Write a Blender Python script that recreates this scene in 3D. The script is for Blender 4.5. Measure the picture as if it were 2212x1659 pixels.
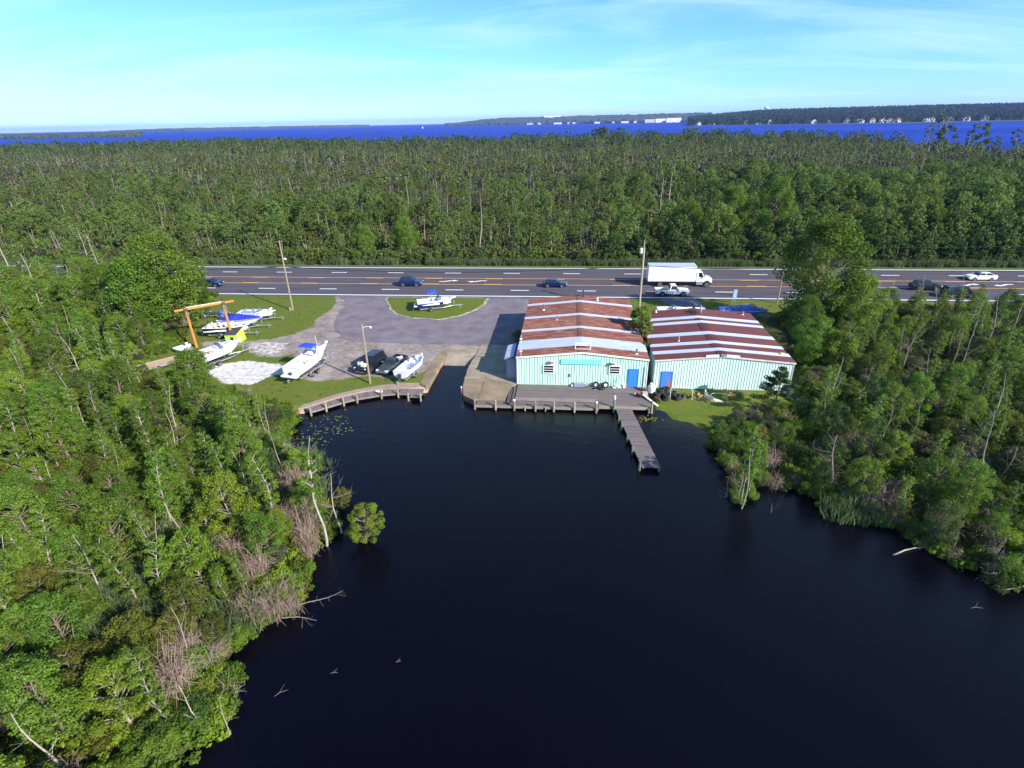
import bpy, math, random
import numpy as np
from mathutils import Matrix, Vector
random.seed(7); rng = np.random.default_rng(11)
scene = bpy.context.scene
for o in list(bpy.data.objects): bpy.data.objects.remove(o)
R = math.radians

# ------------------------------------------------------------------ camera
CAM_H, PITCH, ROLL, YAW, FPX = 27.5, R(25.6), R(-1.2), R(6.0), 1180.0
cam = bpy.data.cameras.new('camera'); cam_ob = bpy.data.objects.new('camera', cam)
scene.collection.objects.link(cam_ob); scene.camera = cam_ob
cam.sensor_width = 36.0; cam.lens = FPX / 2212.0 * 36.0; cam.clip_start = 0.5; cam.clip_end = 90000.0
_f = Vector((0, math.cos(PITCH), -math.sin(PITCH))); _u = Vector((0, math.sin(PITCH), math.cos(PITCH))); _r = Vector((1, 0, 0))
_right = _r * math.cos(ROLL) + _u * math.sin(ROLL); _up = -_r * math.sin(ROLL) + _u * math.cos(ROLL)
CAM_M = Matrix.Rotation(YAW, 3, 'Z') @ Matrix((_right, _up, -_f)).transposed()
cam_ob.matrix_world = Matrix.Translation((0, 0, CAM_H)) @ CAM_M.to_4x4()

# ------------------------------------------------------------------ sky, sun, exposure
SUN_EL, SUN_AZ = R(30.0), R(-35.0)          # azimuth: angle of the direction to the sun from +X
w = bpy.data.worlds.new('World'); scene.world = w; w.use_nodes = True
nt = w.node_tree; nt.nodes.clear(); N = nt.nodes.new; LK = nt.links.new
sky = N('ShaderNodeTexSky'); sky.sky_type = 'NISHITA'; sky.sun_disc = False
sky.sun_elevation = SUN_EL; sky.sun_rotation = math.pi / 2 - SUN_AZ
sky.altitude = 10; sky.air_density = 1.0; sky.dust_density = 0.0; sky.ozone_density = 3.0
tc = N('ShaderNodeTexCoord'); sep = N('ShaderNodeSeparateXYZ'); LK(tc.outputs['Generated'], sep.inputs[0])
addz = N('ShaderNodeMath'); addz.operation = 'MAXIMUM'; addz.inputs[1].default_value = 0.0; LK(sep.outputs[2], addz.inputs[0])
addz2 = N('ShaderNodeMath'); addz2.operation = 'ADD'; addz2.inputs[1].default_value = 0.12; LK(addz.outputs[0], addz2.inputs[0])
dx = N('ShaderNodeMath'); dx.operation = 'DIVIDE'; LK(sep.outputs[0], dx.inputs[0]); LK(addz2.outputs[0], dx.inputs[1])
dy = N('ShaderNodeMath'); dy.operation = 'DIVIDE'; LK(sep.outputs[1], dy.inputs[0]); LK(addz2.outputs[0], dy.inputs[1])
cmb = N('ShaderNodeCombineXYZ'); LK(dx.outputs[0], cmb.inputs[0]); LK(dy.outputs[0], cmb.inputs[1])
mp = N('ShaderNodeMapping'); mp.inputs['Scale'].default_value = (0.42, 1.15, 1.0); mp.inputs['Rotation'].default_value = (0, 0, R(14)); mp.inputs['Location'].default_value = (2.35, 0.4, 0); LK(cmb.outputs[0], mp.inputs[0])
nz = N('ShaderNodeTexNoise'); nz.inputs['Scale'].default_value = 0.9; nz.inputs['Detail'].default_value = 7; nz.inputs['Roughness'].default_value = 0.58; nz.inputs['Distortion'].default_value = 0.7; LK(mp.outputs[0], nz.inputs['Vector'])
cr = N('ShaderNodeValToRGB'); cr.color_ramp.elements[0].position = 0.44; cr.color_ramp.elements[1].position = 0.72; LK(nz.outputs[0], cr.inputs[0])
cm = N('ShaderNodeMath'); cm.operation = 'MULTIPLY'; cm.inputs[1].default_value = 0.58; LK(cr.outputs[0], cm.inputs[0])
tint = N('ShaderNodeMix'); tint.data_type = 'RGBA'; tint.blend_type = 'MULTIPLY'; tint.inputs[0].default_value = 1.0
tint.inputs[7].default_value = (0.70, 1.18, 1.60, 1); LK(sky.outputs[0], tint.inputs[6])
mixc = N('ShaderNodeMix'); mixc.data_type = 'RGBA'; LK(cm.outputs[0], mixc.inputs[0]); LK(tint.outputs[2], mixc.inputs[6]); mixc.inputs[7].default_value = (6.8, 9.4, 10.4, 1)
bg = N('ShaderNodeBackground'); bg.inputs[1].default_value = 0.073; LK(mixc.outputs[2], bg.inputs[0])
wo = N('ShaderNodeOutputWorld'); LK(bg.outputs[0], wo.inputs[0])
sl = bpy.data.lights.new('sun', 'SUN'); sl.energy = 5.0; sl.angle = R(0.53); sl.color = (1.0, 0.95, 0.86)
sun = bpy.data.objects.new('sun', sl); scene.collection.objects.link(sun)
sun_dir = Vector((math.cos(SUN_EL) * math.cos(SUN_AZ), math.cos(SUN_EL) * math.sin(SUN_AZ), math.sin(SUN_EL)))
sun.rotation_euler = sun_dir.to_track_quat('Z', 'Y').to_euler(); sun.location = (30, -30, 60)
vs = scene.view_settings; vs.view_transform = 'Standard'; vs.look = 'None'; vs.exposure = 0.84; vs.gamma = 1.0; vs.use_curve_mapping = False
scene.render.engine = 'CYCLES'; scene.render.resolution_x = 1024; scene.render.resolution_y = 768
scene.cycles.max_bounces = 5; scene.cycles.transparent_max_bounces = 6

# ------------------------------------------------------------------ helpers
COL = scene.collection
def link(o): COL.objects.link(o); return o
def tag(o, label, cat, group=None, kind=None):
    if label: o['label'] = label
    if cat: o['category'] = cat
    if group: o['group'] = group
    if kind: o['kind'] = kind
    return o
def empty(name, loc=(0, 0, 0), rz=0.0, label=None, cat=None, group=None):
    o = bpy.data.objects.new(name, None); o.empty_display_size = 0.3
    o.location = loc; o.rotation_euler = (0, 0, rz); link(o)
    return tag(o, label, cat, group)
def ob_from(name, me, parent=None, loc=(0, 0, 0), rz=0.0):
    o = bpy.data.objects.new(name, me); link(o); o.parent = parent; o.location = loc; o.rotation_euler = (0, 0, rz)
    return o
def ray(px, py):
    x = (px - 1106.0) / FPX; y = -(py - 829.5) / FPX
    return CAM_M @ Vector((x, y, -1.0))
def place(px, py, z=0.0):
    """point of the ground (height z) seen at a place of the survey photograph"""
    d = ray(px, py); t = (z - CAM_H) / d.z
    return d.x * t, d.y * t
def height_at(base, top):
    """height of an upright thing from its foot and its top"""
    x, y = place(*base); d = ray(*top); t = (x * d.x + y * d.y) / (d.x ** 2 + d.y ** 2)
    return x, y, CAM_H + d.z * t
class MB:
    def __init__(s): s.v = []; s.f = []; s.m = []
    def add(s, verts, faces, mi=0):
        b = len(s.v); s.v += [tuple(p) for p in verts]
        for f in faces: s.f.append(tuple(b + i for i in f)); s.m.append(mi)
        return s
    def bb(s, x0, y0, z0, x1, y1, z1, mi=0):
        return s.add([(x0, y0, z0), (x1, y0, z0), (x1, y1, z0), (x0, y1, z0), (x0, y0, z1), (x1, y0, z1), (x1, y1, z1), (x0, y1, z1)],
            [(3, 2, 1, 0), (4, 5, 6, 7), (0, 1, 5, 4), (1, 2, 6, 5), (2, 3, 7, 6), (3, 0, 4, 7)], mi)
    def box(s, c, d, mi=0, rz=0.0, rx=0.0, ry=0.0):
        h = [v * .5 for v in d]; M = Matrix.Rotation(rz, 3, 'Z') @ Matrix.Rotation(ry, 3, 'Y') @ Matrix.Rotation(rx, 3, 'X'); C = Vector(c)
        vv = [C + M @ Vector((sx * h[0], sy * h[1], sz * h[2])) for sz in (-1, 1) for sx, sy in ((-1, -1), (1, -1), (1, 1), (-1, 1))]
        return s.add(vv, [(3, 2, 1, 0), (4, 5, 6, 7), (0, 1, 5, 4), (1, 2, 6, 5), (2, 3, 7, 6), (3, 0, 4, 7)], mi)
    def tube(s, pts, rad, n=6, mi=0, cap=True):
        pts = [Vector(p) for p in pts]; rads = rad if isinstance(rad, (list, tuple)) else [rad] * len(pts); rings = []
        for i, p in enumerate(pts):
            d = (pts[min(i + 1, len(pts) - 1)] - pts[max(i - 1, 0)]); d = d.normalized() if d.length > 1e-9 else Vector((0, 0, 1))
            a = d.cross(Vector((0, 0, 1)) if abs(d.z) < .9 else Vector((1, 0, 0))).normalized(); b = d.cross(a)
            rings.append([p + (a * math.cos(2 * math.pi * k / n) + b * math.sin(2 * math.pi * k / n)) * rads[i] for k in range(n)])
        return s.loft(rings, True, cap, mi)
    def loft(s, rings, closed=True, cap=True, mi=0):
        n = len(rings[0]); b = len(s.v); s.v += [tuple(p) for r in rings for p in r]
        for i in range(len(rings) - 1):
            for k in range(n if closed else n - 1):
                k2 = (k + 1) % n; s.f.append((b + i * n + k, b + i * n + k2, b + (i + 1) * n + k2, b + (i + 1) * n + k)); s.m.append(mi)
        if cap and closed:
            s.f.append(tuple(b + k for k in reversed(range(n)))); s.m.append(mi)
            s.f.append(tuple(b + (len(rings) - 1) * n + k for k in range(n))); s.m.append(mi)
        return s
    def prism(s, poly, z0, z1, mi=0):
        return s.loft([[(x, y, z0) for x, y in poly], [(x, y, z1) for x, y in poly]], True, True, mi)
    def extr(s, pts, vec, mi=0):
        v = Vector(vec); return s.loft([[Vector(p) for p in pts], [Vector(p) + v for p in pts]], True, True, mi)
    def ell(s, c, r, n=10, m=6, mi=0, zmin=-1.0):
        rings = []
        for j in range(m + 1):
            a = -math.pi / 2 + math.pi * j / m; z = max(zmin, math.sin(a)); q = math.cos(a) if z > zmin else math.sqrt(max(0, 1 - zmin * zmin)); q = max(q, .02)
            rings.append([(c[0] + r[0] * q * math.cos(2 * math.pi * k / n), c[1] + r[1] * q * math.sin(2 * math.pi * k / n), c[2] + r[2] * z) for k in range(n)])
        return s.loft(rings, True, True, mi)
    def lathe(s, prof, c=(0, 0, 0), axis='z', n=14, mi=0):
        rings = []
        for r, h in prof:
            ring = []
            for k in range(n):
                a = 2 * math.pi * k / n; p = (r * math.cos(a), r * math.sin(a), h)
                if axis == 'y': p = (p[0], h, p[1])
                if axis == 'x': p = (h, p[0], p[1])
                ring.append((c[0] + p[0], c[1] + p[1], c[2] + p[2]))
            rings.append(ring)
        return s.loft(rings, True, True, mi)
    def mesh(s, name, mats, smooth=False):
        me = bpy.data.meshes.new(name); me.from_pydata(s.v, [], s.f)
        for m in (mats if isinstance(mats, (list, tuple)) else [mats]): me.materials.append(m)
        if any(s.m): me.polygons.foreach_set('material_index', s.m)
        if smooth: me.shade_smooth()
        me.validate(); me.update(); return me
    def build(s, name, mats, parent=None, loc=(0, 0, 0), rz=0.0, smooth=False):
        return ob_from(name, s.mesh(name, mats, smooth), parent, loc, rz)
def inside(px, py, poly):
    px = np.asarray(px, float); py = np.asarray(py, float); res = np.zeros(px.shape, bool); n = len(poly)
    for i in range(n):
        x0, y0 = poly[i]; x1, y1 = poly[(i + 1) % n]
        if y0 == y1: continue
        c = ((y0 > py) != (y1 > py)) & (px < (x1 - x0) * (py - y0) / (y1 - y0) + x0); res ^= c
    return res
def edge_dist(px, py, poly, closed=True):
    d = np.full(np.shape(px), 1e9); n = len(poly)
    for i in range(n if closed else n - 1):
        x0, y0 = poly[i]; x1, y1 = poly[(i + 1) % n]; ex, ey = x1 - x0, y1 - y0; L = ex * ex + ey * ey + 1e-12
        t = np.clip(((px - x0) * ex + (py - y0) * ey) / L, 0, 1); d = np.minimum(d, np.hypot(px - x0 - t * ex, py - y0 - t * ey))
    return d
def sdist(px, py, poly):
    d = edge_dist(px, py, poly); return np.where(inside(px, py, poly), -d, d)
def smooth01(t): t = np.clip(t, 0, 1); return t * t * (3 - 2 * t)
def vnoise(x, y, s, seed=0):
    """cheap value noise"""
    x = np.asarray(x) / s; y = np.asarray(y) / s; xi = np.floor(x).astype(np.int64); yi = np.floor(y).astype(np.int64); fx = smooth01(x - xi); fy = smooth01(y - yi)
    def h(a, b):
        k = (a * 374761393 + b * 668265263 + seed * 1442695) & 0xffffffff; k = ((k ^ (k >> 13)) * 1274126177) & 0xffffffff; return ((k ^ (k >> 16)) & 0xffff) / 65535.0
    return (h(xi, yi) * (1 - fx) + h(xi + 1, yi) * fx) * (1 - fy) + (h(xi, yi + 1) * (1 - fx) + h(xi + 1, yi + 1) * fx) * fy

# ------------------------------------------------------------------ materials
MATS = {}
def new_mat(name):
    m = bpy.data.materials.new(name); m.use_nodes = True; m.node_tree.nodes.clear(); return m, m.node_tree
def mat(name, col, rough=.6, col2=None, scale=3.0, stretch=(1, 1, 1), lo=.35, hi=.65, bump=0.0, bscale=None, metal=0.0, spec=.5, detail=6, objvar=0.0, coords='Object', coat=0.0):
    if name in MATS: return MATS[name]
    m, t = new_mat(name); n = t.nodes.new; l = t.links.new
    out = n('ShaderNodeOutputMaterial'); p = n('ShaderNodeBsdfPrincipled'); l(p.outputs[0], out.inputs[0])
    p.inputs['Roughness'].default_value = rough; p.inputs['Metallic'].default_value = metal; p.inputs['Specular IOR Level'].default_value = spec; p.inputs['Coat Weight'].default_value = coat
    p.inputs['Base Color'].default_value = (*col, 1); src = None
    tcn = n('ShaderNodeTexCoord'); mpn = n('ShaderNodeMapping'); mpn.inputs['Scale'].default_value = stretch; l(tcn.outputs[coords], mpn.inputs[0])
    if col2 is not None:
        no = n('ShaderNodeTexNoise'); no.inputs['Scale'].default_value = scale; no.inputs['Detail'].default_value = detail; no.inputs['Roughness'].default_value = .6; l(mpn.outputs[0], no.inputs['Vector'])
        r = n('ShaderNodeValToRGB'); r.color_ramp.elements[0].position = lo; r.color_ramp.elements[1].position = hi
        r.color_ramp.elements[0].color = (*col, 1); r.color_ramp.elements[1].color = (*col2, 1); l(no.outputs[0], r.inputs[0]); src = r.outputs[0]
    if objvar:
        oi = n('ShaderNodeObjectInfo'); mr = n('ShaderNodeMapRange'); mr.inputs[3].default_value = 1 - objvar; mr.inputs[4].default_value = 1 + objvar; l(oi.outputs['Random'], mr.inputs[0])
        hv = n('ShaderNodeHueSaturation'); l(mr.outputs[0], hv.inputs['Value'])
        if src: l(src, hv.inputs['Color'])
        else: hv.inputs['Color'].default_value = (*col, 1)
        src = hv.outputs[0]
    if src: l(src, p.inputs['Base Color'])
    if bump:
        nb = n('ShaderNodeTexNoise'); nb.inputs['Scale'].default_value = bscale or scale * 4; nb.inputs['Detail'].default_value = 5; l(mpn.outputs[0], nb.inputs['Vector'])
        bn = n('ShaderNodeBump'); bn.inputs['Strength'].default_value = min(1, bump); bn.inputs['Distance'].default_value = .03; l(nb.outputs[0], bn.inputs['Height']); l(bn.outputs[0], p.inputs['Normal'])
    MATS[name] = m; return m
def leaf_mat(name, c0, c1, trans=.50, objhue=.014, objval=.28):
    if name in MATS: return MATS[name]
    m, t = new_mat(name); n = t.nodes.new; l = t.links.new
    at = n('ShaderNodeAttribute'); at.attribute_name = 'shade'
    mx = n('ShaderNodeMix'); mx.data_type = 'RGBA'; mx.inputs[6].default_value = (*c0, 1); mx.inputs[7].default_value = (*c1, 1); l(at.outputs['Fac'], mx.inputs[0])
    oi = n('ShaderNodeObjectInfo'); hv = n('ShaderNodeHueSaturation')
    a = n('ShaderNodeMapRange'); a.inputs[3].default_value = .5 - objhue; a.inputs[4].default_value = .5 + objhue; l(oi.outputs['Random'], a.inputs[0]); l(a.outputs[0], hv.inputs['Hue'])
    q = n('ShaderNodeMath'); q.operation = 'MULTIPLY'; q.inputs[1].default_value = 7.31; l(oi.outputs['Random'], q.inputs[0]); fr = n('ShaderNodeMath'); fr.operation = 'FRACT'; l(q.outputs[0], fr.inputs[0])
    b = n('ShaderNodeMapRange'); b.inputs[3].default_value = 1 - objval; b.inputs[4].default_value = 1 + objval; l(fr.outputs[0], b.inputs[0]); l(b.outputs[0], hv.inputs['Value']); l(mx.outputs[2], hv.inputs['Color'])
    p = n('ShaderNodeBsdfPrincipled'); p.inputs['Roughness'].default_value = .55; p.inputs['Specular IOR Level'].default_value = .25; l(hv.outputs[0], p.inputs['Base Color'])
    tr = n('ShaderNodeBsdfTranslucent'); l(hv.outputs[0], tr.inputs[0]); ms = n('ShaderNodeMixShader'); ms.inputs[0].default_value = trans; l(p.outputs[0], ms.inputs[1]); l(tr.outputs[0], ms.inputs[2])
    out = n('ShaderNodeOutputMaterial'); l(ms.outputs[0], out.inputs[0]); MATS[name] = m; return m

M_asph = mat('asphalt_road', (.066, .058, .074), .9, (.122, .110, .130), .9, (.10, 1.6, 1), .3, .75, .4, 60, spec=.12)
M_asph2 = mat('asphalt_old', (.125, .105, .128), .9, (.235, .200, .220), .42, (1, 1, 1), .28, .72, .5, 30, detail=10, spec=.15)
M_white = mat('road_paint_white', (.86, .86, .88), .6, (.74, .74, .77), 2.0, lo=.55, hi=.8)
M_yellow = mat('road_paint_yellow', (.78, .36, .05), .6, (.55, .27, .06), 2.0, lo=.5, hi=.8)
M_conc = mat('concrete', (.32, .265, .20), .85, (.21, .17, .125), .8, lo=.4, hi=.66, bump=.5, bscale=12)
M_conc2 = mat('concrete_worn', (.31, .225, .135), .9, (.17, .128, .09), .45, lo=.36, hi=.62, bump=.6, bscale=9)
M_wood = mat('weathered_deck', (.108, .085, .086), .9, (.185, .150, .150), 2.2, (.4, 6, 1), .3, .7, .4, 20, objvar=.22)
M_woodx = mat('weathered_deck_across', (.13, .102, .100), .9, (.215, .178, .172), 2.2, (6, .4, 1), .3, .7, .4, 20, objvar=.22)
M_pile = mat('pile_timber', (.30, .26, .20), .9, (.17, .15, .11), 3, (3, 3, .6), .35, .7, .4, 12, objvar=.25)
M_pilegreen = mat('pile_mossy', (.16, .19, .14), .9, (.09, .10, .08), 3, (3, 3, .6), .35, .7, .4, 12, objvar=.25)
M_pole = mat('pole_timber', (.33, .26, .19), .85, (.22, .17, .12), 3, (4, 4, .4), .3, .7, .3, 14)
M_mint = mat('mint_metal_wall', (.47, .68, .57), .5, (.30, .46, .38), .9, (1.4, 1, .35), .50, .80, 0, spec=.4)
M_mint2 = mat('mint_metal_wall_pale', (.55, .72, .68), .5, (.42, .58, .54), .8, (1.4, 1, .3), .5, .8, 0, spec=.4)
M_rust = mat('rusted_roof', (.165, .043, .024), .8, (.43, .27, .23), 1.5, (.5, 5.5, 1), .47, .76, .3, 18, detail=8, objvar=.12)
M_red = mat('red_brown_roof', (.088, .016, .020), .62, (.135, .032, .033), 1.1, (.5, 2.5, 1), .35, .75, .15, 18, objvar=.06)
M_galv = mat('galvanised_white', (.47, .51, .62), .5, (.33, .36, .47), 1.2, (.4, 4, 1), .4, .75, metal=.15)
M_trim = mat('white_trim', (.78, .78, .80), .5, (.6, .58, .56), 1.5, lo=.55, hi=.85)
M_bluedoor = mat('blue_door_paint', (.035, .21, .72), .4)
M_bluedoor2 = mat('blue_door_rusty', (.05, .20, .68), .5, (.40, .14, .07), 1.3, lo=.52, hi=.58)
M_turq = mat('turquoise_board', (.16, .64, .66), .55, (.22, .72, .74), 12, lo=.4, hi=.6)
M_shed = mat('grey_blue_metal', (.30, .34, .44), .45, (.22, .26, .36), 1.5, lo=.4, hi=.7, metal=.2)
M_glass = mat('dark_glass', (.012, .015, .022), .08, spec=.8)
M_black = mat('black_rubber', (.018, .018, .020), .75)
M_dark = mat('dark_metal', (.05, .05, .055), .5)
M_steel = mat('galvanised_steel', (.45, .47, .50), .4, metal=.6)
M_chrome = mat('silver_rim', (.62, .63, .66), .28, metal=.5)
M_gel = mat('white_gelcoat', (.80, .81, .83), .22, spec=.5, coat=.3)
M_boatblue = mat('boat_blue', (.012, .018, .20), .2, coat=.4)
M_canvas = mat('blue_canvas', (.010, .055, .62), .8, (.02, .09, .75), 3)
M_canvasd = mat('blue_canvas_dark', (.012, .022, .34), .8, (.018, .035, .46), 3)
M_tarp = mat('blue_tarp', (.05, .10, .46), .5, (.12, .19, .62), 1.5, bump=.6, bscale=5)
M_seat = mat('cream_seat', (.70, .62, .56), .6)
M_seatblue = mat('blue_seat', (.22, .27, .55), .6)
M_redp = mat('red_plastic', (.55, .03, .03), .4)
M_orange = mat('orange_rusty_pole', (.52, .16, .025), .7, (.38, .24, .06), 2.5, (2, 2, .5), .4, .7, .3, 10)
M_lime = mat('lime_paint', (.46, .80, .04), .5, (.40, .68, .05), 2.5)
M_tan = mat('tan_plywood', (.50, .34, .21), .8, (.42, .28, .17), 2, (1, 4, 1))
M_navy = mat('navy_car_paint', (.004, .008, .055), .25, coat=.6)
M_bluecar = mat('blue_car_paint', (.006, .012, .095), .25, coat=.6)
M_blackcar = mat('black_car_paint', (.010, .011, .015), .25, coat=.6)
M_whitecar = mat('white_car_paint', (.80, .80, .82), .3, coat=.5)
M_oldgreen = mat('faded_green_paint', (.045, .070, .075), .4, (.018, .022, .030), 2, lo=.4, hi=.65)
M_lamp = mat('lamp_lens', (.85, .85, .88), .15)
M_taill = mat('tail_lens', (.45, .02, .02), .2)
M_plastic = mat('grey_plastic', (.12, .12, .13), .6)
M_bark = mat('bark_brown', (.13, .095, .065), .9, (.20, .155, .115), 4, (3, 3, .6))
M_barkpale = mat('bark_pale', (.31, .265, .21), .9, (.19, .16, .13), 3, (3, 3, .6), .4, .7, objvar=.2)
M_dead = mat('dead_wood', (.36, .305, .26), .95, (.22, .18, .15), 3, (3, 3, .6), .4, .7, objvar=.25)
M_wet = mat('wet_wood', (.17, .13, .10), .7, (.10, .08, .06), 3)
M_dry = mat('dry_vine', (.27, .19, .15), .95, objvar=.2)
M_leaf = {
 'green': leaf_mat('leaf_green', (.088, .160, .018), (.195, .300, .034)),
 'light': leaf_mat('leaf_light', (.135, .205, .016), (.270, .360, .036)),
 'olive': leaf_mat('leaf_olive', (.095, .115, .016), (.195, .205, .034)),
 'dark': leaf_mat('leaf_dark', (.050, .096, .020), (.118, .188, .040)),
 'grey': leaf_mat('leaf_grey', (.075, .088, .040), (.160, .160, .088)),
 'wood': leaf_mat('leaf_wood', (.095, .155, .030), (.205, .270, .060)),
 'pine': leaf_mat('leaf_pine', (.022, .055, .018), (.070, .130, .035), .2),
 'reed': leaf_mat('reed', (.075, .120, .045), (.160, .205, .090), .4),
 'far': leaf_mat('leaf_far', (.030, .045, .060), (.055, .075, .080), .1),
 'lily': leaf_mat('lily', (.10, .17, .02), (.30, .30, .04), .1)}

# ================================================================== THE SETTING
WATER_Z = -0.6
SHORE_L = [(-28.3, 48.45), (-27.48, 45.15), (-27.15, 42.98), (-24.85, 41.1), (-23.09, 39.69), (-20.57, 36.38), (-18.73, 33.45), (-17.3, 31.4), (-17.9, 29.3), (-17.3, 26.67), (-16.4, 25.11), (-17.2, 23.54), (-19.0, 22.33), (-18.8, 21.02), (-18.5, 19.51), (-17.3, 17.44), (-17.6, 15.69), (-18.2, 14.33)]
SHORE_R = [(9.4, 52.5), (10.16, 51.83), (10.57, 50.18), (12.5, 49.54), (13.32, 48.22), (14.23, 45.54), (14.4, 42.22), (14.7, 39.9), (16.74, 39.98), (17.8, 39.28), (19.68, 38.97), (21.15, 36.91), (23.11, 36.09), (24.98, 34.63), (25.21, 33.64), (26.4, 31.98), (28.28, 30.98), (28.69, 29.36), (29.89, 28.91)]
DOCK_BACK = [(-15.72, 55.4), (-17, 55.3), (-19, 55.25), (-21, 54.85), (-23.6, 53.6), (-25, 52.6), (-26.6, 51.1), (-27.9, 49.8)]
POND = SHORE_L + [(-19, 5), (-22, -60), (60, -60), (52, 10)] + SHORE_R[::-1] + [(9.3, 55.0), (-5.4, 55.0), (-5.6, 53.4), (-9.6, 53.0), (-11.15, 54.0), (-11.45, 55.2), (-11.85, 62.0), (-11.9, 67.6), (-15.5, 67.6), (-15.62, 61.8), (-15.7, 56.0)] + DOCK_BACK
FARSHORE = [(-2600, 900), (-931, 892), (-853, 897), (-580, 960), (-330, 860), (-164, 774), (43, 813), (268, 773), (331, 593), (335, 466), (480, 380), (800, 300), (2600, 260)]
SOUND = FARSHORE + [(2600, 5000), (-2600, 5000)]
LOT = [(-63, 91), (-62.9, 88.5), (-58.3, 78.1), (-56.45, 71.8), (-54.4, 67.2), (-55.1, 62.9), (-53.7, 58.4), (-46.7, 54.7), (-41.25, 53.2), (-38, 52.8), (-33.5, 50.7), (-28.3, 48.45)] + DOCK_BACK[::-1] + [(-11, 54), (9.4, 53), (10.2, 51.8), (10.6, 50.2), (12.5, 49.5), (14.2, 45.5), (17, 46), (21, 48), (25, 52.5), (28, 57), (31.5, 62), (33.5, 72), (32.5, 82), (34, 88), (60, 88), (120, 86), (120, 91)]
MARSH_L = [(-63, 91), (-62.9, 88.5), (-58.3, 78.1), (-56.45, 71.8), (-54.4, 67.2), (-55.1, 62.9), (-53.7, 58.4), (-46.7, 54.7), (-41.25, 53.2), (-38, 52.8), (-33.5, 50.7)] + SHORE_L + [(-19, 5), (-150, 5), (-170, 91)]
MARSH_R = [(46, 87.5), (36, 87), (32, 82), (31.5, 73), (28.5, 63), (26.8, 57.5), (25.2, 54.2), (21.5, 52.8), (17.8, 50.8), (15.2, 48.6), (13.9, 46.8)] + SHORE_R[6:] + [(52, 10), (160, 10), (160, 85), (80, 86.5)]
GRAVEL = [(-45.4, 68.9), (-41.9, 69.95), (-39.6, 72.3), (-38.5, 76), (-39.4, 80.1), (-38.6, 84), (-39.5, 88), (-41, 91.5), (-29, 91.5), (-5.4, 91.5), (-5.4, 62), (-11.3, 62.5), (-16.2, 63), (-16.9, 60.5), (-18.4, 58), (-19.2, 57.5), (-22, 58.3), (-25.9, 58.0), (-26.6, 57.0), (-30, 56.6), (-31.5, 57.2), (-33, 62), (-36, 64.5), (-38.3, 63.8), (-40.9, 63.7), (-44.3, 66.8), (-50, 66.5), (-52, 68.5)]
SHELL = [(-45.5, 59.0), (-44.6, 60.6), (-42.5, 61.8), (-41.1, 62.1), (-36.7, 61.3), (-35, 60.4), (-33.6, 59.0), (-35.7, 57.8), (-36.8, 55.3), (-38.7, 55.2), (-40.4, 55.3), (-42, 56.6)]
SAND = [(-45.4, 68.5), (-41.9, 69.5), (-38.5, 69), (-37.5, 64.6), (-38.3, 63.8), (-40.9, 63.7), (-44, 66.5)]
ISLAND = [(-31.2, 90.9), (-30.9, 89.2), (-30.1, 87.7), (-28.6, 84.6), (-26.8, 81.9), (-24.0, 80.2), (-19.5, 79.7), (-16.9, 81.3), (-14.9, 84.4), (-13.9, 87.5), (-13.6, 90.9)]
DRIVE = [(-40.6, 91.6), (-38.6, 89.6), (-37.5, 87.4), (-36.7, 82.4), (-35.8, 77.9), (-34.0, 73.8), (-31.7, 70.9), (-29.3, 69.8), (-26.4, 69.2), (-19.8, 69.15), (-14.6, 69.2), (-11.4, 68.6), (-5.1, 68.4), (-5.1, 80.0), (8.5, 80.2), (8.0, 91.6)]
DRIVE_B = [(15.6, 91.6), (17.2, 87), (17.6, 83), (25.5, 82.5), (22.4, 86.5), (22.0, 91.6)]

def axis(core0, core1, step, far0, far1, g=1.16):
    a = list(np.arange(core0, core1 + 1e-6, step)); s = step; x = a[-1]
    while x < far1: s = min(s * g, 60); x += s; a.append(x)
    s = step; x = a[0]; pre = []
    while x > far0: s = min(s * g, 60); x -= s; pre.append(x)
    return np.array(pre[::-1] + a)
gx = axis(-76, 64, .5, -2400, 2400); gy = axis(12, 124, .5, -60, 1300)
GX, GY = np.meshgrid(gx, gy)
def ground_height(X, Y):
    X = np.asarray(X, float); Y = np.asarray(Y, float)
    sd = sdist(X, Y, POND); ml = inside(X, Y, MARSH_L) | inside(X, Y, MARSH_R)
    lot = np.where(ml, -.28 + .22 * (vnoise(X, Y, 2.7, 3) - .5), 0.0)
    dml = np.minimum(edge_dist(X, Y, MARSH_L), edge_dist(X, Y, MARSH_R)); lot = np.where(ml, lot * smooth01(dml / 2.0), lot)
    b2 = smooth01((57.6 - Y) / 2.5) * smooth01((X - 9.6) / 1.0) * smooth01((30 - X) / 3.0); lot = lot - .5 * b2
    lot = np.where(Y > 114.2, lot - .35 * smooth01((Y - 114.2) / 3.0), lot)
    z = np.where(sd > 0, -.95 + (lot + .95) * smooth01(sd / 1.1), -.95 - np.minimum(1.4, -sd * .5))
    hard = ((X > -28.5) & (X < -15) & (Y > 49) & (Y < 60)) | ((X > -16.5) & (X < 9.5) & (Y > 52) & (Y < 70))
    zh = np.where(sd > .12, lot, np.where(sd > -.3, -.95, -1.6)); z = np.where(hard, zh, z)
    z = np.where((X > -6.7) & (X < 9.5) & (Y > 52.3) & (Y < 57.6), np.minimum(z, -.4), z)
    far = Y > 240
    if far.any():
        sf = sdist(X, Y, SOUND); z = np.where(far, np.where(sf > 0, -.35, -.35 - np.minimum(3, -sf * .05)), z)
    return z
GZ = ground_height(GX, GY) + .03 * (vnoise(GX, GY, 1.3, 9) - .5)
nx, ny = len(gx), len(gy)
idx = np.arange(nx * ny).reshape(ny, nx)
quads = np.stack([idx[:-1, :-1], idx[:-1, 1:], idx[1:, 1:], idx[1:, :-1]], -1).reshape(-1, 4)
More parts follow.
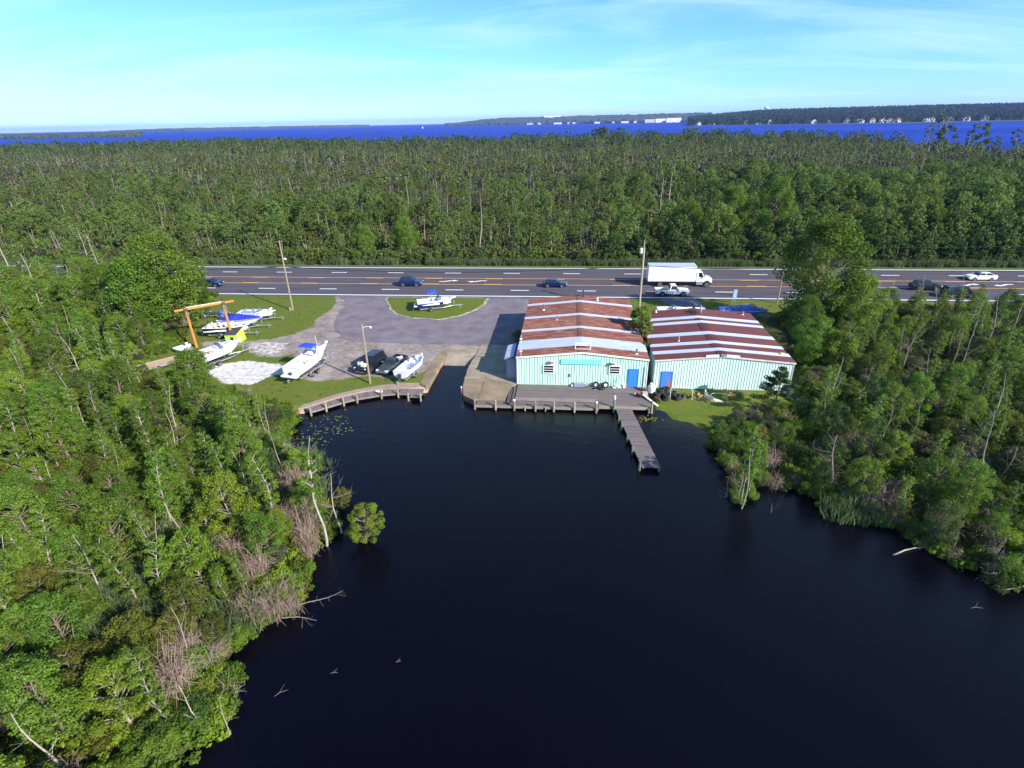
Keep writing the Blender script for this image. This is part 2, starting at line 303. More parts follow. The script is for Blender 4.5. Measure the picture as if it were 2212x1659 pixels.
me = bpy.data.meshes.new('ground'); me.vertices.add(nx * ny); me.vertices.foreach_set('co', np.stack([GX, GY, GZ], -1).astype(np.float32).ravel())
me.loops.add(quads.size); me.loops.foreach_set('vertex_index', quads.astype(np.int32).ravel()); me.polygons.add(len(quads))
me.polygons.foreach_set('loop_start', np.arange(0, quads.size, 4, dtype=np.int32)); me.update(calc_edges=True); me.shade_smooth()
zone = np.zeros((ny, nx, 4), np.float32)
def soft(poly, wd): return 1 - smooth01(sdist(GX, GY, poly) / wd * .5 + .5)
zone[..., 0] = soft(GRAVEL, 1.2); zone[..., 1] = np.clip(soft(SHELL, .9) + .5 * soft(SAND, 1.0), 0, 1)
marsh = np.clip(soft(MARSH_L, 1.5) + soft(MARSH_R, 3.0) + (GY > 118.5), 0, 1)
PAINTED_SHADE = [(25.2, 53), (25.2, 74), (27, 79), (33, 84), (36, 88), (40, 86), (40, 50), (26, 50), (18, 45.5), (14.3, 45.5), (13.8, 47.5), (17.5, 51), (20.5, 55.5)]  # tree shade over the lawn, painted into the ground as muddy brown
zone[..., 2] = np.clip(marsh + .62 * soft(PAINTED_SHADE, 2.0), 0, 1) * (GY < 90.8) + (GY > 118.5); zone[..., 3] = np.clip(1 - np.abs(sdist(GX, GY, ISLAND) + .1) / .8, 0, 1) + np.clip(1 - (np.abs(edge_dist(GX, GY, DOCK_BACK, False) - .4)) / .9, 0, 1)
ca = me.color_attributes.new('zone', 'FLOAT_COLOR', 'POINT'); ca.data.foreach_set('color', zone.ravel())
# ground material
m, t = new_mat('ground'); n = t.nodes.new; l = t.links.new
out = n('ShaderNodeOutputMaterial'); p = n('ShaderNodeBsdfPrincipled'); l(p.outputs[0], out.inputs[0]); p.inputs['Roughness'].default_value = .95; p.inputs['Specular IOR Level'].default_value = .15
at = n('ShaderNodeAttribute'); at.attribute_name = 'zone'; sp = n('ShaderNodeSeparateColor'); l(at.outputs['Color'], sp.inputs[0]); tcn = n('ShaderNodeTexCoord')
def noise(sc, det=6, ro=.6):
    q = n('ShaderNodeTexNoise'); q.inputs['Scale'].default_value = sc; q.inputs['Detail'].default_value = det; q.inputs['Roughness'].default_value = ro; l(tcn.outputs['Object'], q.inputs['Vector']); return q.outputs[0]
def ramp(src, stops):
    r = n('ShaderNodeValToRGB'); e = r.color_ramp.elements
    while len(e) < len(stops): e.new(.5)
    for k, (pos, c) in enumerate(stops): e[k].position = pos; e[k].color = (*c, 1)
    l(src, r.inputs[0]); return r.outputs[0]
def edge(mask, nsrc, amt=.9):
    a = n('ShaderNodeMath'); a.operation = 'SUBTRACT'; a.inputs[1].default_value = .5; l(nsrc, a.inputs[0])
    b = n('ShaderNodeMath'); b.operation = 'MULTIPLY_ADD'; b.inputs[1].default_value = amt; l(a.outputs[0], b.inputs[0]); l(mask, b.inputs[2])
    r = n('ShaderNodeMapRange'); r.inputs[1].default_value = .38; r.inputs[2].default_value = .62; l(b.outputs[0], r.inputs[0]); return r.outputs[0]
def mixn(f, a, b):
    q = n('ShaderNodeMix'); q.data_type = 'RGBA'; l(f, q.inputs[0]); l(a, q.inputs[6]); l(b, q.inputs[7]); return q.outputs[2]
n1 = noise(.35, 7); n2 = noise(1.6, 7); n3 = noise(6, 6, .7); n4 = noise(.12, 4)
n5 = noise(19, 4, .75); grass0 = mixn(n3, ramp(n1, [(.30, (.150, .130, .030)), (.48, (.098, .145, .014)), (.68, (.062, .122, .012))]), ramp(n2, [(.30, (.185, .150, .050)), (.55, (.105, .150, .016)), (.75, (.050, .100, .012))]))
patch = ramp(n4, [(.42, (0, 0, 0)), (.66, (1, 1, 1))]); drygrass = ramp(n2, [(.35, (.17, .135, .045)), (.6, (.105, .125, .022)), (.8, (.075, .10, .02))]); dm = n('ShaderNodeMath'); dm.operation = 'MULTIPLY'; l(patch, dm.inputs[0]); l(n1, dm.inputs[1]); grass1 = mixn(dm.outputs[0], grass0, drygrass)
fv = n('ShaderNodeMapRange'); fv.inputs[1].default_value = .32; fv.inputs[2].default_value = .68; fv.inputs[3].default_value = .62; fv.inputs[4].default_value = 1.35; l(n5, fv.inputs[0]); hvg = n('ShaderNodeHueSaturation'); l(fv.outputs[0], hvg.inputs['Value']); l(grass1, hvg.inputs['Color']); grass = hvg.outputs[0]
gravel = mixn(n3, ramp(n2, [(.32, (.15, .115, .095)), (.52, (.27, .225, .21)), (.72, (.44, .385, .37))]), ramp(n1, [(.34, (.11, .080, .062)), (.62, (.37, .31, .29))]))
shell = ramp(n2, [(.30, (.30, .25, .21)), (.48, (.58, .54, .52)), (.68, (.70, .67, .66))])
mud_and_shade = mixn(n3, ramp(n2, [(.32, (.035, .030, .018)), (.55, (.055, .065, .018)), (.72, (.075, .095, .022))]), ramp(n1, [(.35, (.060, .045, .030)), (.62, (.050, .075, .015))]))  # marsh floor colour, also paints the tree shade on the lawn strip
dirt = ramp(n3, [(.3, (.24, .17, .13)), (.55, (.36, .27, .22)), (.75, (.52, .45, .38))])
c = mixn(edge(sp.outputs[2], n2, .6), grass, mud_and_shade); c = mixn(edge(at.outputs['Alpha'], n2, 1.2), c, dirt)
c = mixn(edge(sp.outputs[0], n1, 1.2), c, gravel); c = mixn(edge(sp.outputs[1], n2, .9), c, shell)
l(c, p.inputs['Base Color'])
bn = n('ShaderNodeBump'); bn.inputs['Strength'].default_value = .7; bn.inputs['Distance'].default_value = .08; l(n3, bn.inputs['Height']); l(bn.outputs[0], p.inputs['Normal'])
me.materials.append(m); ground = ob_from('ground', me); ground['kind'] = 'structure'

def water_mat(name, col, rough, spec, bscale, bstr, bdist, stretch=(1, 1, 1), col2=None):
    m, t = new_mat(name); n = t.nodes.new; l = t.links.new
    out = n('ShaderNodeOutputMaterial'); p = n('ShaderNodeBsdfPrincipled'); l(p.outputs[0], out.inputs[0])
    p.inputs['Base Color'].default_value = (*col, 1); p.inputs['Roughness'].default_value = rough; p.inputs['IOR'].default_value = 1.33; p.inputs['Specular IOR Level'].default_value = spec
    tcn = n('ShaderNodeTexCoord'); mp = n('ShaderNodeMapping'); mp.inputs['Scale'].default_value = stretch; l(tcn.outputs['Object'], mp.inputs[0])
    a = n('ShaderNodeTexNoise'); a.inputs['Scale'].default_value = bscale; a.inputs['Detail'].default_value = 4; a.inputs['Roughness'].default_value = .6; l(mp.outputs[0], a.inputs['Vector'])
    b = n('ShaderNodeTexNoise'); b.inputs['Scale'].default_value = bscale * .17; b.inputs['Detail'].default_value = 3; l(mp.outputs[0], b.inputs['Vector'])
    s = n('ShaderNodeMath'); s.operation = 'ADD'; l(a.outputs[0], s.inputs[0]); l(b.outputs[0], s.inputs[1])
    bn = n('ShaderNodeBump'); bn.inputs['Strength'].default_value = bstr; bn.inputs['Distance'].default_value = bdist; l(s.outputs[0], bn.inputs['Height']); l(bn.outputs[0], p.inputs['Normal'])
    if col2:
        sm = n('ShaderNodeMapping'); sm.inputs['Scale'].default_value = (.0006, .0045, 1); l(tcn.outputs['Object'], sm.inputs[0]); sn = n('ShaderNodeTexNoise'); sn.inputs['Scale'].default_value = 1.0; sn.inputs['Detail'].default_value = 6; l(sm.outputs[0], sn.inputs['Vector']); rr = n('ShaderNodeValToRGB'); rr.color_ramp.elements[0].position = .36; rr.color_ramp.elements[1].position = .66; rr.color_ramp.elements[0].color = (*col, 1); rr.color_ramp.elements[1].color = (*col2, 1); l(sn.outputs[0], rr.inputs[0]); l(rr.outputs[0], p.inputs['Base Color'])
    return m
M_creek = water_mat('tannin_creek_water', (.0020, .0013, .0042), .06, .38, 3.4, .40, .06, (1, 1.7, 1))
M_sound = water_mat('open_blue_water', (.005, .024, .27), .5, .05, .12, .6, .5, (.5, 1.5, 1), (.012, .044, .38))
b = MB(); b.add([(-170, -60, WATER_Z), (170, -60, WATER_Z), (170, 90, WATER_Z), (-170, 90, WATER_Z)], [(0, 1, 2, 3)]); o = b.build('creek_water', M_creek); o['kind'] = 'structure'
b = MB(); b.add([(-40000, 240, -.9), (40000, 240, -.9), (40000, 60000, -.9), (-40000, 60000, -.9)], [(0, 1, 2, 3)]); o = b.build('sound_water', M_sound); o['kind'] = 'structure'

# road, 4 mm sheets one above the other
def sheet(poly, z, name, material, wob=0.0, parent=None, step=.6, thick=.05):
    pts = []
    for i in range(len(poly)):
        a = np.array(poly[i], float); c = np.array(poly[(i + 1) % len(poly)], float); k = max(1, int(np.linalg.norm(c - a) / step)) if wob else 1
        for j in range(k):
            q = a + (c - a) * j / k
            if wob: q = q + (vnoise(np.array([q[0], q[1]]), np.array([q[1], q[0] + 50]), .9, 5) - .5) * wob
            pts.append((q[0], q[1]))
    s = MB(); s.prism(pts, z - thick, z); return s.build(name, material, parent)
road = sheet([(-420, 91.5), (420, 91.5), (420, 113.8), (-420, 113.8)], .02, 'road', M_asph, thick=.3); road['kind'] = 'structure'
for poly in (DRIVE, DRIVE_B):
    o = sheet(poly, .055 if poly is DRIVE_B else .045, 'driveway', M_asph2, .35); o['kind'] = 'structure'
def strip(name, x0, x1, y, wd, material, z=.024):
    s = MB(); s.bb(x0, y - wd / 2, z - .003, x1, y + wd / 2, z); return s.build(name, material, road)
for y in (92.4, 112.75): strip('edge_line', -420, 420, y, .36, M_white)
for y in (99.88, 104.42): strip('centre_line', -420, 420, y, .22, M_yellow)
_d = MB(); _d.bb(0, -.15, 0, 3.3, .15, .003); dash_me = _d.mesh('lane_dash', M_white); _d = MB(); _d.bb(0, -.12, 0, 3.4, .12, .003); ydash_me = _d.mesh('centre_dash', M_yellow)
for k in range(-11, 12):
    for y, off, me_, nm in ((96.15, -22.0, dash_me, 'lane_dash'), (108.45, -24.65, dash_me, 'lane_dash'), (100.17, -39.5, ydash_me, 'centre_dash'), (104.13, -39.7, ydash_me, 'centre_dash')):
        o = ob_from(nm, me_, road, (off + 12 * k, y, .0215))
def arrow(x, y, flip):
    a = MB(); pts = [(-1.75, -.55), (-.6, -.55), (-.05, -.2), (.55, .22), (.9, .22), (.9, -.1), (1.9, .45), (.9, 1.0), (.9, .62), (.35, .62), (-.35, .1), (-.85, -.2), (-1.75, -.2)]
    s_ = -1 if flip else 1; pts = [(x + s_ * u, y + s_ * v * .9) for u, v in pts]; a.prism(pts, .022, .0255); a.build('turn_arrow', M_white, road)
for x, y, fl in ((-22.7, 102.2, 0), (-17.0, 102.3, 1), (71.0, 102.0, 0), (76.7, 102.1, 1)): arrow(x, y, fl)

ISL = sheet(ISLAND, .10, 'grass_island', m, .25, thick=.16)
# the island's own grass colour comes from the ground material (zone attribute absent -> grass)
ISL['kind'] = 'structure'; _z = ISL.data.color_attributes.new('zone', 'FLOAT_COLOR', 'POINT'); _z.data.foreach_set('color', [0.0] * (4 * len(ISL.data.vertices)))
# boat ramp and concrete aprons
b = MB(); b.add([(-15.5, 68.8, .03), (-11.6, 68.8, .03), (-11.6, 66.2, -.02), (-15.5, 66.2, -.02), (-15.5, 58, -1.7), (-11.6, 58, -1.7), (-15.5, 68.8, -.6), (-11.6, 68.8, -.6), (-15.5, 58, -2.2), (-11.6, 58, -2.2)], [(0, 3, 2, 1), (3, 4, 5, 2), (0, 1, 7, 6), (4, 8, 9, 5)])
o = b.build('boat_ramp', M_conc); o['kind'] = 'structure'
APRON = [((-11.3, 69.4), (-10.1, 69.2), (-5.45, 69.0), (-5.45, 62.2), (-11.8, 62.2), (-11.5, 67.9)), ((-11.85, 62.15), (-5.45, 62.15), (-5.45, 57.2), (-5.9, 56.6), (-9.3, 58.6), (-11.75, 58.2)), ((-11.74, 58.15), (-9.33, 58.55), (-9.45, 53.2), (-9.9, 52.75), (-11.2, 53.8), (-11.45, 55.0)), ((-9.27, 58.52), (-5.95, 56.55), (-6.4, 53.15), (-9.4, 53.15))]
for k, poly in enumerate(APRON):
    o = sheet(poly, (.050, .058, .035, .046)[k], 'concrete_slab', M_conc2 if k > 1 else M_conc, .16, thick=1.3); o['kind'] = 'structure'
o = sheet([(-16.95, 62.0), (-15.6, 62.7), (-15.5, 67.5), (-16.1, 67.9)], .03, 'concrete_slab', M_conc2, .16, thick=1.2); o['kind'] = 'structure'
o = sheet([(-16.95, 61.95), (-15.64, 62.6), (-15.75, 55.6), (-16.85, 56.8)], .045, 'concrete_slab', M_conc2, .1, thick=1.3); o['kind'] = 'structure'
M_verge = mat('sandy_verge', (.50, .44, .38), .95, (.22, .19, .10), 1.6, lo=.42, hi=.6)
_c = np.mean(ISLAND, 0); o = sheet([tuple(_c + (np.array(q) - _c) * 1.05) for q in ISLAND], .062, 'sandy_verge', M_verge, .5, thick=.03); o['kind'] = 'structure'

# ================================================================== BUILDINGS
def ribbed_wall(x0, x1, y, z0, ztop, ox, sp=.30, depth=.042):
    """corrugated wall in the XZ plane facing -Y; ztop(x) gives the top"""
    s = MB(); prof = []; x = x0
    while x < x1 - 1e-6:
        for u, d in ((0, 0), (.60, 0), (.68, depth), (.86, depth), (.94, 0)):
            if x + u * sp <= x1: prof.append((x + u * sp, d))
        x += sp
    prof.append((x1, 0))
    s.loft([[(a, y - d, z0), (a, y - d, ztop(a))] for a, d in prof], False, False)
    return s
def ribbed_side(y0, y1, x, z0, z1, sgn, sp=.30, depth=.042):
    s = MB(); prof = []; y = y0
    while y < y1 - 1e-6:
        for u, d in ((0, 0), (.60, 0), (.68, depth), (.86, depth), (.94, 0)):
            if y + u * sp <= y1: prof.append((y + u * sp, d))
        y += sp
    prof.append((y1, 0)); s.loft([[(x + sgn * d, a, z0), (x + sgn * d, a, z1)] for a, d in prof], False, False); return s
def hall(name, label, x0, x1, y0, y1, z0, eave, ridge, xr, wallm, bands, trimm, ov=.16):
    r = empty(name, (0, 0, 0), 0, label, 'building')
    r.location = ((x0 + x1) / 2, (y0 + y1) / 2, 0); ox, oy = r.location.x, r.location.y
    top = lambda x: eave + (ridge - eave) * (1 - abs(x - xr) / ((xr - x0) if x < xr else (x1 - xr))) - .03
    def b2(mb, nm, mt): 
        o = mb.build(nm, mt, r, (-ox, -oy, 0)); return o
    s = ribbed_wall(x0, x1, y0, z0, top, ox); b2(s, 'front_wall', wallm)
    s = MB(); s.loft([[(a, y1, z0), (a, y1, top(a))] for a in (x1, xr, x0)], False, False); b2(s, 'rear_wall', wallm)
    b2(ribbed_side(y0, y1, x0, z0, eave, -1), 'side_wall', wallm); b2(ribbed_side(y0, y1, x1, z0, eave, 1), 'side_wall', wallm)
    ys = [q[0] for q in bands] + [y1 + ov]
    for k, (yb, mt, lift) in enumerate(bands):
        ye = ys[k + 1]
        for sd in (0, 1):
            xa, xb = (x0 - ov, xr) if sd == 0 else (xr, x1 + ov)
            za = eave - (ridge - eave) * ov / (xr - x0); za, zb = (za, ridge) if sd == 0 else (ridge, za)
            s = MB(); wd = ye - yb - .004; nr = max(1, int(round(wd / .30))); prof = []     # ribs run down the slope
            for q in range(nr):
                for u, d in ((0, 0), (.72, 0), (.79, .03), (.93, .03)): prof.append((yb + wd * (q + u) / nr, d + lift))
            prof.append((yb + wd, lift))
            up = [[(xa, yy, za + d), (xb, yy, zb + d)] for yy, d in prof]
            s.loft(up, False, False)
            s.add([(xa, yb, za - .05), (xb, yb, zb - .05), (xb, yb + wd, zb - .05), (xa, yb + wd, za - .05)], [(0, 1, 2, 3)])
            s.add([(xa, yb, za - .05), (xb, yb, zb - .05), (xb, yb, zb + lift), (xa, yb, za + lift), (xa, yb + wd, za - .05), (xb, yb + wd, zb - .05), (xb, yb + wd, zb + lift), (xa, yb + wd, za + lift)], [(0, 1, 2, 3), (7, 6, 5, 4), (0, 3, 7, 4) if sd == 0 else (1, 5, 6, 2)])
            o = b2(s, 'roof_panel', mt)
    s = MB()
    for xa, xb, za, zb in ((x0 - ov, xr, eave - .05, ridge - .01), (xr, x1 + ov, ridge - .01, eave - .05)):
        s.extr([(xa, y0 - ov - .03, za - .16), (xb, y0 - ov - .03, zb - .16), (xb, y0 - ov - .03, zb + .02), (xa, y0 - ov - .03, za + .02)], (0, .06, 0))
    b2(s, 'rake_trim', trimm)
    for xx, sg in ((x0 - .045, -1), (x1 + .045, 1)):
        s = MB(); s.bb(xx - .04, y0 - .055, z0, xx + .04, y0 + .06, eave - .12); b2(s, 'corner_trim', trimm)
    return r, ox, oy, b2
Rm, Wm, Dm = M_rust, M_galv, M_red
B1, ox, oy, b1 = hall('metal_boathouse', 'mint green metal boathouse with rusted roof, grey bands and blank turquoise board', -5.32, 9.26, 57.1, 79.0, 0.0, 3.52, 4.22, 1.95, M_mint,
    [(56.94, Rm, 0), (58.95, Wm, .02), (61.8, Rm, 0), (64.85, Wm, .02), (65.65, Rm, 0), (69.95, Wm, .02), (70.75, Rm, 0), (75.75, Wm, .02), (76.6, Rm, 0)], M_trim)
zroof1 = lambda x: 3.52 + .7 * (1 - abs(x - 1.95) / 7.29)
s = MB()
for yb, ye in ((56.95, 58.93), (61.85, 64.8), (65.7, 69.9), (70.8, 75.7), (76.65, 79.1)):
    o_ = MB(); o_.loft([[(1.55, yb, zroof1(1.55) + .05), (1.95, yb, 4.285), (2.35, yb, zroof1(2.35) + .05)], [(1.55, ye, zroof1(1.55) + .05), (1.95, ye, 4.285), (2.35, ye, zroof1(2.35) + .05)]], False, False); b1(o_, 'ridge_cap', M_rust)
def window(b, x0, x1, z0, z1, y):
    f = MB(); w_ = .09
    for q in ((x0, z1 - w_, x1, z1), (x0, z0, x1, z0 + w_), (x0, z0 + w_, x0 + w_, z1 - w_), (x1 - w_, z0 + w_, x1, z1 - w_)): f.bb(q[0], y - .09, q[1], q[2], y + .02, q[3])
    fo = b(f, 'window', M_trim); h = (z1 - z0 - 2 * w_) / 3
    for k in range(3):
        p_ = MB(); p_.bb(x0 + w_, y - .055, z0 + w_ + k * h + .035, x1 - w_, y - .04, z0 + w_ + (k + 1) * h - .035); o = p_.build('pane', M_glass, fo)
        if k: p_ = MB(); p_.bb(x0 + w_, y - .075, z0 + w_ + k * h - .03, x1 - w_, y - .045, z0 + w_ + k * h + .03); p_.build('louvre_bar', M_trim, fo)
window(b1, -2.4, -1.12, 1.5, 2.56, 57.06); window(b1, 5.03, 6.3, 1.56, 2.62, 57.06)
def door(b, x0, x1, z0, z1, y, mt, handle_left=True):
    d = MB(); d.bb(x0 + .05, y - .07, z0, x1 - .05, y, z1 - .05); do = b(d, 'door', mt)
    f = MB()
    for q in ((x0 - .02, z0, x0 + .045, z1 + .02), (x1 - .045, z0, x1 + .02, z1 + .02), (x0 + .046, z1 - .045, x1 - .046, z1 + .02)): f.bb(q[0], y - .10, q[1], q[2], y + .01, q[3])
    f.build('door_frame', mt if mt is M_bluedoor else M_bluedoor, do)
    hx = x0 + .13 if handle_left else x1 - .13
    h = MB(); h.tube([(hx, y - .07, z0 + .95), (hx, y - .13, z0 + .95), (hx + .09, y - .13, z0 + .95)], .018, 6); h.build('door_handle', M_steel, do)
door(b1, 7.28, 8.36, .10, 2.24, 57.055, M_bluedoor)
s = MB(); s.bb(-.39, 56.96, 2.72, 4.21, 57.03, 3.30); so = b1(s, 'sign_board', M_turq)
for xx in (-1.41, 5.42):
    s = MB(); s.tube([(xx - .12, 57.05, 2.98), (xx - .12, 56.9, 3.02)], .03, 6, 0); s.box((xx, 56.78, 3.02), (.42, .26, .24), 0, .25, .5); lo = b1(s, 'flood_light', mat('tan_housing', (.42, .34, .26), .6))
    g = MB(); g.box((xx - .03, 56.68, 2.94), (.34, .05, .17), 0, .25, .5); g.build('lens', M_glass, lo)
s = MB(); s.bb(.58, 56.98, 1.12, .66, 57.04, 1.5); s.box((.70, 57.0, 1.42), (.14, .06, .07)); s.box((.70, 57.0, 1.2), (.14, .06, .07)); b1(s, 'door_hasp', M_dark)
s = MB(); s.bb(-.35, 57.015, .03, .62, 57.06, 2.68, 0); # sliding door leaf outline
def vent(b, x, y, z, h, r, mt, cap=True):
    v = MB(); v.lathe([(r * 2.3, 0), (r * 2.1, .06), (r * 1.05, .09)], (x, y, z), 'z', 10); vo = b(v, 'roof_vent', M_trim)
    q = MB(); q.tube([(x, y, z + .05), (x, y, z + h)], r, 8); 
    if cap: q.lathe([(r * 1.8, h), (r * 1.5, h + .12), (r * .3, h + .18)], (x, y, z), 'z', 8)
    q.build('pipe', mt, vo)
vent(b1, -3.05, 73.4, zroof1(-3.05), .65, .10, M_plastic); vent(b1, -1.1, 68.7, zroof1(-1.1), .55, .05, M_plastic, False); vent(b1, 4.55, 77.3, zroof1(4.55), .35, .08, M_trim); vent(b1, 8.1, 58.15, zroof1(8.1), .45, .08, M_plastic)
s = MB(); s.bb(2.38, 78.3, 4.0, 2.62, 78.55, 5.25); s.bb(2.33, 78.25, 5.2, 2.67, 78.6, 5.27); b1(s, 'chimney', M_dark)
s = MB()                                                      # white rack folded on the ridge
for xx in (1.2, 2.9): s.tube([(xx, 57.6, 4.28), (xx, 57.85, 4.95)], .035, 5); s.tube([(xx, 58.7, 4.28), (xx, 57.85, 4.95)], .035, 5)
for yy, zz in ((57.6, 4.33), (57.85, 4.95), (58.7, 4.33), (58.2, 4.7)): s.tube([(1.2, yy, zz), (2.9, yy, zz)], .035, 5)
b1(s, 'roof_rack', M_trim)
for xx, yy in ((-4.9, 57.0), (-5.2, 60.9)):
    s = MB(); s.tube([(xx, yy, 3.4), (xx, yy, 4.6)], .025, 5); s.bb(xx - .15, yy - .05, 4.1, xx + .15, yy + .05, 4.22); b1(s, 'antenna_post', M_trim)
s = MB(); s.tube([(9.0, 57.0, .05), (9.05, 56.98, 2.6)], .04, 6); b1(s, 'drain_pipe', M_trim)

SH = empty('lean_to_shed', (-6.1, 60.3, 0), 0, 'narrow grey-blue metal lean-to shed against the left side of the boathouse', 'shed')
def sh(mb, nm, mt): return mb.build(nm, mt, SH, (6.1, -60.3, 0))
s = MB(); s.bb(-6.75, 58.35, .05, -5.42, 62.0, 2.72); sh(s, 'wall', M_shed)
for k in range(5):
    xx = -6.70 + k * .30; s = MB(); s.bb(xx, 58.31, .06, xx + .05, 58.35, 2.70); sh(s, 'rib', M_shed)
s = MB(); s.extr([(-6.95, 58.15, 2.66), (-5.42, 58.15, 3.12), (-5.42, 58.15, 3.18), (-6.95, 58.15, 2.72)], (0, 4.1, 0)); ro = sh(s, 'roof', M_galv)
for k in range(13):
    yy = 58.2 + k * .335; s = MB(); s.extr([(-6.95, yy, 2.722), (-5.9, yy, 3.037), (-5.9, yy, 3.07), (-6.95, yy, 2.755)], (0, .05, 0)); s.build('rib', M_galv, ro)
s = MB(); s.extr([(-5.88, 58.13, 3.05), (-5.43, 58.13, 3.186), (-5.43, 58.13, 3.215), (-5.88, 58.13, 3.08)], (0, 4.14, 0)); s.build('blue_flashing', M_canvasd, ro)
s = MB(); s.bb(-7.0, 58.08, 2.60, -6.93, 62.3, 2.72); s.build('gutter', M_dark, ro)

B2, ox2, oy2, b2_ = hall('metal_storage_hall', 'wide pale green metal hall with dark red roof and white skylight bands', 10.15, 24.8, 57.0, 73.6, 0.0, 3.5, 4.12, 17.25, M_mint2,
    [(56.84, Dm, 0), (58.35, Wm, .02), (59.25, Dm, 0), (60.6, Wm, .02), (61.45, Dm, 0), (63.6, Wm, .02), (64.65, Dm, 0), (67.75, Wm, .02), (68.65, Dm, 0), (69.55, Wm, .02), (70.55, Dm, 0)], mat('stained_trim', (.62, .58, .56), .6, (.35, .28, .24), 1.5, lo=.45, hi=.8))
zroof2 = lambda x: 3.5 + .62 * (1 - abs(x - 17.25) / 7.3)
for yb, ye in ((56.85, 58.33), (59.28, 60.58), (61.48, 63.58), (64.68, 67.7), (68.68, 69.5), (70.58, 73.7)):
    o_ = MB(); o_.loft([[(16.7, q, zroof2(16.7) + .05), (17.25, q, 4.185), (17.8, q, zroof2(17.8) + .05)] for q in (yb, ye)], False, False); b2_(o_, 'ridge_cap', M_red)
door(b2_, 10.92, 12.05, .05, 2.08, 56.955, M_bluedoor2, False)
for xa, xb in ((15.4, 16.75), (17.55, 18.95)):
    s = MB(); s.extr([(xa, 56.76, zroof2(xa) - .04), (xb, 56.76, zroof2(xb) - .04), (xb, 56.76, zroof2(xb) + .22), (xa, 56.76, zroof2(xa) + .22)], (0, .07, 0)); b2_(s, 'gable_board', M_trim)
s = MB(); s.box((17.2, 56.75, 4.22), (.5, .08, .26)); b2_(s, 'ridge_flashing', M_steel)
for xa, xb in ((15.1, 17.2), (17.6, 18.9)):
    s = MB(); s.extr([(xa, 73.72, zroof2(xa) + .02), (xb, 73.72, zroof2(xb) + .02), (xb, 73.72, zroof2(xb) + .2), (xa, 73.72, zroof2(xa) + .2)], (0, .07, 0)); b2_(s, 'gable_board', M_trim)
s = MB()
for k in range(16):
    xx = 10.2 + k * .915; s.bb(xx, 57.04, -.75, xx + .9, 57.2, -.02)
b2_(s, 'block_skirt', mat('dirty_block', (.20, .16, .13), .95, (.08, .06, .05), 2))
vent(b2_, 13.4, 62.0, zroof2(13.4), .75, .05, M_galv); vent(b2_, 23.7, 72.8, zroof2(23.7), .3, .07, mat('terracotta', (.5, .2, .12), .7)); vent(b2_, 12.3, 73.0, zroof2(12.3), .15, .07, M_trim)
s = MB(); s.box((24.2, 59.0, zroof2(24.2) + .12), (.55, .35, .10), 0, .2); b2_(s, 'roof_board', mat('yellow_board', (.75, .58, .25), .7))
D_ = empty('satellite_dish', (17.9, 71.4, 4.08), 0, 'white satellite dish at the back of the red roof', 'dish')
s = MB(); s.tube([(0, 0, 0), (0, 0, .55)], .04, 6); s.build('mast', M_steel, D_)
s = MB(); s.lathe([(.02, 0), (.28, -.03), (.46, -.10), (.47, -.12), (.28, -.05), (.02, -.02)], (0, 0, .75), 'x', 14); s.build('reflector', M_trim, D_)
s = MB(); s.tube([(0, 0, .35), (-.45, 0, .6)], .02, 5); s.box((-.47, 0, .62), (.1, .08, .08)); s.build('feed_arm', M_dark, D_)
s = MB()
for k in range(3): s.tube([(16.4 + k * .35, 71.2, 4.1), (16.4 + k * .35, 71.2, 4.75)], .04, 5)
s.tube([(16.3, 71.2, 4.62), (17.2, 71.2, 4.62)], .04, 5); s.tube([(16.3, 71.2, 4.3), (17.2, 71.2, 4.3)], .03, 5); tag(s.build('antenna_rack', M_black), 'small black rack of rods on the back of the red roof', 'antenna')

# ================================================================== DOCKS
def pile(s, x, y, z0, z1, r=.13, n=8): return s.lathe([(r, z0), (r * .97, z1 - .03), (r * .8, z1)], (x, y, 0), 'z', n)
DK = empty('timber_deck', (2, 54.6, 0), 0, 'broad weathered timber deck in front of the mint green boathouse', 'dock')
def dk(mb, nm, mt): return mb.build(nm, mt, DK, (-2, -54.6, 0))
yy = 53.55; k = 0
while yy < 56.95:
    for xa, xb in (((-5.30, .55), (.57, 5.45), (5.47, 9.35)) if k % 2 else ((-5.30, -1.6), (-1.58, 4.0), (4.02, 9.35))):
        s = MB(); s.bb(xa, yy, -.045, xb, yy + .135, .012 * ((k * 7) % 3) * .4); dk(s, 'deck_board', M_wood)
    yy += .147; k += 1
for k in range(9):                                            # outer boards right of the raised step
    ya = 52.25 + k * .147; s = MB(); s.bb(3.72, ya, -.045, 9.35, ya + .135, 0); dk(s, 'deck_board', M_wood)
for k in range(8):                                            # lower boards in front of the step
    ya = 52.0 + k * .14
    s = MB(); s.bb(-5.30, ya, -.20, 3.70, ya + .128, -.155); dk(s, 'deck_board', M_wood)
s = MB(); s.bb(-5.32, 53.22, -.16, 3.70, 53.52, .13); dk(s, 'raised_step', mat('step_timber', (.19, .155, .15), .9, (.26, .22, .21), 2, (.4, 6, 1)))
for k in range(7):
    ya = 51.95 + k * .16
    s = MB(); s.bb(-9.45, ya, -.20, -5.36, ya + .148, -.155); dk(s, 'deck_board', M_wood)
s = MB(); s.bb(-9.5, 51.86, -.40, 3.75, 51.93, -.13); dk(s, 'fascia_beam', M_pile); s = MB(); s.bb(3.76, 52.12, -.30, 9.4, 52.2, .02); dk(s, 'fascia_beam', M_pile)
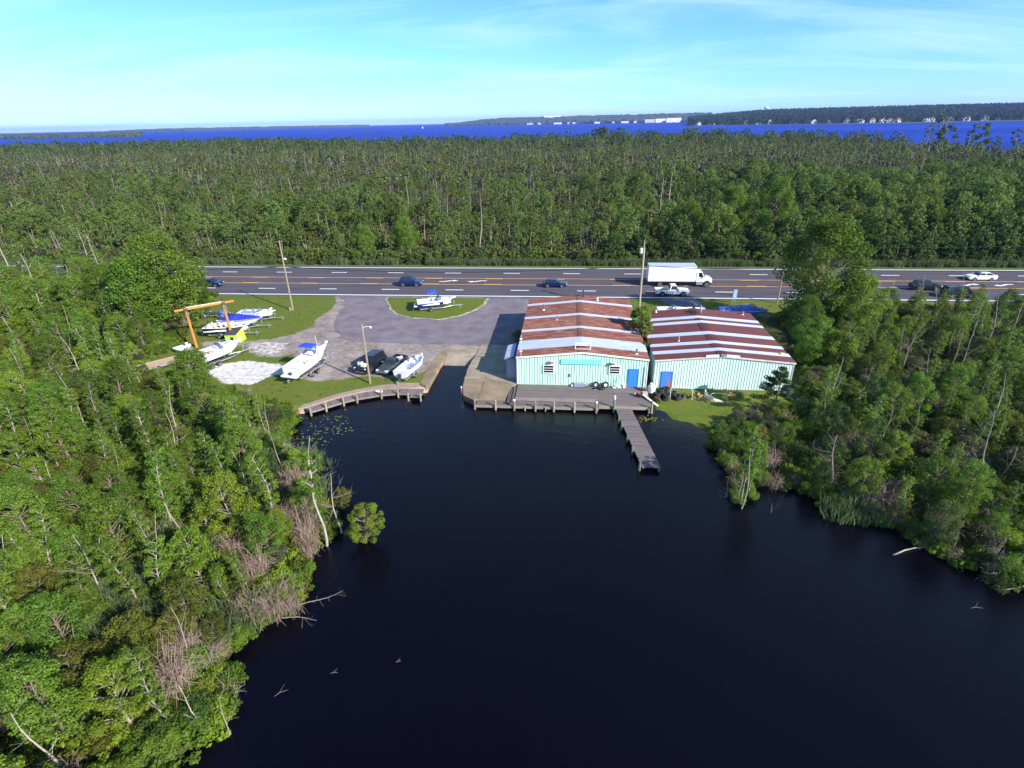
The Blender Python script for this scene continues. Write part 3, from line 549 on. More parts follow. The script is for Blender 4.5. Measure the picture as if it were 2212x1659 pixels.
for x, y, zt in ((-9.56, 51.75, .62), (-7.29, 51.75, .62), (-5.25, 51.75, .70), (-2.98, 51.75, .55), (-1.0, 51.75, .58), (1.19, 51.75, .6), (3.51, 51.75, .72), (9.31, 52.0, .85), (9.02, 52.0, -.05), (-1.9, 51.78, -.15), (-4.1, 51.78, -.2)):
    s = MB(); pile(s, x, y, -1.8, zt, .12 if zt > 0 else .09); po = dk(s, 'pile', M_pile)
    if x in (-5.25, 3.51): c_ = MB(); c_.lathe([(.135, zt - .12), (.135, zt + .01), (.03, zt + .03)], (x, y, 0), 'z', 8); c_.build('white_cap', M_trim, po)
for x in np.arange(-4.8, 9, 2.0):
    s = MB(); s.bb(x, 52.3, -.26, x + .09, 57.0, -.205 if x < 3.7 else -.05); dk(s, 'joist', M_pile)
for x, dz in ((-5.55, .0), (-5.80, -.1), (-6.05, -.12)):                                   # steps at the left end
    s = MB(); s.bb(x - .10, 52.3, -.15, x + .11, 56.4, dz + .10); dk(s, 'stair_tread', mat('dark_step', (.07, .06, .06), .9, (.12, .10, .10), 2, (6, .4, 1)))

PR = empty('finger_pier', (6.9, 46.5, 0), 0, 'narrow timber finger pier running out over the dark water', 'pier')
def pr(mb, nm, mt): return mb.build(nm, mt, PR, (-6.9, -46.5, 0))
def pier_x(y): return 5.52 + (52.0 - y) * .139
yy = 41.15; k = 0
while yy < 51.9:
    xo = pier_x(yy); dz = .0 if yy < 51.3 else .05
    s = MB(); s.box((xo + .84 + random.uniform(-.02, .02), yy + .07, -.18 + dz + random.uniform(-.006, .006)), (1.68, .132, .045), 0, random.uniform(-.006, .006)); pr(s, 'deck_board', M_wood); yy += .146
for u in (.12, 1.52):
    s = MB(); s.extr([(pier_x(41.2) + u, 41.2, -.36), (pier_x(41.2) + u + .09, 41.2, -.36), (pier_x(41.2) + u + .09, 41.2, -.212), (pier_x(41.2) + u, 41.2, -.212)], (pier_x(52) - pier_x(41.2), 10.8, 0)); pr(s, 'stringer', M_pile)
for y, zt, gr in ((51.95, 1.0, 1), (49.61, .25, 1), (48.31, .25, 1), (45.97, .28, 1), (43.9, .25, 1), (41.3, .38, 1)):
    s = MB(); pile(s, pier_x(y) - .14, y, -1.8, zt, .125); pr(s, 'pile', M_pilegreen)
for y in (41.32, 44.5, 48): s = MB(); pile(s, pier_x(y) + 1.55, y, -1.8, -.22, .10); pr(s, 'pile', M_pile)
s = MB(); s.lathe([(.10, 0), (.11, .25), (.10, .42), (.05, .46)], (pier_x(51.95) - .13, 51.95, .95), 'z', 8); tag(s.build('pile_cap', M_trim), 'white cylinder capping the tall corner pile of the finger pier', 'cap')

LD = empty('curved_dock', (-21.5, 53.2, 0), 0, 'low curved timber dock along the grassy left bank', 'dock')
def ld(mb, nm, mt): return mb.build(nm, mt, LD, (21.5, -53.2, 0))
FR = [(-27.1, 49.25), (-25.76, 50.40), (-24.32, 51.75), (-23.08, 52.6), (-20.62, 53.75), (-18.8, 54.2), (-17.3, 54.25), (-15.95, 54.3)]
def along(path, step):
    P = [np.array(q, float) for q in path]; out = []; acc = 0
    for a, c in zip(P[:-1], P[1:]):
        L = np.linalg.norm(c - a); d = (c - a) / L; tpos = acc
        while tpos < L: out.append((a + d * tpos, d)); tpos += step
        acc = tpos - L
    return out
for q, d in along(FR, .172):
    nrm = np.array([-d[1], d[0]]); ctr = q + nrm * .72; s = MB(); s.box((ctr[0], ctr[1], -.16 + random.uniform(-.008, .008)), (1.42 + random.uniform(-.03, .03), .158, .045), 0, math.atan2(nrm[1], nrm[0])); ld(s, 'deck_board', M_woodx)
s = MB()
for a, c in zip(FR[:-1], FR[1:]):
    d = np.array(c) - np.array(a); L = np.linalg.norm(d); s.box(((a[0] + c[0]) / 2, (a[1] + c[1]) / 2, -.26), (L + .02, .07, .16), 0, math.atan2(d[1], d[0]))
ld(s, 'edge_beam', M_pile)
for k in range(10): s = MB(); s.bb(-17.25 + k * .13, 53.30, -.20, -17.25 + k * .13 + .12, 54.22, -.155); ld(s, 'deck_board', M_woodx)
for x, y in ((-26.95, 49.20), (-25.70, 50.28), (-24.24, 51.62), (-23.0, 52.46), (-20.56, 53.6), (-18.75, 54.03), (-17.35, 53.25), (-15.95, 53.3), (-15.85, 55.6)):
    s = MB(); pile(s, x, y, -1.7, .48 + random.uniform(-.06, .1), .12); ld(s, 'pile', M_pile)
s = MB(); s.lathe([(.05, -.42), (.11, -.36), (.12, .3), (.06, .38)], (0, 0, .12), 'x', 8); o = s.build('boat_fender', M_gel, None, (-21.0, 54.25, -.12), .1); tag(o, 'white fender lying on the curved dock beside a pile', 'fender')
# brown sand strip behind the dock
bk = [(-28.6, 49.6), (-27.4, 51.6), (-25.4, 53.5), (-23.9, 54.6), (-21.2, 55.9), (-19.0, 56.5), (-16.9, 56.85)]
o = sheet(bk + [(-16.9, 55.55), (-19, 55.35), (-21.1, 54.95), (-23.7, 53.7), (-25.1, 52.7), (-26.7, 51.2), (-27.9, 50.0)], .035, 'sand_path', mat('brown_sand', (.33, .24, .20), .95, (.25, .18, .15), 1.5), .2, thick=.9); o['kind'] = 'structure'

# ================================================================== POLES AND WIRES
def pole(x, y, h, label, name='utility_pole', r=.15, lean=(0, 0)):
    r_ = empty(name, (x, y, 0), 0, label, 'pole'); s = MB(); s.tube([(0, 0, -.3), (lean[0] * .5, lean[1] * .5, h * .5), (lean[0], lean[1], h)], [r, r * .85, r * .68], 8); s.build('shaft', M_pole, r_); return r_
PA = pole(-45.12, 83.3, 11.4, 'bare timber utility pole standing on the grass left of the driveway')
s = MB(); s.box((.2, 0, 8.55), (.35, .1, .1)); s.lathe([(.02, 8.4), (.16, 8.42), (.15, 8.62), (.03, 8.7)], (.45, 0, 0), 'z', 8); s.build('lamp_head', M_trim, PA)
s = MB(); s.tube([(-.55, 0, 11.2), (.55, 0, 11.25)], .05, 5); s.build('crossarm', M_pole, PA)
s = MB(); s.box((-.35, -.1, .25), (.35, .3, .5)); s.build('meter_box', mat('weathered_box', (.35, .25, .15), .8), PA)
PB = pole(-22.75, 56.3, 7.4, 'timber yard pole with a white lamp arm near the parked trucks', 'lamp_pole', .13)
s = MB(); s.tube([(0, 0, 6.75), (.15, 0, 7.0), (.5, 0, 7.1), (.95, 0, 7.1)], .03, 6); s.build('lamp_arm', M_trim, PB); s = MB(); s.lathe([(.03, .10), (.10, .05), (.12, -.12), (.02, -.16)], (.98, 0, 7.06), 'z', 8); s.build('lamp_head', M_trim, PB)
PC = pole(11.6, 85.0, 11.2, 'tall grey utility pole with a white transformer behind the boathouse', r=.17)
s = MB(); s.lathe([(.05, -.42), (.22, -.38), (.23, .32), (.10, .42)], (-.38, 0, 9.55), 'z', 10); tr = s.build('transformer', M_trim, PC); s = MB(); s.tube([(-.38, 0, 9.9), (-.34, 0, 10.2)], .04, 5); s.build('bushing', M_dark, tr)
s = MB(); s.tube([(-.25, -.2, 10.95), (.25, .2, 10.95)], .06, 5); s.box((0, 0, 11.05), (.2, .2, .3)); s.build('crossarm', M_dark, PC)
s = MB(); s.tube([(.17, 0, .2), (.15, 0, 10)], .025, 5); s.build('ground_wire', M_trim, PC)
PD = pole(34.4, 90.0, 6.3, 'timber utility pole half hidden by the tall tree beside the red-roofed hall')
PE = pole(14.97, 120.5, 7.6, 'thin grey pole at the far edge of the road', r=.08)
PF = pole(-118, 85, 11.2, 'timber utility pole among the trees at the far left of the road'); PG = pole(98, 88.5, 10.8, 'timber utility pole among the trees at the far right of the road')
def wire(a, c, sag, r, label):
    s = MB(); pts = []
    for k in range(25):
        u = k / 24; pts.append((a[0] + (c[0] - a[0]) * u, a[1] + (c[1] - a[1]) * u, a[2] + (c[2] - a[2]) * u - sag * 4 * u * (1 - u)))
    s.tube(pts, r, 4, 0, False); tag(s.build('power_line', M_black), label, 'wire')
seq = [((-118, 85), 'left woods and the grass verge pole'), ((-45.12, 83.3), 'grass verge pole and the transformer pole'), ((11.6, 85), 'transformer pole and the hidden pole'), ((34.4, 90), 'hidden pole and the right woods'), ((98, 88.5), '')]
for (a, nm), (c, _) in zip(seq[:-1], seq[1:]):
    sg = .9 if abs(c[0] - a[0]) > 40 else .35
    if a[0] < 20: wire((*a, 10.9), (*(c if c[0] < 30 else (98, 88.5)), 10.9), sg if c[0] < 30 else 1.2, .022, 'thin upper power line between the ' + (nm if c[0] < 30 else 'transformer pole and the right woods'))
    wire((*a, 5.9 if a[0] == 34.4 else 7.3), (*c, 5.9 if c[0] == 34.4 else 7.3), sg * 1.1, .050, 'thick lower cable between the ' + nm)
wire((-120, 121.5, 7.4), (14.97, 120.5, 7.4), 1.0, .013, 'thin wire along the far roadside, left of the thin pole'); wire((14.97, 120.5, 7.4), (130, 119, 7.4), 1.0, .013, 'thin wire along the far roadside, right of the thin pole')
SG = empty('roadside_sign', (27.45, 89.6, 0), .25, 'pale blue sign panel on posts beside the road behind the red roof', 'sign')
s = MB(); s.prism([(-.32, 0), (.32, 0), (.32, .05), (-.32, .05)], .7, 2.3); s.build('panel', mat('sign_blue', (.25, .36, .66), .5), SG)
for xx in (-.22, .22): s = MB(); s.tube([(xx, .09, 0), (xx, .09, 2.2)], .035, 5); s.build('post', M_steel, SG)

# ================================================================== VEHICLES
def wheels(root, xs, w, r=.34, wd=.22, rim=M_chrome, z=None):
    for x in xs:
        for sg in (-1, 1):
            s = MB(); yo = sg * (w / 2 - wd / 2 + .02); z_ = r if z is None else z
            s.lathe([(r * .7, -wd / 2), (r * .96, -wd / 2), (r, -wd / 4), (r, wd / 4), (r * .96, wd / 2), (r * .7, wd / 2)], (0, 0, 0), 'y', 16)
            wo_ = s.build('wheel', M_black, root, (x, yo, z_)); q = MB(); q.lathe([(r * .66, -wd / 2 + .01), (r * .60, sg * (wd / 2 + .006)), (r * .2, sg * (wd / 2 - .02)), (.03, sg * (wd / 2 + .01))] if sg > 0 else [(.03, -wd / 2 - .01), (r * .2, -wd / 2 + .02), (r * .60, -wd / 2 - .006), (r * .66, wd / 2 - .01)], (0, 0, 0), 'y', 12); q.build('rim', rim, wo_)
def ring(x, w, zb, zt): 
    h = zt - zb; return [(x, -w * .88, zb), (x, -w * .98, zb + h * .22), (x, -w, zb + h * .6), (x, -w * .95, zb + h * .9), (x, -w * .86, zt), (x, w * .86, zt), (x, w * .95, zb + h * .9), (x, w, zb + h * .6), (x, w * .98, zb + h * .22), (x, w * .88, zb)]
def quad_on(s, a, b_, c, d, off, inset=.0):
    P = [Vector(q) for q in (a, b_, c, d)]; ctr = sum(P, Vector()) / 4; nrm = (P[1] - P[0]).cross(P[3] - P[0]).normalized()
    P = [ctr + (q - ctr) * (1 - inset) + nrm * off for q in P]; s.add(P + [q - nrm * .015 for q in P], [(0, 1, 2, 3), (7, 6, 5, 4), (0, 4, 5, 1), (1, 5, 6, 2), (2, 6, 7, 3), (3, 7, 4, 0)])
def car(name, label, cat, paint, loc, rz, L=4.5, W=1.82, belt=.95, roof=1.46, hood=.88, tail=.95, wf=.95, rf=.25, rr=-1.25, gr=-1.75, r=.34, mids=(-.35,), rim=M_chrome, plate=True, sc=1.0, rails=False):
    root = empty(name, loc, rz, label, cat); root.scale = (sc, sc, sc); w_ = W / 2; h = L / 2
    s = MB(); s.loft([ring(-h, w_ * .84, .42, tail - .16), ring(-h + .06, w_ * .93, .30, tail - .04), ring(-h + .35, w_ * .99, .21, tail), ring(gr, w_, .20, belt), ring(0, w_, .19, belt - .015), ring(wf, w_, .20, belt - .02), ring(wf + .55 * (h - wf), w_ * .985, .20, hood), ring(h - .28, w_ * .95, .22, hood - .08), ring(h - .08, w_ * .88, .28, hood - .2), ring(h, w_ * .78, .36, hood - .32)])
    s.build('body', paint, root, smooth=False)
    lo = [(wf, .88 * w_, belt - .04), (gr, .88 * w_, belt - .02)]; hi = [(rf, .70 * w_, roof), (rr, .70 * w_, roof - .02)]
    c = MB(); rg = lambda x, y, z, x2, z2: None
    c.loft([[(gr, -.88 * w_, belt - .03), (gr, .88 * w_, belt - .03), (wf, .88 * w_, belt - .04), (wf, -.88 * w_, belt - .04)], [(rr, -.71 * w_, roof - .05), (rr, .71 * w_, roof - .05), (rf, .71 * w_, roof - .04), (rf, -.71 * w_, roof - .04)], [(rr + .12, -.60 * w_, roof), (rr + .12, .60 * w_, roof), (rf - .12, .60 * w_, roof), (rf - .12, -.60 * w_, roof)]]); c.build('cabin', paint, root)
    ztop = roof - .07
    g = MB(); quad_on(g, (wf, .84 * w_, belt), (rf + .02, .68 * w_, ztop), (rf + .02, -.68 * w_, ztop), (wf, -.84 * w_, belt), -.012, .06); 
    g = MB(); quad_on(g, (wf, -.86 * w_, belt), (wf, .86 * w_, belt), (rf, .70 * w_, ztop), (rf, -.70 * w_, ztop), .012, .07); g.build('windshield', M_glass, root)
    g = MB(); quad_on(g, (gr, .86 * w_, belt), (gr, -.86 * w_, belt), (rr, -.70 * w_, ztop), (rr, .70 * w_, ztop), .012, .09); g.build('rear_window', M_glass, root)
    for sg in (-1, 1):
        cuts = [wf] + list(mids) + [gr]
        for a, b_ in zip(cuts[:-1], cuts[1:]):
            u = lambda x: rf + (rr - rf) * (x - wf) / (gr - wf)
            A, B, Cc, Dd = (b_, sg * .88 * w_, belt + .01), (a, sg * .88 * w_, belt + .01), (u(a), sg * .71 * w_, ztop), (u(b_), sg * .71 * w_, ztop)
            g = MB(); quad_on(g, *((A, B, Cc, Dd) if sg < 0 else (B, A, Dd, Cc)), .012, .10); g.build('side_window', M_glass, root)
        s = MB(); s.box((h - .16, sg * w_ * .66, hood - .24), (.16, .34, .14), 0, -sg * .35); s.build('headlight', M_lamp, root)
        s = MB(); s.box((-h + .07, sg * w_ * .74, tail - .2), (.12, .3, .16), 0, sg * .25); s.build('taillight', M_taill, root)
        s = MB(); s.box((wf - .18, sg * (w_ + .06), belt + .06), (.14, .2, .13)); s.build('mirror', paint, root)
        for x in (L * .295, -L * .285):
            s = MB(); s.lathe([(r * 1.16, -.012), (r * 1.16, .012)], (x, sg * (w_ * .965), r + .02), 'y', 16); s.build('wheel_arch', M_black, root)
    s = MB(); s.box((h - .03, 0, .42), (.10, W * .62, .16)); s.build('grille', M_plastic, root)
    s = MB(); s.box((-h + .0, 0, .40), (.10, W * .74, .14)); s.build('rear_bumper', M_plastic, root)
    if rails:
        for sg in (-1, 1): s = MB(); s.tube([(rf - .1, sg * .58 * w_, roof + .05), (rr + .2, sg * .58 * w_, roof + .04)], .025, 5); s.build('roof_rail', M_dark, root)
    wheels(root, (L * .295, -L * .285), W, r, rim=rim); return root
Z0 = .022
car('suv', 'dark blue SUV driving right in the near lanes left of the lot entrance', 'car', M_bluecar, (-29.2, 98.9, Z0), 0, 4.5, 1.85, 1.05, 1.68, .98, 1.08, 1.0, .35, -1.75, -2.05, .36, (-.3, -1.2), rails=True)
car('sedan', 'dark navy sedan driving right behind the boathouse roof', 'car', M_navy, (-2.1, 98.85, Z0), 0, 4.5, 1.8, .92, 1.43, .86, .95, .95, .2, -1.15, -1.8, .33, (-.35,))
car('hatchback', 'dark blue car emerging from behind the trees at the left', 'car', M_navy, (-68.2, 97.4, Z0), 0, 4.5, 1.8, .95, 1.5, .9, 1.0, .9, .2, -1.4, -1.9, .33, (-.35,))
car('suv', 'black SUV driving right in the nearer lanes at the right', 'car', M_blackcar, (61.7, 98.7, Z0), 0, 4.7, 1.88, 1.05, 1.66, 1.0, 1.08, 1.1, .4, -1.5, -2.1, .36, (-.25, -1.2))
car('van', 'dark van half hidden behind treetops at the right of the road', 'van', M_blackcar, (64.6, 94.5, Z0), 0, 5.0, 1.95, 1.1, 1.8, 1.05, 1.15, 1.5, .9, -2.2, -2.4, .35, (.3, -.9))
car('sedan', 'white sedan driving left in the far lanes at the right', 'car', M_whitecar, (74.9, 105.6, Z0), math.pi, 4.8, 1.85, .95, 1.45, .88, .98, 1.0, .3, -1.1, -1.85, .34, (-.3,))

def pickup(name, label, paint, loc, rz, L=5.8, W=1.98, belt=1.1, roof=1.85, hood=1.08, wf=1.0, rf=.55, rr=-.35, cab_end=-.55, r=.40, bedz=.72, rim=M_chrome, second=None, sc=1.0, open_bed=True):
    root = empty(name, loc, rz, label, 'pickup truck'); root.scale = (sc,) * 3; w_ = W / 2; h = L / 2
    s = MB(); s.loft([ring(cab_end, w_, .32, belt), ring(wf, w_, .32, belt - .02), ring(wf + .6, w_ * .98, .32, hood), ring(h - .25, w_ * .96, .36, hood - .06), ring(h - .06, w_ * .90, .42, hood - .2), ring(h, w_ * .86, .48, hood - .35)]); s.build('body', paint, root)
    s = MB(); s.bb(-h + .05, -w_ * .96, .45, cab_end - .03, w_ * .96, bedz); bo = s.build('bed_floor', M_dark if paint is not M_whitecar else M_plastic, root)
    for sg in (-1, 1): s = MB(); s.bb(-h + .02, sg * w_ * .99 - (.09 if sg > 0 else 0), .46, cab_end - .03, sg * w_ * .99 + (.09 if sg < 0 else 0), belt - .02); s.build('bed_side', second or paint, root)
    s = MB(); s.bb(-h, -w_ * .88, .48, -h + .07, w_ * .88, belt - .03); s.build('tailgate', second or paint, root)
    s = MB(); s.bb(cab_end - .1, -w_ * .88, .72, cab_end - .035, w_ * .88, belt - .02); s.build('bed_head', second or paint, root)
    c = MB(); c.loft([[(cab_end, -.90 * w_, belt - .03), (cab_end, .90 * w_, belt - .03), (wf, .90 * w_, belt - .04), (wf, -.90 * w_, belt - .04)], [(rr, -.74 * w_, roof - .05), (rr, .74 * w_, roof - .05), (rf, .74 * w_, roof - .05), (rf, -.74 * w_, roof - .05)], [(rr + .1, -.64 * w_, roof), (rr + .1, .64 * w_, roof), (rf - .1, .64 * w_, roof), (rf - .1, -.64 * w_, roof)]]); c.build('cab', paint, root); zt = roof - .08
    g = MB(); quad_on(g, (wf, -.88 * w_, belt), (wf, .88 * w_, belt), (rf, .73 * w_, zt), (rf, -.73 * w_, zt), .012, .07); g.build('windshield', M_glass, root)
    g = MB(); quad_on(g, (cab_end, .88 * w_, belt), (cab_end, -.88 * w_, belt), (rr, -.73 * w_, zt), (rr, .73 * w_, zt), .012, .12); g.build('rear_window', M_glass, root)
    for sg in (-1, 1):
        A, B, Cc, Dd = (cab_end + .12, sg * .90 * w_, belt + .01), (wf - .05, sg * .90 * w_, belt + .01), (rf, sg * .745 * w_, zt), (rr + .1, sg * .745 * w_, zt)
        g = MB(); quad_on(g, *((A, B, Cc, Dd) if sg < 0 else (B, A, Dd, Cc)), .012, .08); g.build('side_window', M_glass, root)
        s = MB(); s.box((h - .09, sg * w_ * .70, hood - .25), (.16, .36, .2)); s.build('headlight', M_lamp, root)
        s = MB(); s.box((-h + .03, sg * w_ * .93, belt - .2), (.08, .12, .3)); s.build('taillight', M_taill, root)
        s = MB(); s.box((wf - .1, sg * (w_ + .1), belt + .1), (.12, .24, .2)); s.build('mirror', M_plastic, root)
        for x in (L * .31, -L * .30): s = MB(); s.lathe([(r * 1.14, -.012), (r * 1.14, .012)], (x, sg * (w_ * .985), r + .03), 'y', 16); s.build('wheel_arch', M_black, root)
    s = MB(); s.box((h, 0, .55), (.12, W * .9, .2)); s.build('front_bumper', M_steel if rim is M_chrome else M_plastic, root); s = MB(); s.box((h - .03, 0, hood - .3), (.08, W * .5, .24)); s.build('grille', M_plastic, root)
    wheels(root, (L * .31, -L * .30), W, r, .24, rim); return root
pickup('pickup_truck', 'white pickup truck driving right alongside the box truck', M_whitecar, (18.2, 94.2, Z0), 0, 5.7)
def box_truck(loc, rz):
    root = empty('box_truck', loc, rz, 'long white box truck driving right in the inner near lane', 'truck')
    s = MB(); s.bb(-5.6, -1.22, 1.05, 2.75, 1.22, 3.85); bx = s.build('cargo_box', mat('truck_box_white', (.80, .80, .82), .45), root)
    for y in (-1.235, 1.235): s = MB(); s.bb(-5.62, y - .02, 1.02, 2.77, y + .02, 1.14); s.build('side_rail', M_steel, bx); s = MB(); s.bb(-5.62, y - .02, 3.78, 2.77, y + .02, 3.88); s.build('top_rail', M_steel, bx)
    s = MB(); s.bb(-5.55, -1.19, 3.856, 2.7, 1.19, 3.88); s.build('roof_skin', mat('truck_roof', (.42, .50, .72), .5), bx)
    s = MB(); s.bb(-5.5, -.45, .75, 4.9, .45, 1.02); s.build('chassis', M_dark, root)
    s = MB(); s.loft([[(2.95, -1.05, .95), (2.95, 1.05, .95), (4.25, 1.05, .95), (4.25, -1.05, .95)], [(2.95, -1.05, 1.85), (2.95, 1.05, 1.85), (4.25, 1.05, 1.85), (4.25, -1.05, 1.85)], [(3.0, -.95, 2.75), (3.0, .95, 2.75), (3.85, .95, 2.75), (3.85, -.95, 2.75)], [(3.1, -.8, 2.85), (3.1, .8, 2.85), (3.75, .8, 2.85), (3.75, -.8, 2.85)]]); s.build('cab', M_whitecar, root)
    s = MB(); s.loft([ring(4.2, 1.0, .75, 1.85), ring(5.0, .98, .75, 1.75), ring(5.55, .88, .75, 1.62), ring(5.75, .72, .8, 1.4)]); s.build('hood', M_whitecar, root)
    g = MB(); quad_on(g, (4.25, -1.0, 1.88), (4.25, 1.0, 1.88), (3.86, .92, 2.72), (3.86, -.92, 2.72), .012, .08); g.build('windshield', M_glass, root)
    for sg in (-1, 1):
        A, B, Cc, Dd = (3.25, sg * 1.05, 1.86), (4.15, sg * 1.05, 1.86), (3.8, sg * .96, 2.68), (3.25, sg * .96, 2.68)
        g = MB(); quad_on(g, *((A, B, Cc, Dd) if sg < 0 else (B, A, Dd, Cc)), .012, .08); g.build('side_window', M_glass, root)
        s = MB(); s.bb(3.0, sg * .8 - .25, .45, 4.1, sg * .8 + .25, .85); s.build('step', M_steel, root); s = MB(); s.box((4.15, sg * 1.3, 2.1), (.1, .22, .5)); s.build('mirror', M_plastic, root)
        s = MB(); s.box((5.5, sg * .72, 1.2), (.2, .3, .25)); s.build('headlight', M_lamp, root)
        s = MB(); s.lathe([(.62, -.02), (.62, .02)], (4.85, sg * .97, .6), 'y', 16); s.build('wheel_arch', M_black, root)
    s = MB(); s.box((5.72, 0, .62), (.2, 2.0, .3)); s.build('front_bumper', M_plastic, root)
    s = MB(); s.box((-5.6, 0, .6), (.12, 2.0, .14)); s.box((-5.5, .6, .8), (.1, .1, .4)); s.box((-5.5, -.6, .8), (.1, .1, .4)); s.build('rear_bumper', M_dark, root)
    wheels(root, (4.85, -3.4), 2.3, .5, .32); return root
box_truck((20.3, 100.2, Z0), 0)
# parked
V1 = car('suv', 'black off-road SUV with white boxes on its hood, parked nose to the water', 'car', M_blackcar, (-24.05, 60.6, .02), R(-107), 4.6, 2.05, 1.12, 1.85, 1.10, 1.15, .85, .45, -1.9, -2.1, .42, (-.2, -1.1), rim=M_dark)
s = MB(); s.box((.3, .28, .16), (.5, .55, .32)); s.box((.1, -.35, .2), (.45, .5, .4)); s.box((.1, -.35, .405), (.3, .3, .03), 1); o = s.build('white_boxes', [M_trim, M_dark], None, (-24.45, 59.2, 1.06), R(-107)); tag(o, 'two white boxes lying on the hood of the black SUV', 'box')
V2 = pickup('pickup_truck', 'old dark pickup truck with faded green hood and full bed, nose to the water', M_oldgreen, (-21.3, 60.6, .02), R(-104), 4.9, 1.75, .98, 1.5, .98, .7, .3, -.4, -.55, .36, .6, M_dark, M_blackcar)
for k, (x, y, c_) in enumerate(((-21.2, 62.0, M_trim), (-20.7, 61.7, M_seatblue), (-21.35, 61.45, M_dark), (-20.75, 62.35, M_trim), (-21.0, 61.2, M_redp))):
    s = MB(); s.box((0, 0, .13), (.38 + .06 * k, .3, .26), 0, k); s.box((.1, .05, .3), (.2, .2, .12), 0, k * 2); tag(s.build('scrap_item', c_, None, (x, y, .64)), ['pale bundle at the front of the old pickup bed', 'blue bundle at the right side of the old pickup bed', 'dark crate in the old pickup bed near the cab', 'pale bundle at the tailgate of the old pickup', 'red can in the old pickup bed behind the cab'][k], 'scrap')

# ================================================================== BOATS AND TRAILERS
def trailer(label, loc, rz, L=6.0, W=1.9, axles=1, z=.42, tongue=1.6, rim=M_chrome):
    """x forward (tongue at +x)"""
    t = empty('boat_trailer', loc, rz, label, 'trailer')
    for sg in (-1, 1):
        s = MB(); s.tube([(-L / 2, sg * W * .32, z), (L * .18, sg * W * .32, z), (L / 2 - .4, sg * .12, z + .04)], .06, 5); s.build('side_rail', M_steel, t)
        s = MB(); s.bb(-L / 2 + .2, sg * W * .22 - .06, z + .10, L * .25, sg * W * .22 + .06, z + .2); s.build('bunk', M_dark, t)
    for x in (-L / 2 + .15, -L * .15, L * .12): s = MB(); s.bb(x - .05, -W * .36, z - .06, x + .05, W * .36, z + .05); s.build('cross_member', M_steel, t)
    s = MB(); s.tube([(L / 2 - .9, 0, z + .05), (L / 2 + tongue, 0, z + .02)], .06, 5); s.box((L / 2 + tongue, 0, z + .04), (.25, .14, .12)); s.build('tongue', M_steel, t)
    s = MB(); s.tube([(L / 2 + tongue - .35, .12, z + .35), (L / 2 + tongue - .35, .12, .08)], .035, 5); s.lathe([(.10, -.03), (.10, .03)], (L / 2 + tongue - .35, .12, .1), 'y', 8); s.build('jack', M_steel, t)
    s = MB(); s.tube([(L / 2 - .1, 0, z), (L / 2 + .1, 0, z + .75)], .05, 5); s.box((L / 2 - .0, 0, z + .75), (.2, .18, .16)); s.build('winch_post', M_steel, t)
    xs = [-L * .18] if axles == 1 else [-L * .24, -L * .09]
    s = MB()
    for x in xs: s.tube([(x, -W * .46, .3), (x, W * .46, .3)], .04, 5)
    s.build('axle', M_dark, t)
    for sg in (-1, 1):
        s = MB(); a, b_ = min(xs) - .38, max(xs) + .38; yo = sg * W * .5
        s.loft([[(x, yo - .13, zz), (x, yo + .13, zz)] for x, zz in ((a, .32), (a + .1, .62), (a + .3, .72), (b_ - .3, .72), (b_ - .1, .62), (b_, .32))], False, False); s.build('fender', M_steel, t)
    wheels(t, xs, W + .22, .30, .2, rim); return t
def canopy(mb, x0, x1, hw, z, arch, nseg=6):
    rows = []
    for k in range(5):
        u = k / 4; zz = z + .06 * math.sin(math.pi * u); rows.append([(x0 + (x1 - x0) * u, hw * math.cos(math.pi * j / nseg) * 1.0, zz + arch * math.sin(math.pi * j / nseg) ** .6) for j in range(nseg + 1)])
    mb.loft(rows, False, False); mb.loft([[(p[0], p[1], p[2] - .03) for p in r_][::-1] for r_ in rows], False, False)
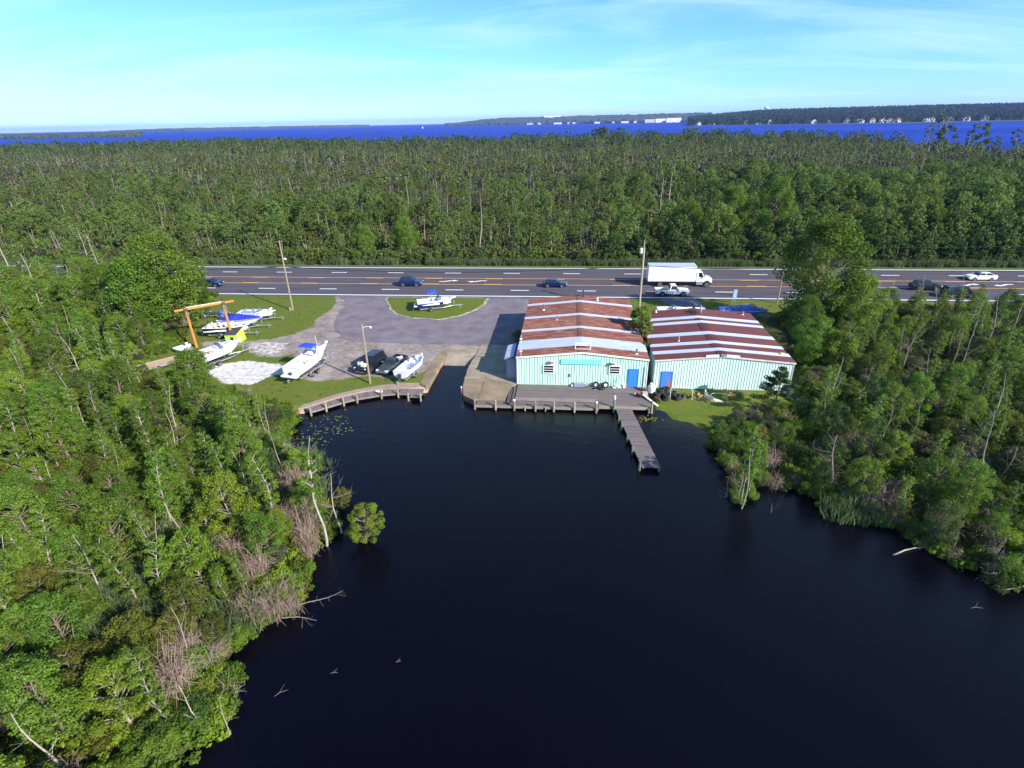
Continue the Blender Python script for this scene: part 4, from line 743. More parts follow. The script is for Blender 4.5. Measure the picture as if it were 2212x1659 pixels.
def boat(name, label, loc, rz, L=6, B=2.2, D=1.0, hullm=M_gel, stripe=None, deckm=M_gel, cockpit=(.08, .55), bowpit=None, floor=.45, z0=.5, stripe_z=(.45, .75), flare=.78, full=.45, cat='boat'):
    r_ = empty(name, loc, rz, label, cat); ns = 15; T = [k / (ns - 1) for k in range(ns)]
    bx = lambda t: -L / 2 + L * t
    bw = lambda t: B / 2 * (.93 + .07 * min(1, t / .3)) * max(.03, 1 - max(0, (t - full) / (1 - full)) ** 2.3)
    kz = lambda t: z0 + D * (.0 if t < .6 else .62 * ((t - .6) / .4) ** 2.2); sz = lambda t: z0 + D * (1 + .16 * t * t)
    ch = lambda t: kz(t) + (sz(t) - kz(t)) * (.26 + .18 * t); rak = lambda t, q: bx(t) - (1 - q) * .16 * L * max(0, (t - .6) / .4) ** 2
    s = MB(); secs = []
    for t in T:
        b_ = bw(t); secs.append([(bx(t), -b_, sz(t)), (rak(t, .5), -b_ * flare * (1.05 - .25 * t), ch(t)), (rak(t, 0), 0, kz(t)), (rak(t, .5), b_ * flare * (1.05 - .25 * t), ch(t)), (bx(t), b_, sz(t))])
    s.loft(secs, False, False); s.add(secs[0], [(0, 1, 2, 3, 4)]); hull = s.build('hull', hullm, r_)
    if stripe:
        for sg in (0, 1):
            q = MB(); rows = []
            for sec in secs:
                a = Vector(sec[0 if sg == 0 else 4]); c = Vector(sec[1 if sg == 0 else 3]); out = Vector((0, -.012 if sg == 0 else .012, -.004)); rows.append([c.lerp(a, stripe_z[0]) + out, c.lerp(a, stripe_z[1]) + out])
            q.loft(rows, False, False); q.build('hull_stripe', stripe, hull)
    q = MB(); rows = [Vector(sec[0]) for sec in secs]; rub = MB()
    for sg in (0, 4): rub.tube([Vector(sec[sg]) for sec in secs], .03, 4)
    rub.build('rub_rail', M_trim if hullm is not M_gel else M_chrome, hull)
    pits = [cockpit] + ([bowpit] if bowpit else []); d = MB(); fl = MB(); TT = sorted(set(T + [v for pit in pits if pit for v in pit]))
    rim_ = .14; fz = z0 + D * floor; W_ = lambda t: max(.02, bw(t) - rim_)
    for a, c in zip(TT[:-1], TT[1:]):
        m_ = (a + c) / 2; pit = any(pt and pt[0] <= m_ <= pt[1] for pt in pits)
        A = [(bx(a), -bw(a), sz(a)), (bx(a), -W_(a), sz(a) + .04), (bx(a), W_(a), sz(a) + .04), (bx(a), bw(a), sz(a))]; C = [(bx(c), -bw(c), sz(c)), (bx(c), -W_(c), sz(c) + .04), (bx(c), W_(c), sz(c) + .04), (bx(c), bw(c), sz(c))]
        v = A + C; fs = [(0, 1, 5, 4), (2, 3, 7, 6)]
        if not pit:
            cr_ = .10 * (1 if m_ > .5 else 0); v += [(bx(a), 0, sz(a) + .04 + cr_), (bx(c), 0, sz(c) + .04 + cr_)]; fs += [(1, 8, 9, 5), (8, 2, 6, 9)]
        d.add(v, fs)
        if pit:
            fl.add([(bx(a), -W_(a), sz(a) + .04), (bx(c), -W_(c), sz(c) + .04), (bx(c), -W_(c), fz), (bx(a), -W_(a), fz), (bx(a), W_(a), sz(a) + .04), (bx(c), W_(c), sz(c) + .04), (bx(c), W_(c), fz), (bx(a), W_(a), fz)], [(0, 1, 2, 3), (4, 7, 6, 5), (3, 2, 6, 7)])
    for pit in pits:
        if pit:
            for t in pit: fl.add([(bx(t), -W_(t), sz(t) + .04), (bx(t), W_(t), sz(t) + .04), (bx(t), W_(t), fz), (bx(t), -W_(t), fz)], [(0, 1, 2, 3)])
    d.build('deck', deckm, r_)
    if fl.v: fl.build('cockpit_liner', deckm, r_)
    return r_, bx, bw, sz, fz
def add(r_, nm, mt, fn): s = MB(); fn(s); return s.build(nm, mt, r_)
def windshield(r_, x, hw, z, h=.45, rake=.35):
    s = MB(); s.loft([[(x - .55, -hw, z), (x, -hw * .75, z), (x + .12, 0, z), (x, hw * .75, z), (x - .55, hw, z)], [(x - .6, -hw * .97, z + h * .55), (x - rake, -hw * .72, z + h), (x - rake + .1, 0, z + h), (x - rake, hw * .72, z + h), (x - .6, hw * .97, z + h * .55)]], False, False); w_ = s.build('windshield', mat('smoked_acrylic', (.10, .14, .22), .08, spec=.8), r_)
    s = MB(); s.tube([(x - .6, -hw * .97, z + h * .55), (x - rake, -hw * .72, z + h), (x - rake + .1, 0, z + h), (x - rake, hw * .72, z + h), (x - .6, hw * .97, z + h * .55)], .022, 5); s.build('frame', M_chrome, w_)
def bimini(r_, x0, x1, hw, zb, zt, mt=M_canvas):
    s = MB(); canopy(s, x0, x1, hw, zt, .16); b_ = s.build('bimini_top', mt, r_)
    s = MB(); xm = (x0 + x1) / 2
    for sg in (-1, 1):
        for x in (x0 + .05, xm, x1 - .05): s.tube([(xm, sg * hw, zb), (x, sg * hw * .98, zt)], .018, 4)
    s.build('frame', M_chrome, b_)
def outdrive(r_, x, z, mt=M_dark, big=False):
    s = MB(); s.box((x - .12, 0, z + .1), (.3, .34, .5)); s.box((x - .3, 0, z - .25), (.3, .14, .6)); s.lathe([(.05, -.25), (.12, -.1), (.10, .2), (.02, .3)], (x - .38, 0, z - .5), 'x', 8)
    if big: s.loft([[(x - .65, -.2, z + .35), (x - .65, .2, z + .35), (x - .02, .2, z + .35), (x - .02, -.2, z + .35)], [(x - .65, -.22, z + .75), (x - .65, .22, z + .75), (x - .05, .2, z + .8), (x - .05, -.2, z + .8)], [(x - .5, -.14, z + .92), (x - .5, .14, z + .92), (x - .15, .14, z + .92), (x - .15, -.14, z + .92)]])
    o = s.build('outdrive', mt, r_); q = MB()
    for k in range(3): q.box((x - .72, .12 * math.cos(k * 2.09), z - .5 + .12 * math.sin(k * 2.09)), (.05, .12, .16), 0, 0, k * 2.09)
    q.build('propeller', M_chrome, o)
def bowrail(r_, bx, bw, sz, t0, t1, h=.35):
    s = MB(); ts = [t0 + (t1 - t0) * k / 6 for k in range(7)]
    for sg in (-1, 1):
        s.tube([(bx(t), sg * max(.02, bw(t) - .06), sz(t) + h) for t in ts], .018, 4)
        for t in ts[:-1:2]: s.tube([(bx(t), sg * (bw(t) - .06), sz(t)), (bx(t), sg * (bw(t) - .06), sz(t) + h)], .016, 4)
    s.build('bow_rail', M_chrome, r_)
def seat(r_, x, y, z, w_=.5, mt=M_seat, face=1):
    s = MB(); s.box((x, y, z + .2), (.5, w_, .4)); s.box((x - face * .22, y, z + .58), (.12, w_, .45), 0, 0, 0, -.15 * face); s.build('seat', mt, r_)

# blue and white bowrider on the island
rz = R(18); trailer('galvanised trailer under the blue striped runabout on the grass island', (-20.9, 84.3, .10), rz, 5.6, 1.9, 1, .42, 1.3)
bt, bx, bw, sz, fz = boat('motor_boat', 'white runabout with a wide blue stripe and blue bimini on the grass island', (-20.9, 84.3, .10), rz, 6.3, 2.3, 1.05, M_gel, M_boatblue, cockpit=(.12, .56), bowpit=(.66, .86), z0=.62, stripe_z=(-.02, .66))
windshield(bt, bx(.62), .95, sz(.6), .5); bimini(bt, bx(.28), bx(.50), .95, sz(.4), sz(.4) + 1.35); seat(bt, bx(.46), .5, fz); seat(bt, bx(.46), -.5, fz)
add(bt, 'swim_platform', M_gel, lambda s: s.bb(bx(0) - .55, -.85, .95, bx(0), .85, 1.08)); outdrive(bt, bx(0), .95); add(bt, 'rear_bench', M_seat, lambda s: s.bb(bx(.13), -.85, fz, bx(.22), .85, fz + .5))
# big white boat with blue bimini, stern to the water
rz = R(79); trailer('twin axle trailer under the white boat with blue canopy', (-31.2, 59.6, 0), rz, 6.8, 2.2, 2, .46, 1.3)
bt, bx, bw, sz, fz = boat('motor_boat', 'big white cabin boat with a bright blue canopy, stern towards the creek', (-31.3, 59.4, 0), rz, 7.4, 2.5, 1.35, M_gel, None, cockpit=(.10, .42), z0=.66, full=.40)
bimini(bt, bx(.40), bx(.60), 1.0, sz(.5), sz(.5) + 1.25); windshield(bt, bx(.62), 1.0, sz(.6) + .08, .5); bowrail(bt, bx, bw, sz, .66, 1.0, .4); outdrive(bt, bx(0), 1.1, M_dark)
add(bt, 'swim_platform', M_gel, lambda s: s.bb(bx(0) - .6, -1.05, 1.0, bx(0), 1.05, 1.16)); seat(bt, bx(.38), .55, fz); seat(bt, bx(.38), -.55, fz); add(bt, 'cabin_top', M_gel, lambda s: s.loft([[(bx(.60), -.85, sz(.6) + .05), (bx(.60), .85, sz(.6) + .05), (bx(.86), .35, sz(.86) + .05), (bx(.86), -.35, sz(.86) + .05)], [(bx(.62), -.7, sz(.6) + .32), (bx(.62), .7, sz(.6) + .32), (bx(.82), .25, sz(.82) + .22), (bx(.82), -.25, sz(.82) + .22)]]))
add(bt, 'hatch', M_plastic, lambda s: s.box((bx(.72), 0, sz(.72) + .34), (.4, .4, .05))); add(bt, 'antenna', M_trim, lambda s: s.tube([(bx(.62), -.9, sz(.6)), (bx(.58), -.95, sz(.6) + 2.4)], .02, 4)); add(bt, 'engine_cover', M_gel, lambda s: s.bb(bx(.02), -.8, sz(0) - .1, bx(.12), .8, sz(0) + .12)); add(bt, 'anchor_roller', M_gel, lambda s: s.box((bx(1) + .1, 0, sz(1) + .22), (.4, .14, .26)))
# white skiff beside the ramp
rz = R(76); trailer('trailer under the open white skiff beside the ramp wall', (-18.45, 59.3, 0), rz, 5.0, 1.75, 1, .38, .7)
bt, bx, bw, sz, fz = boat('motor_boat', 'open white skiff with pale blue seats beside the ramp wall', (-18.45, 59.4, 0), rz, 5.6, 2.05, .85, M_gel, None, cockpit=(.16, .90), z0=.52, floor=.4, full=.5)
for t in (.35, .55, .72): seat(bt, bx(t), -.42, fz, .55, M_seatblue, -1)
seat(bt, bx(.48), .35, fz, .6, M_gel); add(bt, 'console', M_gel, lambda s: s.loft([[(bx(.52), -.25, fz), (bx(.52), .45, fz), (bx(.64), .45, fz), (bx(.64), -.25, fz)], [(bx(.53), -.2, fz + .85), (bx(.53), .4, fz + .85), (bx(.6), .4, fz + .95), (bx(.6), -.2, fz + .95)]])); windshield(bt, bx(.64), .35, fz + .85, .35, .15); bowrail(bt, bx, bw, sz, .62, 1.0, .22); outdrive(bt, bx(0), .82, M_dark)
# the group at the left of the lot
rz = R(60); trailer('trailer under the large white cruiser, tongue towards the gravel', (-44.6, 61.4, 0), R(61), 6.8, 2.2, 2, .44, 1.2)
bt, bx, bw, sz, fz = boat('motor_boat', 'large white cruiser with a thin grey side stripe by the orange gantry', (-44.7, 61.3, 0), R(61), 7.4, 2.6, 1.28, M_gel, M_seatblue, cockpit=(.08, .40), z0=.66, stripe_z=(.62, .72), full=.40)
windshield(bt, bx(.60), 1.1, sz(.6) + .08, .55); bowrail(bt, bx, bw, sz, .66, 1.0, .4); outdrive(bt, bx(0), 1.15); add(bt, 'swim_platform', M_gel, lambda s: s.bb(bx(0) - .7, -1.15, 1.05, bx(0), 1.15, 1.2)); seat(bt, bx(.36), .6, fz); seat(bt, bx(.36), -.6, fz, .5, M_redp)
add(bt, 'cabin_top', M_gel, lambda s: s.loft([[(bx(.58), -.95, sz(.6) + .05), (bx(.58), .95, sz(.6) + .05), (bx(.86), .35, sz(.86) + .05), (bx(.86), -.35, sz(.86) + .05)], [(bx(.60), -.75, sz(.6) + .34), (bx(.60), .75, sz(.6) + .34), (bx(.82), .25, sz(.82) + .22), (bx(.82), -.25, sz(.82) + .22)]]))
for y in (-.35, .35): add(bt, 'deck_hatch', M_seatblue, lambda s: s.box((bx(.70), y, sz(.7) + .33), (.7, .28, .05)))
rz = R(4); trailer('trailer under the boat with the dark blue cover', (-48.7, 74.3, 0), rz, 6.0, 2.0, 1, .42, 1.3)
bt, bx, bw, sz, fz = boat('motor_boat', 'white boat under a dark blue fitted cover, middle of the left group', (-48.7, 74.3, 0), rz, 6.6, 2.35, 1.0, M_gel, None, cockpit=None if False else (.2, .21), z0=.58)
add(bt, 'fitted_cover', M_canvasd, lambda s: s.loft([[(bx(t), -bw(t) - .03, sz(t) - .06), (bx(t), -bw(t) * .6, sz(t) + hh * .75), (bx(t), 0, sz(t) + hh), (bx(t), bw(t) * .6, sz(t) + hh * .75), (bx(t), bw(t) + .03, sz(t) - .06)] for t, hh in ((0, .1), (.12, .28), (.3, .62), (.42, .75), (.52, .45), (.6, .36), (.75, .32), (.9, .2), (.985, .1))], False, False)); outdrive(bt, bx(0), .9)
trailer('trailer under the black deck boat with cream seats', (-48.8, 71.0, 0), R(6), 5.8, 2.0, 1, .42, 1.3)
bt, bx, bw, sz, fz = boat('motor_boat', 'black hulled deck boat with cream seats and a dark tower', (-48.9, 71.0, 0), R(6), 6.4, 2.4, 1.05, M_blackcar, M_trim, cockpit=(.06, .54), bowpit=(.62, .93), z0=.55, stripe_z=(.12, .40), full=.62, floor=.5)
add(bt, 'tower', M_black, lambda s: [s.tube([(bx(.30), sg * 1.15, sz(.3)), (bx(.18), sg * 1.1, sz(.3) + 1.2), (bx(.16), sg * .6, sz(.3) + 1.6), (bx(.16), 0, sz(.3) + 1.65)], .05, 6) for sg in (-1, 1)] + [s.tube([(bx(.10), sg * 1.15, sz(.1)), (bx(.18), sg * 1.1, sz(.3) + 1.2)], .04, 6) for sg in (-1, 1)])
for t, y in ((.12, .7), (.12, -.7), (.30, -.8), (.45, .6), (.45, -.6), (.72, .6), (.72, -.6), (.84, 0)): seat(bt, bx(t), y, fz, .55, M_seat)
add(bt, 'console', M_gel, lambda s: s.box((bx(.57), .5, fz + .5), (.4, .6, .9))); outdrive(bt, bx(0), .85, M_black, True); add(bt, 'cooler', M_yellow, lambda s: s.box((bx(.5), 0, fz + .2), (.3, .4, .4)))
trailer('trailer under the low white ski boat by the grass verge', (-48.2, 78.1, 0), R(2), 5.4, 1.9, 1, .40, 1.4)
bt, bx, bw, sz, fz = boat('motor_boat', 'low white ski boat with blue seats, farthest of the left group', (-48.3, 78.2, 0), R(4), 5.9, 2.2, .85, M_gel, None, cockpit=(.1, .52), bowpit=(.62, .88), z0=.52)
for t in (.2, .42): seat(bt, bx(t), .45, fz, .5, M_seatblue); seat(bt, bx(t), -.45, fz, .5, M_seatblue)
add(bt, 'wake_arm', M_gel, lambda s: s.box((bx(.86), .2, sz(.86) + .3), (.5, .2, .25), 0, 0, 0, -.5)); windshield(bt, bx(.6), .85, sz(.6), .4)
trailer('empty galvanised trailer at the edge of the left trees', (-56.8, 79.3, 0), R(3), 5.2, 1.9, 1, .45, 1.2); trailer('second empty trailer behind the covered boat', (-53.6, 78.9, 0), R(-8), 4.6, 1.8, 1, .45, 1.0)
s = MB(); s.ell((0, 0, .3), (.9, .5, .4), 10, 6); tag(s.build('tarp_bundle', M_tarp, None, (-55.0, 79.6, .45)), 'blue tarp bundle lying on an empty trailer', 'tarp')
bt, bx, bw, sz, fz = boat('dinghy', 'small white dinghy on the ground at the woods edge by the gantry', (-51.3, 64.3, 0), R(-25), 3.6, 1.5, .5, M_gel, None, cockpit=(.1, .85), z0=.12, floor=.25)
add(bt, 'thwart', M_gel, lambda s: s.bb(bx(.45), -.6, .42, bx(.55), .6, .48))
# lime booth
BO = empty('lime_booth', (-46.9, 69.3, 0), R(4), 'lime yellow plywood booth with a dark window under the gantry', 'booth')
s = MB(); s.loft([[(-1.1, -.8, 0), (1.0, -.9, 0), (1.15, .6, 0), (-1.0, .7, 0)], [(-1.2, -.75, 1.05), (.55, -.85, 1.1), (.95, .55, 1.75), (-1.1, .65, 1.5)]]); s.build('wall', M_lime, BO)
s = MB(); s.add([(-1.25, -.82, 1.08), (.58, -.92, 1.13), (1.0, .62, 1.80), (-1.15, .72, 1.55), (-1.25, -.82, 1.13), (.58, -.92, 1.18), (1.0, .62, 1.85), (-1.15, .72, 1.60)], [(3, 2, 1, 0), (4, 5, 6, 7), (0, 1, 5, 4), (1, 2, 6, 5), (2, 3, 7, 6), (3, 0, 4, 7)]); s.build('roof', M_dark, BO)
s = MB(); s.add([(-.35, -.88, .4), (.15, -.905, .4), (.13, -.885, .85), (-.37, -.865, .83)], [(0, 1, 2, 3)]); s.build('window', M_glass, BO)
# gantry
g0, g1 = (-51.1, 66.4), (-47.6, 69.5); GA = empty('boat_gantry', ((g0[0] + g1[0]) / 2, (g0[1] + g1[1]) / 2, 0), 0, 'tall orange hoist gantry of two poles and a crossbeam', 'gantry'); gx0, gy0 = GA.location.x, GA.location.y
for k, g in enumerate((g0, g1)):
    s = MB(); lx, ly = g[0] - gx0, g[1] - gy0; s.tube([(lx, ly, -.2), (lx - .1, ly, 5.75)], [.19, .15], 9); po = s.build('post', M_orange, GA)
    q = MB(); q.box((lx - .1, ly, 5.45), (.5, .5, .35), 0, .7); q.tube([(lx - .1, ly, 5.75), (lx - .1, ly, 6.15)], .1, 6); q.build('clamp', M_dark, po); q = MB(); q.box((lx + .2, ly - .1, 4.9), (.16, .12, .5)); q.build('winch', M_steel, po)
d = np.array(g1) - np.array(g0); d = d / np.linalg.norm(d); a = np.array(g0) - d * 1.3 - [gx0, gy0]; c = np.array(g1) + d * 1.4 - [gx0, gy0]
s = MB(); s.tube([(a[0] - .1, a[1], 5.5), (c[0] - .1, c[1], 5.5)], .16, 9); s.build('crossbeam', M_orange, GA); s = MB(); s.tube([(a[0] + .9, a[1] + 1.0, 5.72), (c[0] - 1.2, c[1] - 1.1, 5.72)], .045, 5); s.build('cable', M_trim, GA)
# flat trailer with tan deck among the left trees
t = empty('utility_trailer', (-51.6, 59.6, 0), R(50), 'flat utility trailer with a tan plywood deck at the woods edge', 'trailer')
s = MB(); s.bb(-2.2, -1.0, .50, 2.2, 1.0, .56); s.build('deck', M_tan, t); s = MB(); [s.bb(-2.3, y - .05, .38, 2.3, y + .05, .62) for y in (-1.06, 1.06)]; s.build('side_rail', M_steel, t); s = MB(); s.tube([(2.2, -.6, .45), (3.4, 0, .45)], .05, 5); s.tube([(2.2, .6, .45), (3.4, 0, .45)], .05, 5); s.build('tongue', M_steel, t); wheels(t, (-.4,), 2.5, .3, .2)
# tarped boat and pale boat behind the red-roofed hall
trailer('trailer under the boat in a blue tarp behind the hall', (26.9, 82.7, 0), R(-8), 5.6, 1.8, 1, .30, 1.0)
bt, bx, bw, sz, fz = boat('motor_boat', 'boat wrapped in a wrinkled blue tarp behind the red-roofed hall', (26.9, 82.7, 0), R(-8), 7.0, 2.3, .75, M_tarp, None, deckm=M_tarp, cockpit=(.2, .21), z0=.40)
add(bt, 'tarp', M_tarp, lambda s: s.loft([[(bx(t), -bw(t) - .04, sz(t) - .25 - .1 * (k % 2)), (bx(t), -bw(t) * .6, sz(t) + hh * (.7 + .1 * (k % 3))), (bx(t), .05 * (k % 2), sz(t) + hh), (bx(t), bw(t) * .6, sz(t) + hh * (.8 - .1 * (k % 2))), (bx(t), bw(t) + .04, sz(t) - .2)] for k, (t, hh) in enumerate(((0, .15), (.1, .3), (.2, .5), (.3, .42), (.42, .7), (.52, .62), (.62, .75), (.72, .5), (.85, .3), (.98, .12)))], False, False))
s = MB(); random.seed(3)
for k in range(9): s.box((random.uniform(-1.6, 1.4), random.uniform(-.7, .7), random.uniform(0, .12)), (random.uniform(.3, 1.1), random.uniform(.1, .3), .06), k % 2, random.uniform(-.6, .6), random.uniform(-.3, .3), random.uniform(-.3, .3))
tag(s.build('debris_pile', [M_trim, mat('faded_red', (.35, .12, .10), .7)], None, (27.2, 82.7, 1.72), R(-8)), 'heap of pale scrap boards on the blue tarped boat', 'debris')
bt, bx, bw, sz, fz = boat('motor_boat', 'small white boat showing above the back of the red roof', (16.4, 82.4, 0), R(0), 4.8, 1.8, .8, M_gel, None, cockpit=(.1, .55), z0=.5); windshield(bt, bx(.6), .7, sz(.6), .4); trailer('trailer under the small white boat behind the red roof', (16.4, 82.4, 0), 0, 4.4, 1.6, 1, .38, 1.0)
bt, bx, bw, sz, fz = boat('jon_boat', 'narrow grey jon boat in the shade beside the red-roofed hall', (31.4, 69.6, 0), R(78), 5.6, 1.4, .5, mat('jon_grey', (.30, .33, .42), .5), None, deckm=mat('jon_blue', (.10, .12, .24), .6), cockpit=(.06, .9), z0=.25, floor=.2, full=.7); add(bt, 'thwart', M_steel, lambda s: s.bb(bx(.4), -.6, .6, bx(.47), .6, .66))

# ================================================================== SMALL THINGS ON THE DECK AND BANK
def tyre(label, loc, rot, r=.34, wd=.22, rimm=None, group=None):
    s = MB(); s.lathe([(r * .58, -wd / 2), (r * .92, -wd / 2), (r, -wd * .3), (r, wd * .3), (r * .92, wd / 2), (r * .58, wd / 2), (r * .56, 0), (r * .58, -wd / 2)], (0, 0, 0), 'z', 16)
    o = s.build('tyre', M_black, None, loc); o.rotation_euler = rot; tag(o, label, 'tyre', group)
    if rimm: q = MB(); q.lathe([(r * .57, -.05), (r * .5, .08), (r * .2, .04), (.03, .09)], (0, 0, 0), 'z', 12); q.build('rim', rimm, o)
    return o
tyre('tyre with white rim leaning on the wall, left of the two', (3.65, 56.72, .36), (R(80), 0, 0), .36, .22, M_chrome); tyre('tyre with cream rim leaning on the wall, right of the two', (4.75, 56.70, .37), (R(80), 0, .1), .37, .22, M_seat)
tyre('tyre lying flat on the deck below the two rims', (4.25, 56.3, .12), (0, 0, 0), .36); s = MB(); s.lathe([(.28, 0), (.31, .02), (.31, .05), (.28, .06), (.28, 0)], (0, 0, 0), 'z', 16); tag(s.build('metal_hoop', M_steel, None, (3.35, 56.25, .01)), 'pale metal hoop lying on the deck boards', 'hoop')
AX = empty('trailer_frame', (1.9, 56.75, 0), 0, 'grey metal box and bent frame lying along the boathouse wall', 'scrap'); s = MB(); s.bb(-.75, -.22, .08, .45, .22, .5); s.build('metal_box', M_shed, AX); s = MB(); s.tube([(.4, -.2, .3), (.8, -.1, .62), (1.1, -.2, .2)], .03, 5); s.tube([(.4, .1, .3), (1.0, .1, .15)], .03, 5); s.tube([(.5, -.25, .1), (1.1, -.2, .2)], .025, 5); s.build('frame', M_dark, AX)
s = MB(); s.ell((0, 0, .16), (.16, .16, .16), 10, 6); tag(s.build('float_ball', M_gel, None, (.95, 56.75, 0)), 'white ball float at the left end of the metal box', 'float')
for k, (x, y, sx, sy, sh_, lb) in enumerate(((5.75, 56.72, .42, .34, .2, 'white basin on the deck below the right window, leftmost of three'), (6.3, 56.78, .46, .3, .18, 'white tray on the deck below the right window, middle of three'), (6.85, 56.85, .34, .3, .34, 'white bucket on the deck beside the blue door, rightmost of three'))):
    s = MB(); s.loft([[(-sx * .4, -sy * .4, 0), (sx * .4, -sy * .4, 0), (sx * .4, sy * .4, 0), (-sx * .4, sy * .4, 0)], [(-sx / 2, -sy / 2, sh_), (sx / 2, -sy / 2, sh_), (sx / 2, sy / 2, sh_), (-sx / 2, sy / 2, sh_)], [(-sx * .42, -sy * .42, sh_), (sx * .42, -sy * .42, sh_), (sx * .42, sy * .42, sh_), (-sx * .42, sy * .42, sh_)], [(-sx * .36, -sy * .36, .04), (sx * .36, -sy * .36, .04), (sx * .36, sy * .36, .04), (-sx * .36, sy * .36, .04)]]); tag(s.build('white_bucket', M_trim, None, (x, y, 0)), lb, 'bucket')
s = MB(); s.tube([(0, 0, 0), (.22, .25, .95)], .025, 5); s.box((0, 0, .1), (.12, .1, .22)); tag(s.build('broom', M_dark, None, (5.7, 56.72, .1)), 'dark handled tool leaning on the wall below the right window', 'tool')
PT = empty('propane_tank', (9.75, 55.7, -.05), 0, 'big pale upright propane tank at the right end of the deck', 'tank'); s = MB(); s.lathe([(.33, .08), (.40, .2), (.41, .75), (.36, .95), (.2, 1.03)], (0, 0, 0), 'z', 16); s.build('vessel', mat('tank_paint', (.66, .70, .76), .4, (.55, .40, .30), 1.5, lo=.6, hi=.75), PT); s = MB(); s.lathe([(.22, .98), (.22, 1.2), (.20, 1.2), (.20, 1.0)], (0, 0, 0), 'z', 12); s.tube([(0, 0, 1.0), (0, 0, 1.14)], .05, 6); s.build('collar', M_trim, PT); s = MB(); s.lathe([(.3, 0), (.3, .12)], (0, 0, 0), 'z', 12); s.build('foot_ring', mat('rusty', (.30, .14, .07), .8), PT)
s = MB(); s.bb(-.16, -.16, -.7, .16, .16, 0); tag(s.build('support_block', M_pile, None, (9.75, 55.7, -.06)), 'timber block under the propane tank', 'block')
OB = empty('outboard_motor', (8.35, 54.6, .0), R(-25), 'broken outboard motor with red and white cowl lying on the deck', 'motor'); s = MB(); s.loft([[(-.5, -.2, .02), (-.5, .2, .02), (.1, .22, .02), (.1, -.22, .02)], [(-.48, -.18, .4), (-.48, .18, .4), (.08, .2, .38), (.08, -.2, .38)]]); s.build('engine_block', M_black, OB); s = MB(); s.ell((-.2, 0, .42), (.28, .18, .12), 8, 5); s.build('cowl', M_redp, OB); s = MB(); s.ell((-.48, -.05, .3), (.16, .16, .14), 8, 5); s.build('flywheel', M_trim, OB); s = MB(); s.box((.45, 0, .16), (.7, .16, .16)); s.box((.8, 0, .12), (.2, .3, .1)); s.build('leg', M_dark, OB)
s = MB(); s.bb(-.28, -.2, 0, .28, .2, .32); s.bb(-.3, -.22, .3, .3, .22, .36); tag(s.build('wooden_crate', M_tan, None, (8.95, 55.15, 0), .3), 'tan crate beside the broken outboard motor', 'crate')
s = MB(); s.bb(-1.25, -.12, 0, 1.25, .12, .05); o = s.build('loose_plank', M_trim, None, (9.35, 53.6, .12)); o.rotation_euler = (0, R(6), R(-58)); tag(o, 'pale plank hanging off the right corner of the deck', 'plank')
k = 0; random.seed(5)
for st, (x, y, nlev, rr) in enumerate(((10.75, 55.75, 4, .40), (11.25, 55.0, 3, .36), (10.35, 55.2, 3, .38), (11.3, 55.95, 4, .40), (12.15, 55.6, 3, .38), (12.5, 55.1, 2, .36))):
    for q in range(nlev):
        z_ = ground_height(np.array([x]), np.array([y]))[0] + .13 + q * .23
        tyre('black tyre of the stack %s' % ['at the wall by the rusty blue door', 'nearest the water by the rusty door', 'next to the propane tank', 'under the rusty blue door', 'right of the tall white arch post', 'lowest at the right of the arch post'][st], (x + random.uniform(-.05, .05), y + random.uniform(-.05, .05), z_), (random.uniform(-.06, .06), random.uniform(-.06, .06), 0), rr, .24, None, 'old tyres stacked by the rusty door, ' + str(['wall', 'water', 'tank', 'door', 'post', 'low'][st]))
tyre('tyre leaning against the right end of the tyre stacks', (12.95, 55.3, -.12), (R(65), 0, .5), .38)
gz = lambda x, y: float(ground_height(np.array([x]), np.array([y]))[0])
def arch(x0, x1, y, h, label, r=.035):
    s = MB(); z_ = gz((x0 + x1) / 2, y); s.tube([(x0, y, z_), (x0, y, z_ + h * .8), (x0 + .12, y, z_ + h * .95), (x0 + (x1 - x0) * .35, y, z_ + h), (x0 + (x1 - x0) * .65, y - .03, z_ + h * .97), (x1 - .15, y - .05, z_ + h * .85), (x1, y - .05, z_ + h * .65), (x1, y - .05, z_)], r, 6); tag(s.build('pipe_arch', M_trim, None), label, 'pipe frame')
arch(11.75, 14.1, 55.3, 1.55, 'tall bent white pipe arch beside the tyre stacks'); arch(16.1, 17.85, 55.3, .85, 'low bent pale pipe arch on the bank')
s = MB(); s.loft([[(-.9, -.18, .02), (-.9, .22, .02), (-.9, .2, .95), (-.9, 0, .9)], [(-.5, -.25, 0), (-.5, .3, 0), (-.5, .28, .4), (-.5, -.1, .35)], [(.4, -.3, 0), (.4, .3, 0), (.4, .25, .14), (.4, -.25, .14)], [(1.3, -.15, 0), (1.3, .12, 0), (1.3, .1, .1), (1.3, -.1, .1)]]); tag(s.build('broken_hull', mat('cream_fibreglass', (.72, .60, .40), .5), None, (16.3, 55.35, gz(16.3, 55.35)), R(-32)), 'cream coloured broken hull piece lying on the bank', 'debris')
s = MB(); [s.box((.2 * k, 0, .1), (.06, .7, .05), 0, .3) for k in range(3)]; s.tube([(-.9, -.3, .05), (.8, -.3, .05), (.9, .2, .05), (-.7, .3, .05)], .03, 5); tag(s.build('wire_rack', mat('rust_rack', (.40, .22, .12), .8), None, (17.3, 54.6, gz(17.3, 54.6)), R(-20)), 'rusty wire rack lying on the grass bank', 'debris')
random.seed(8)
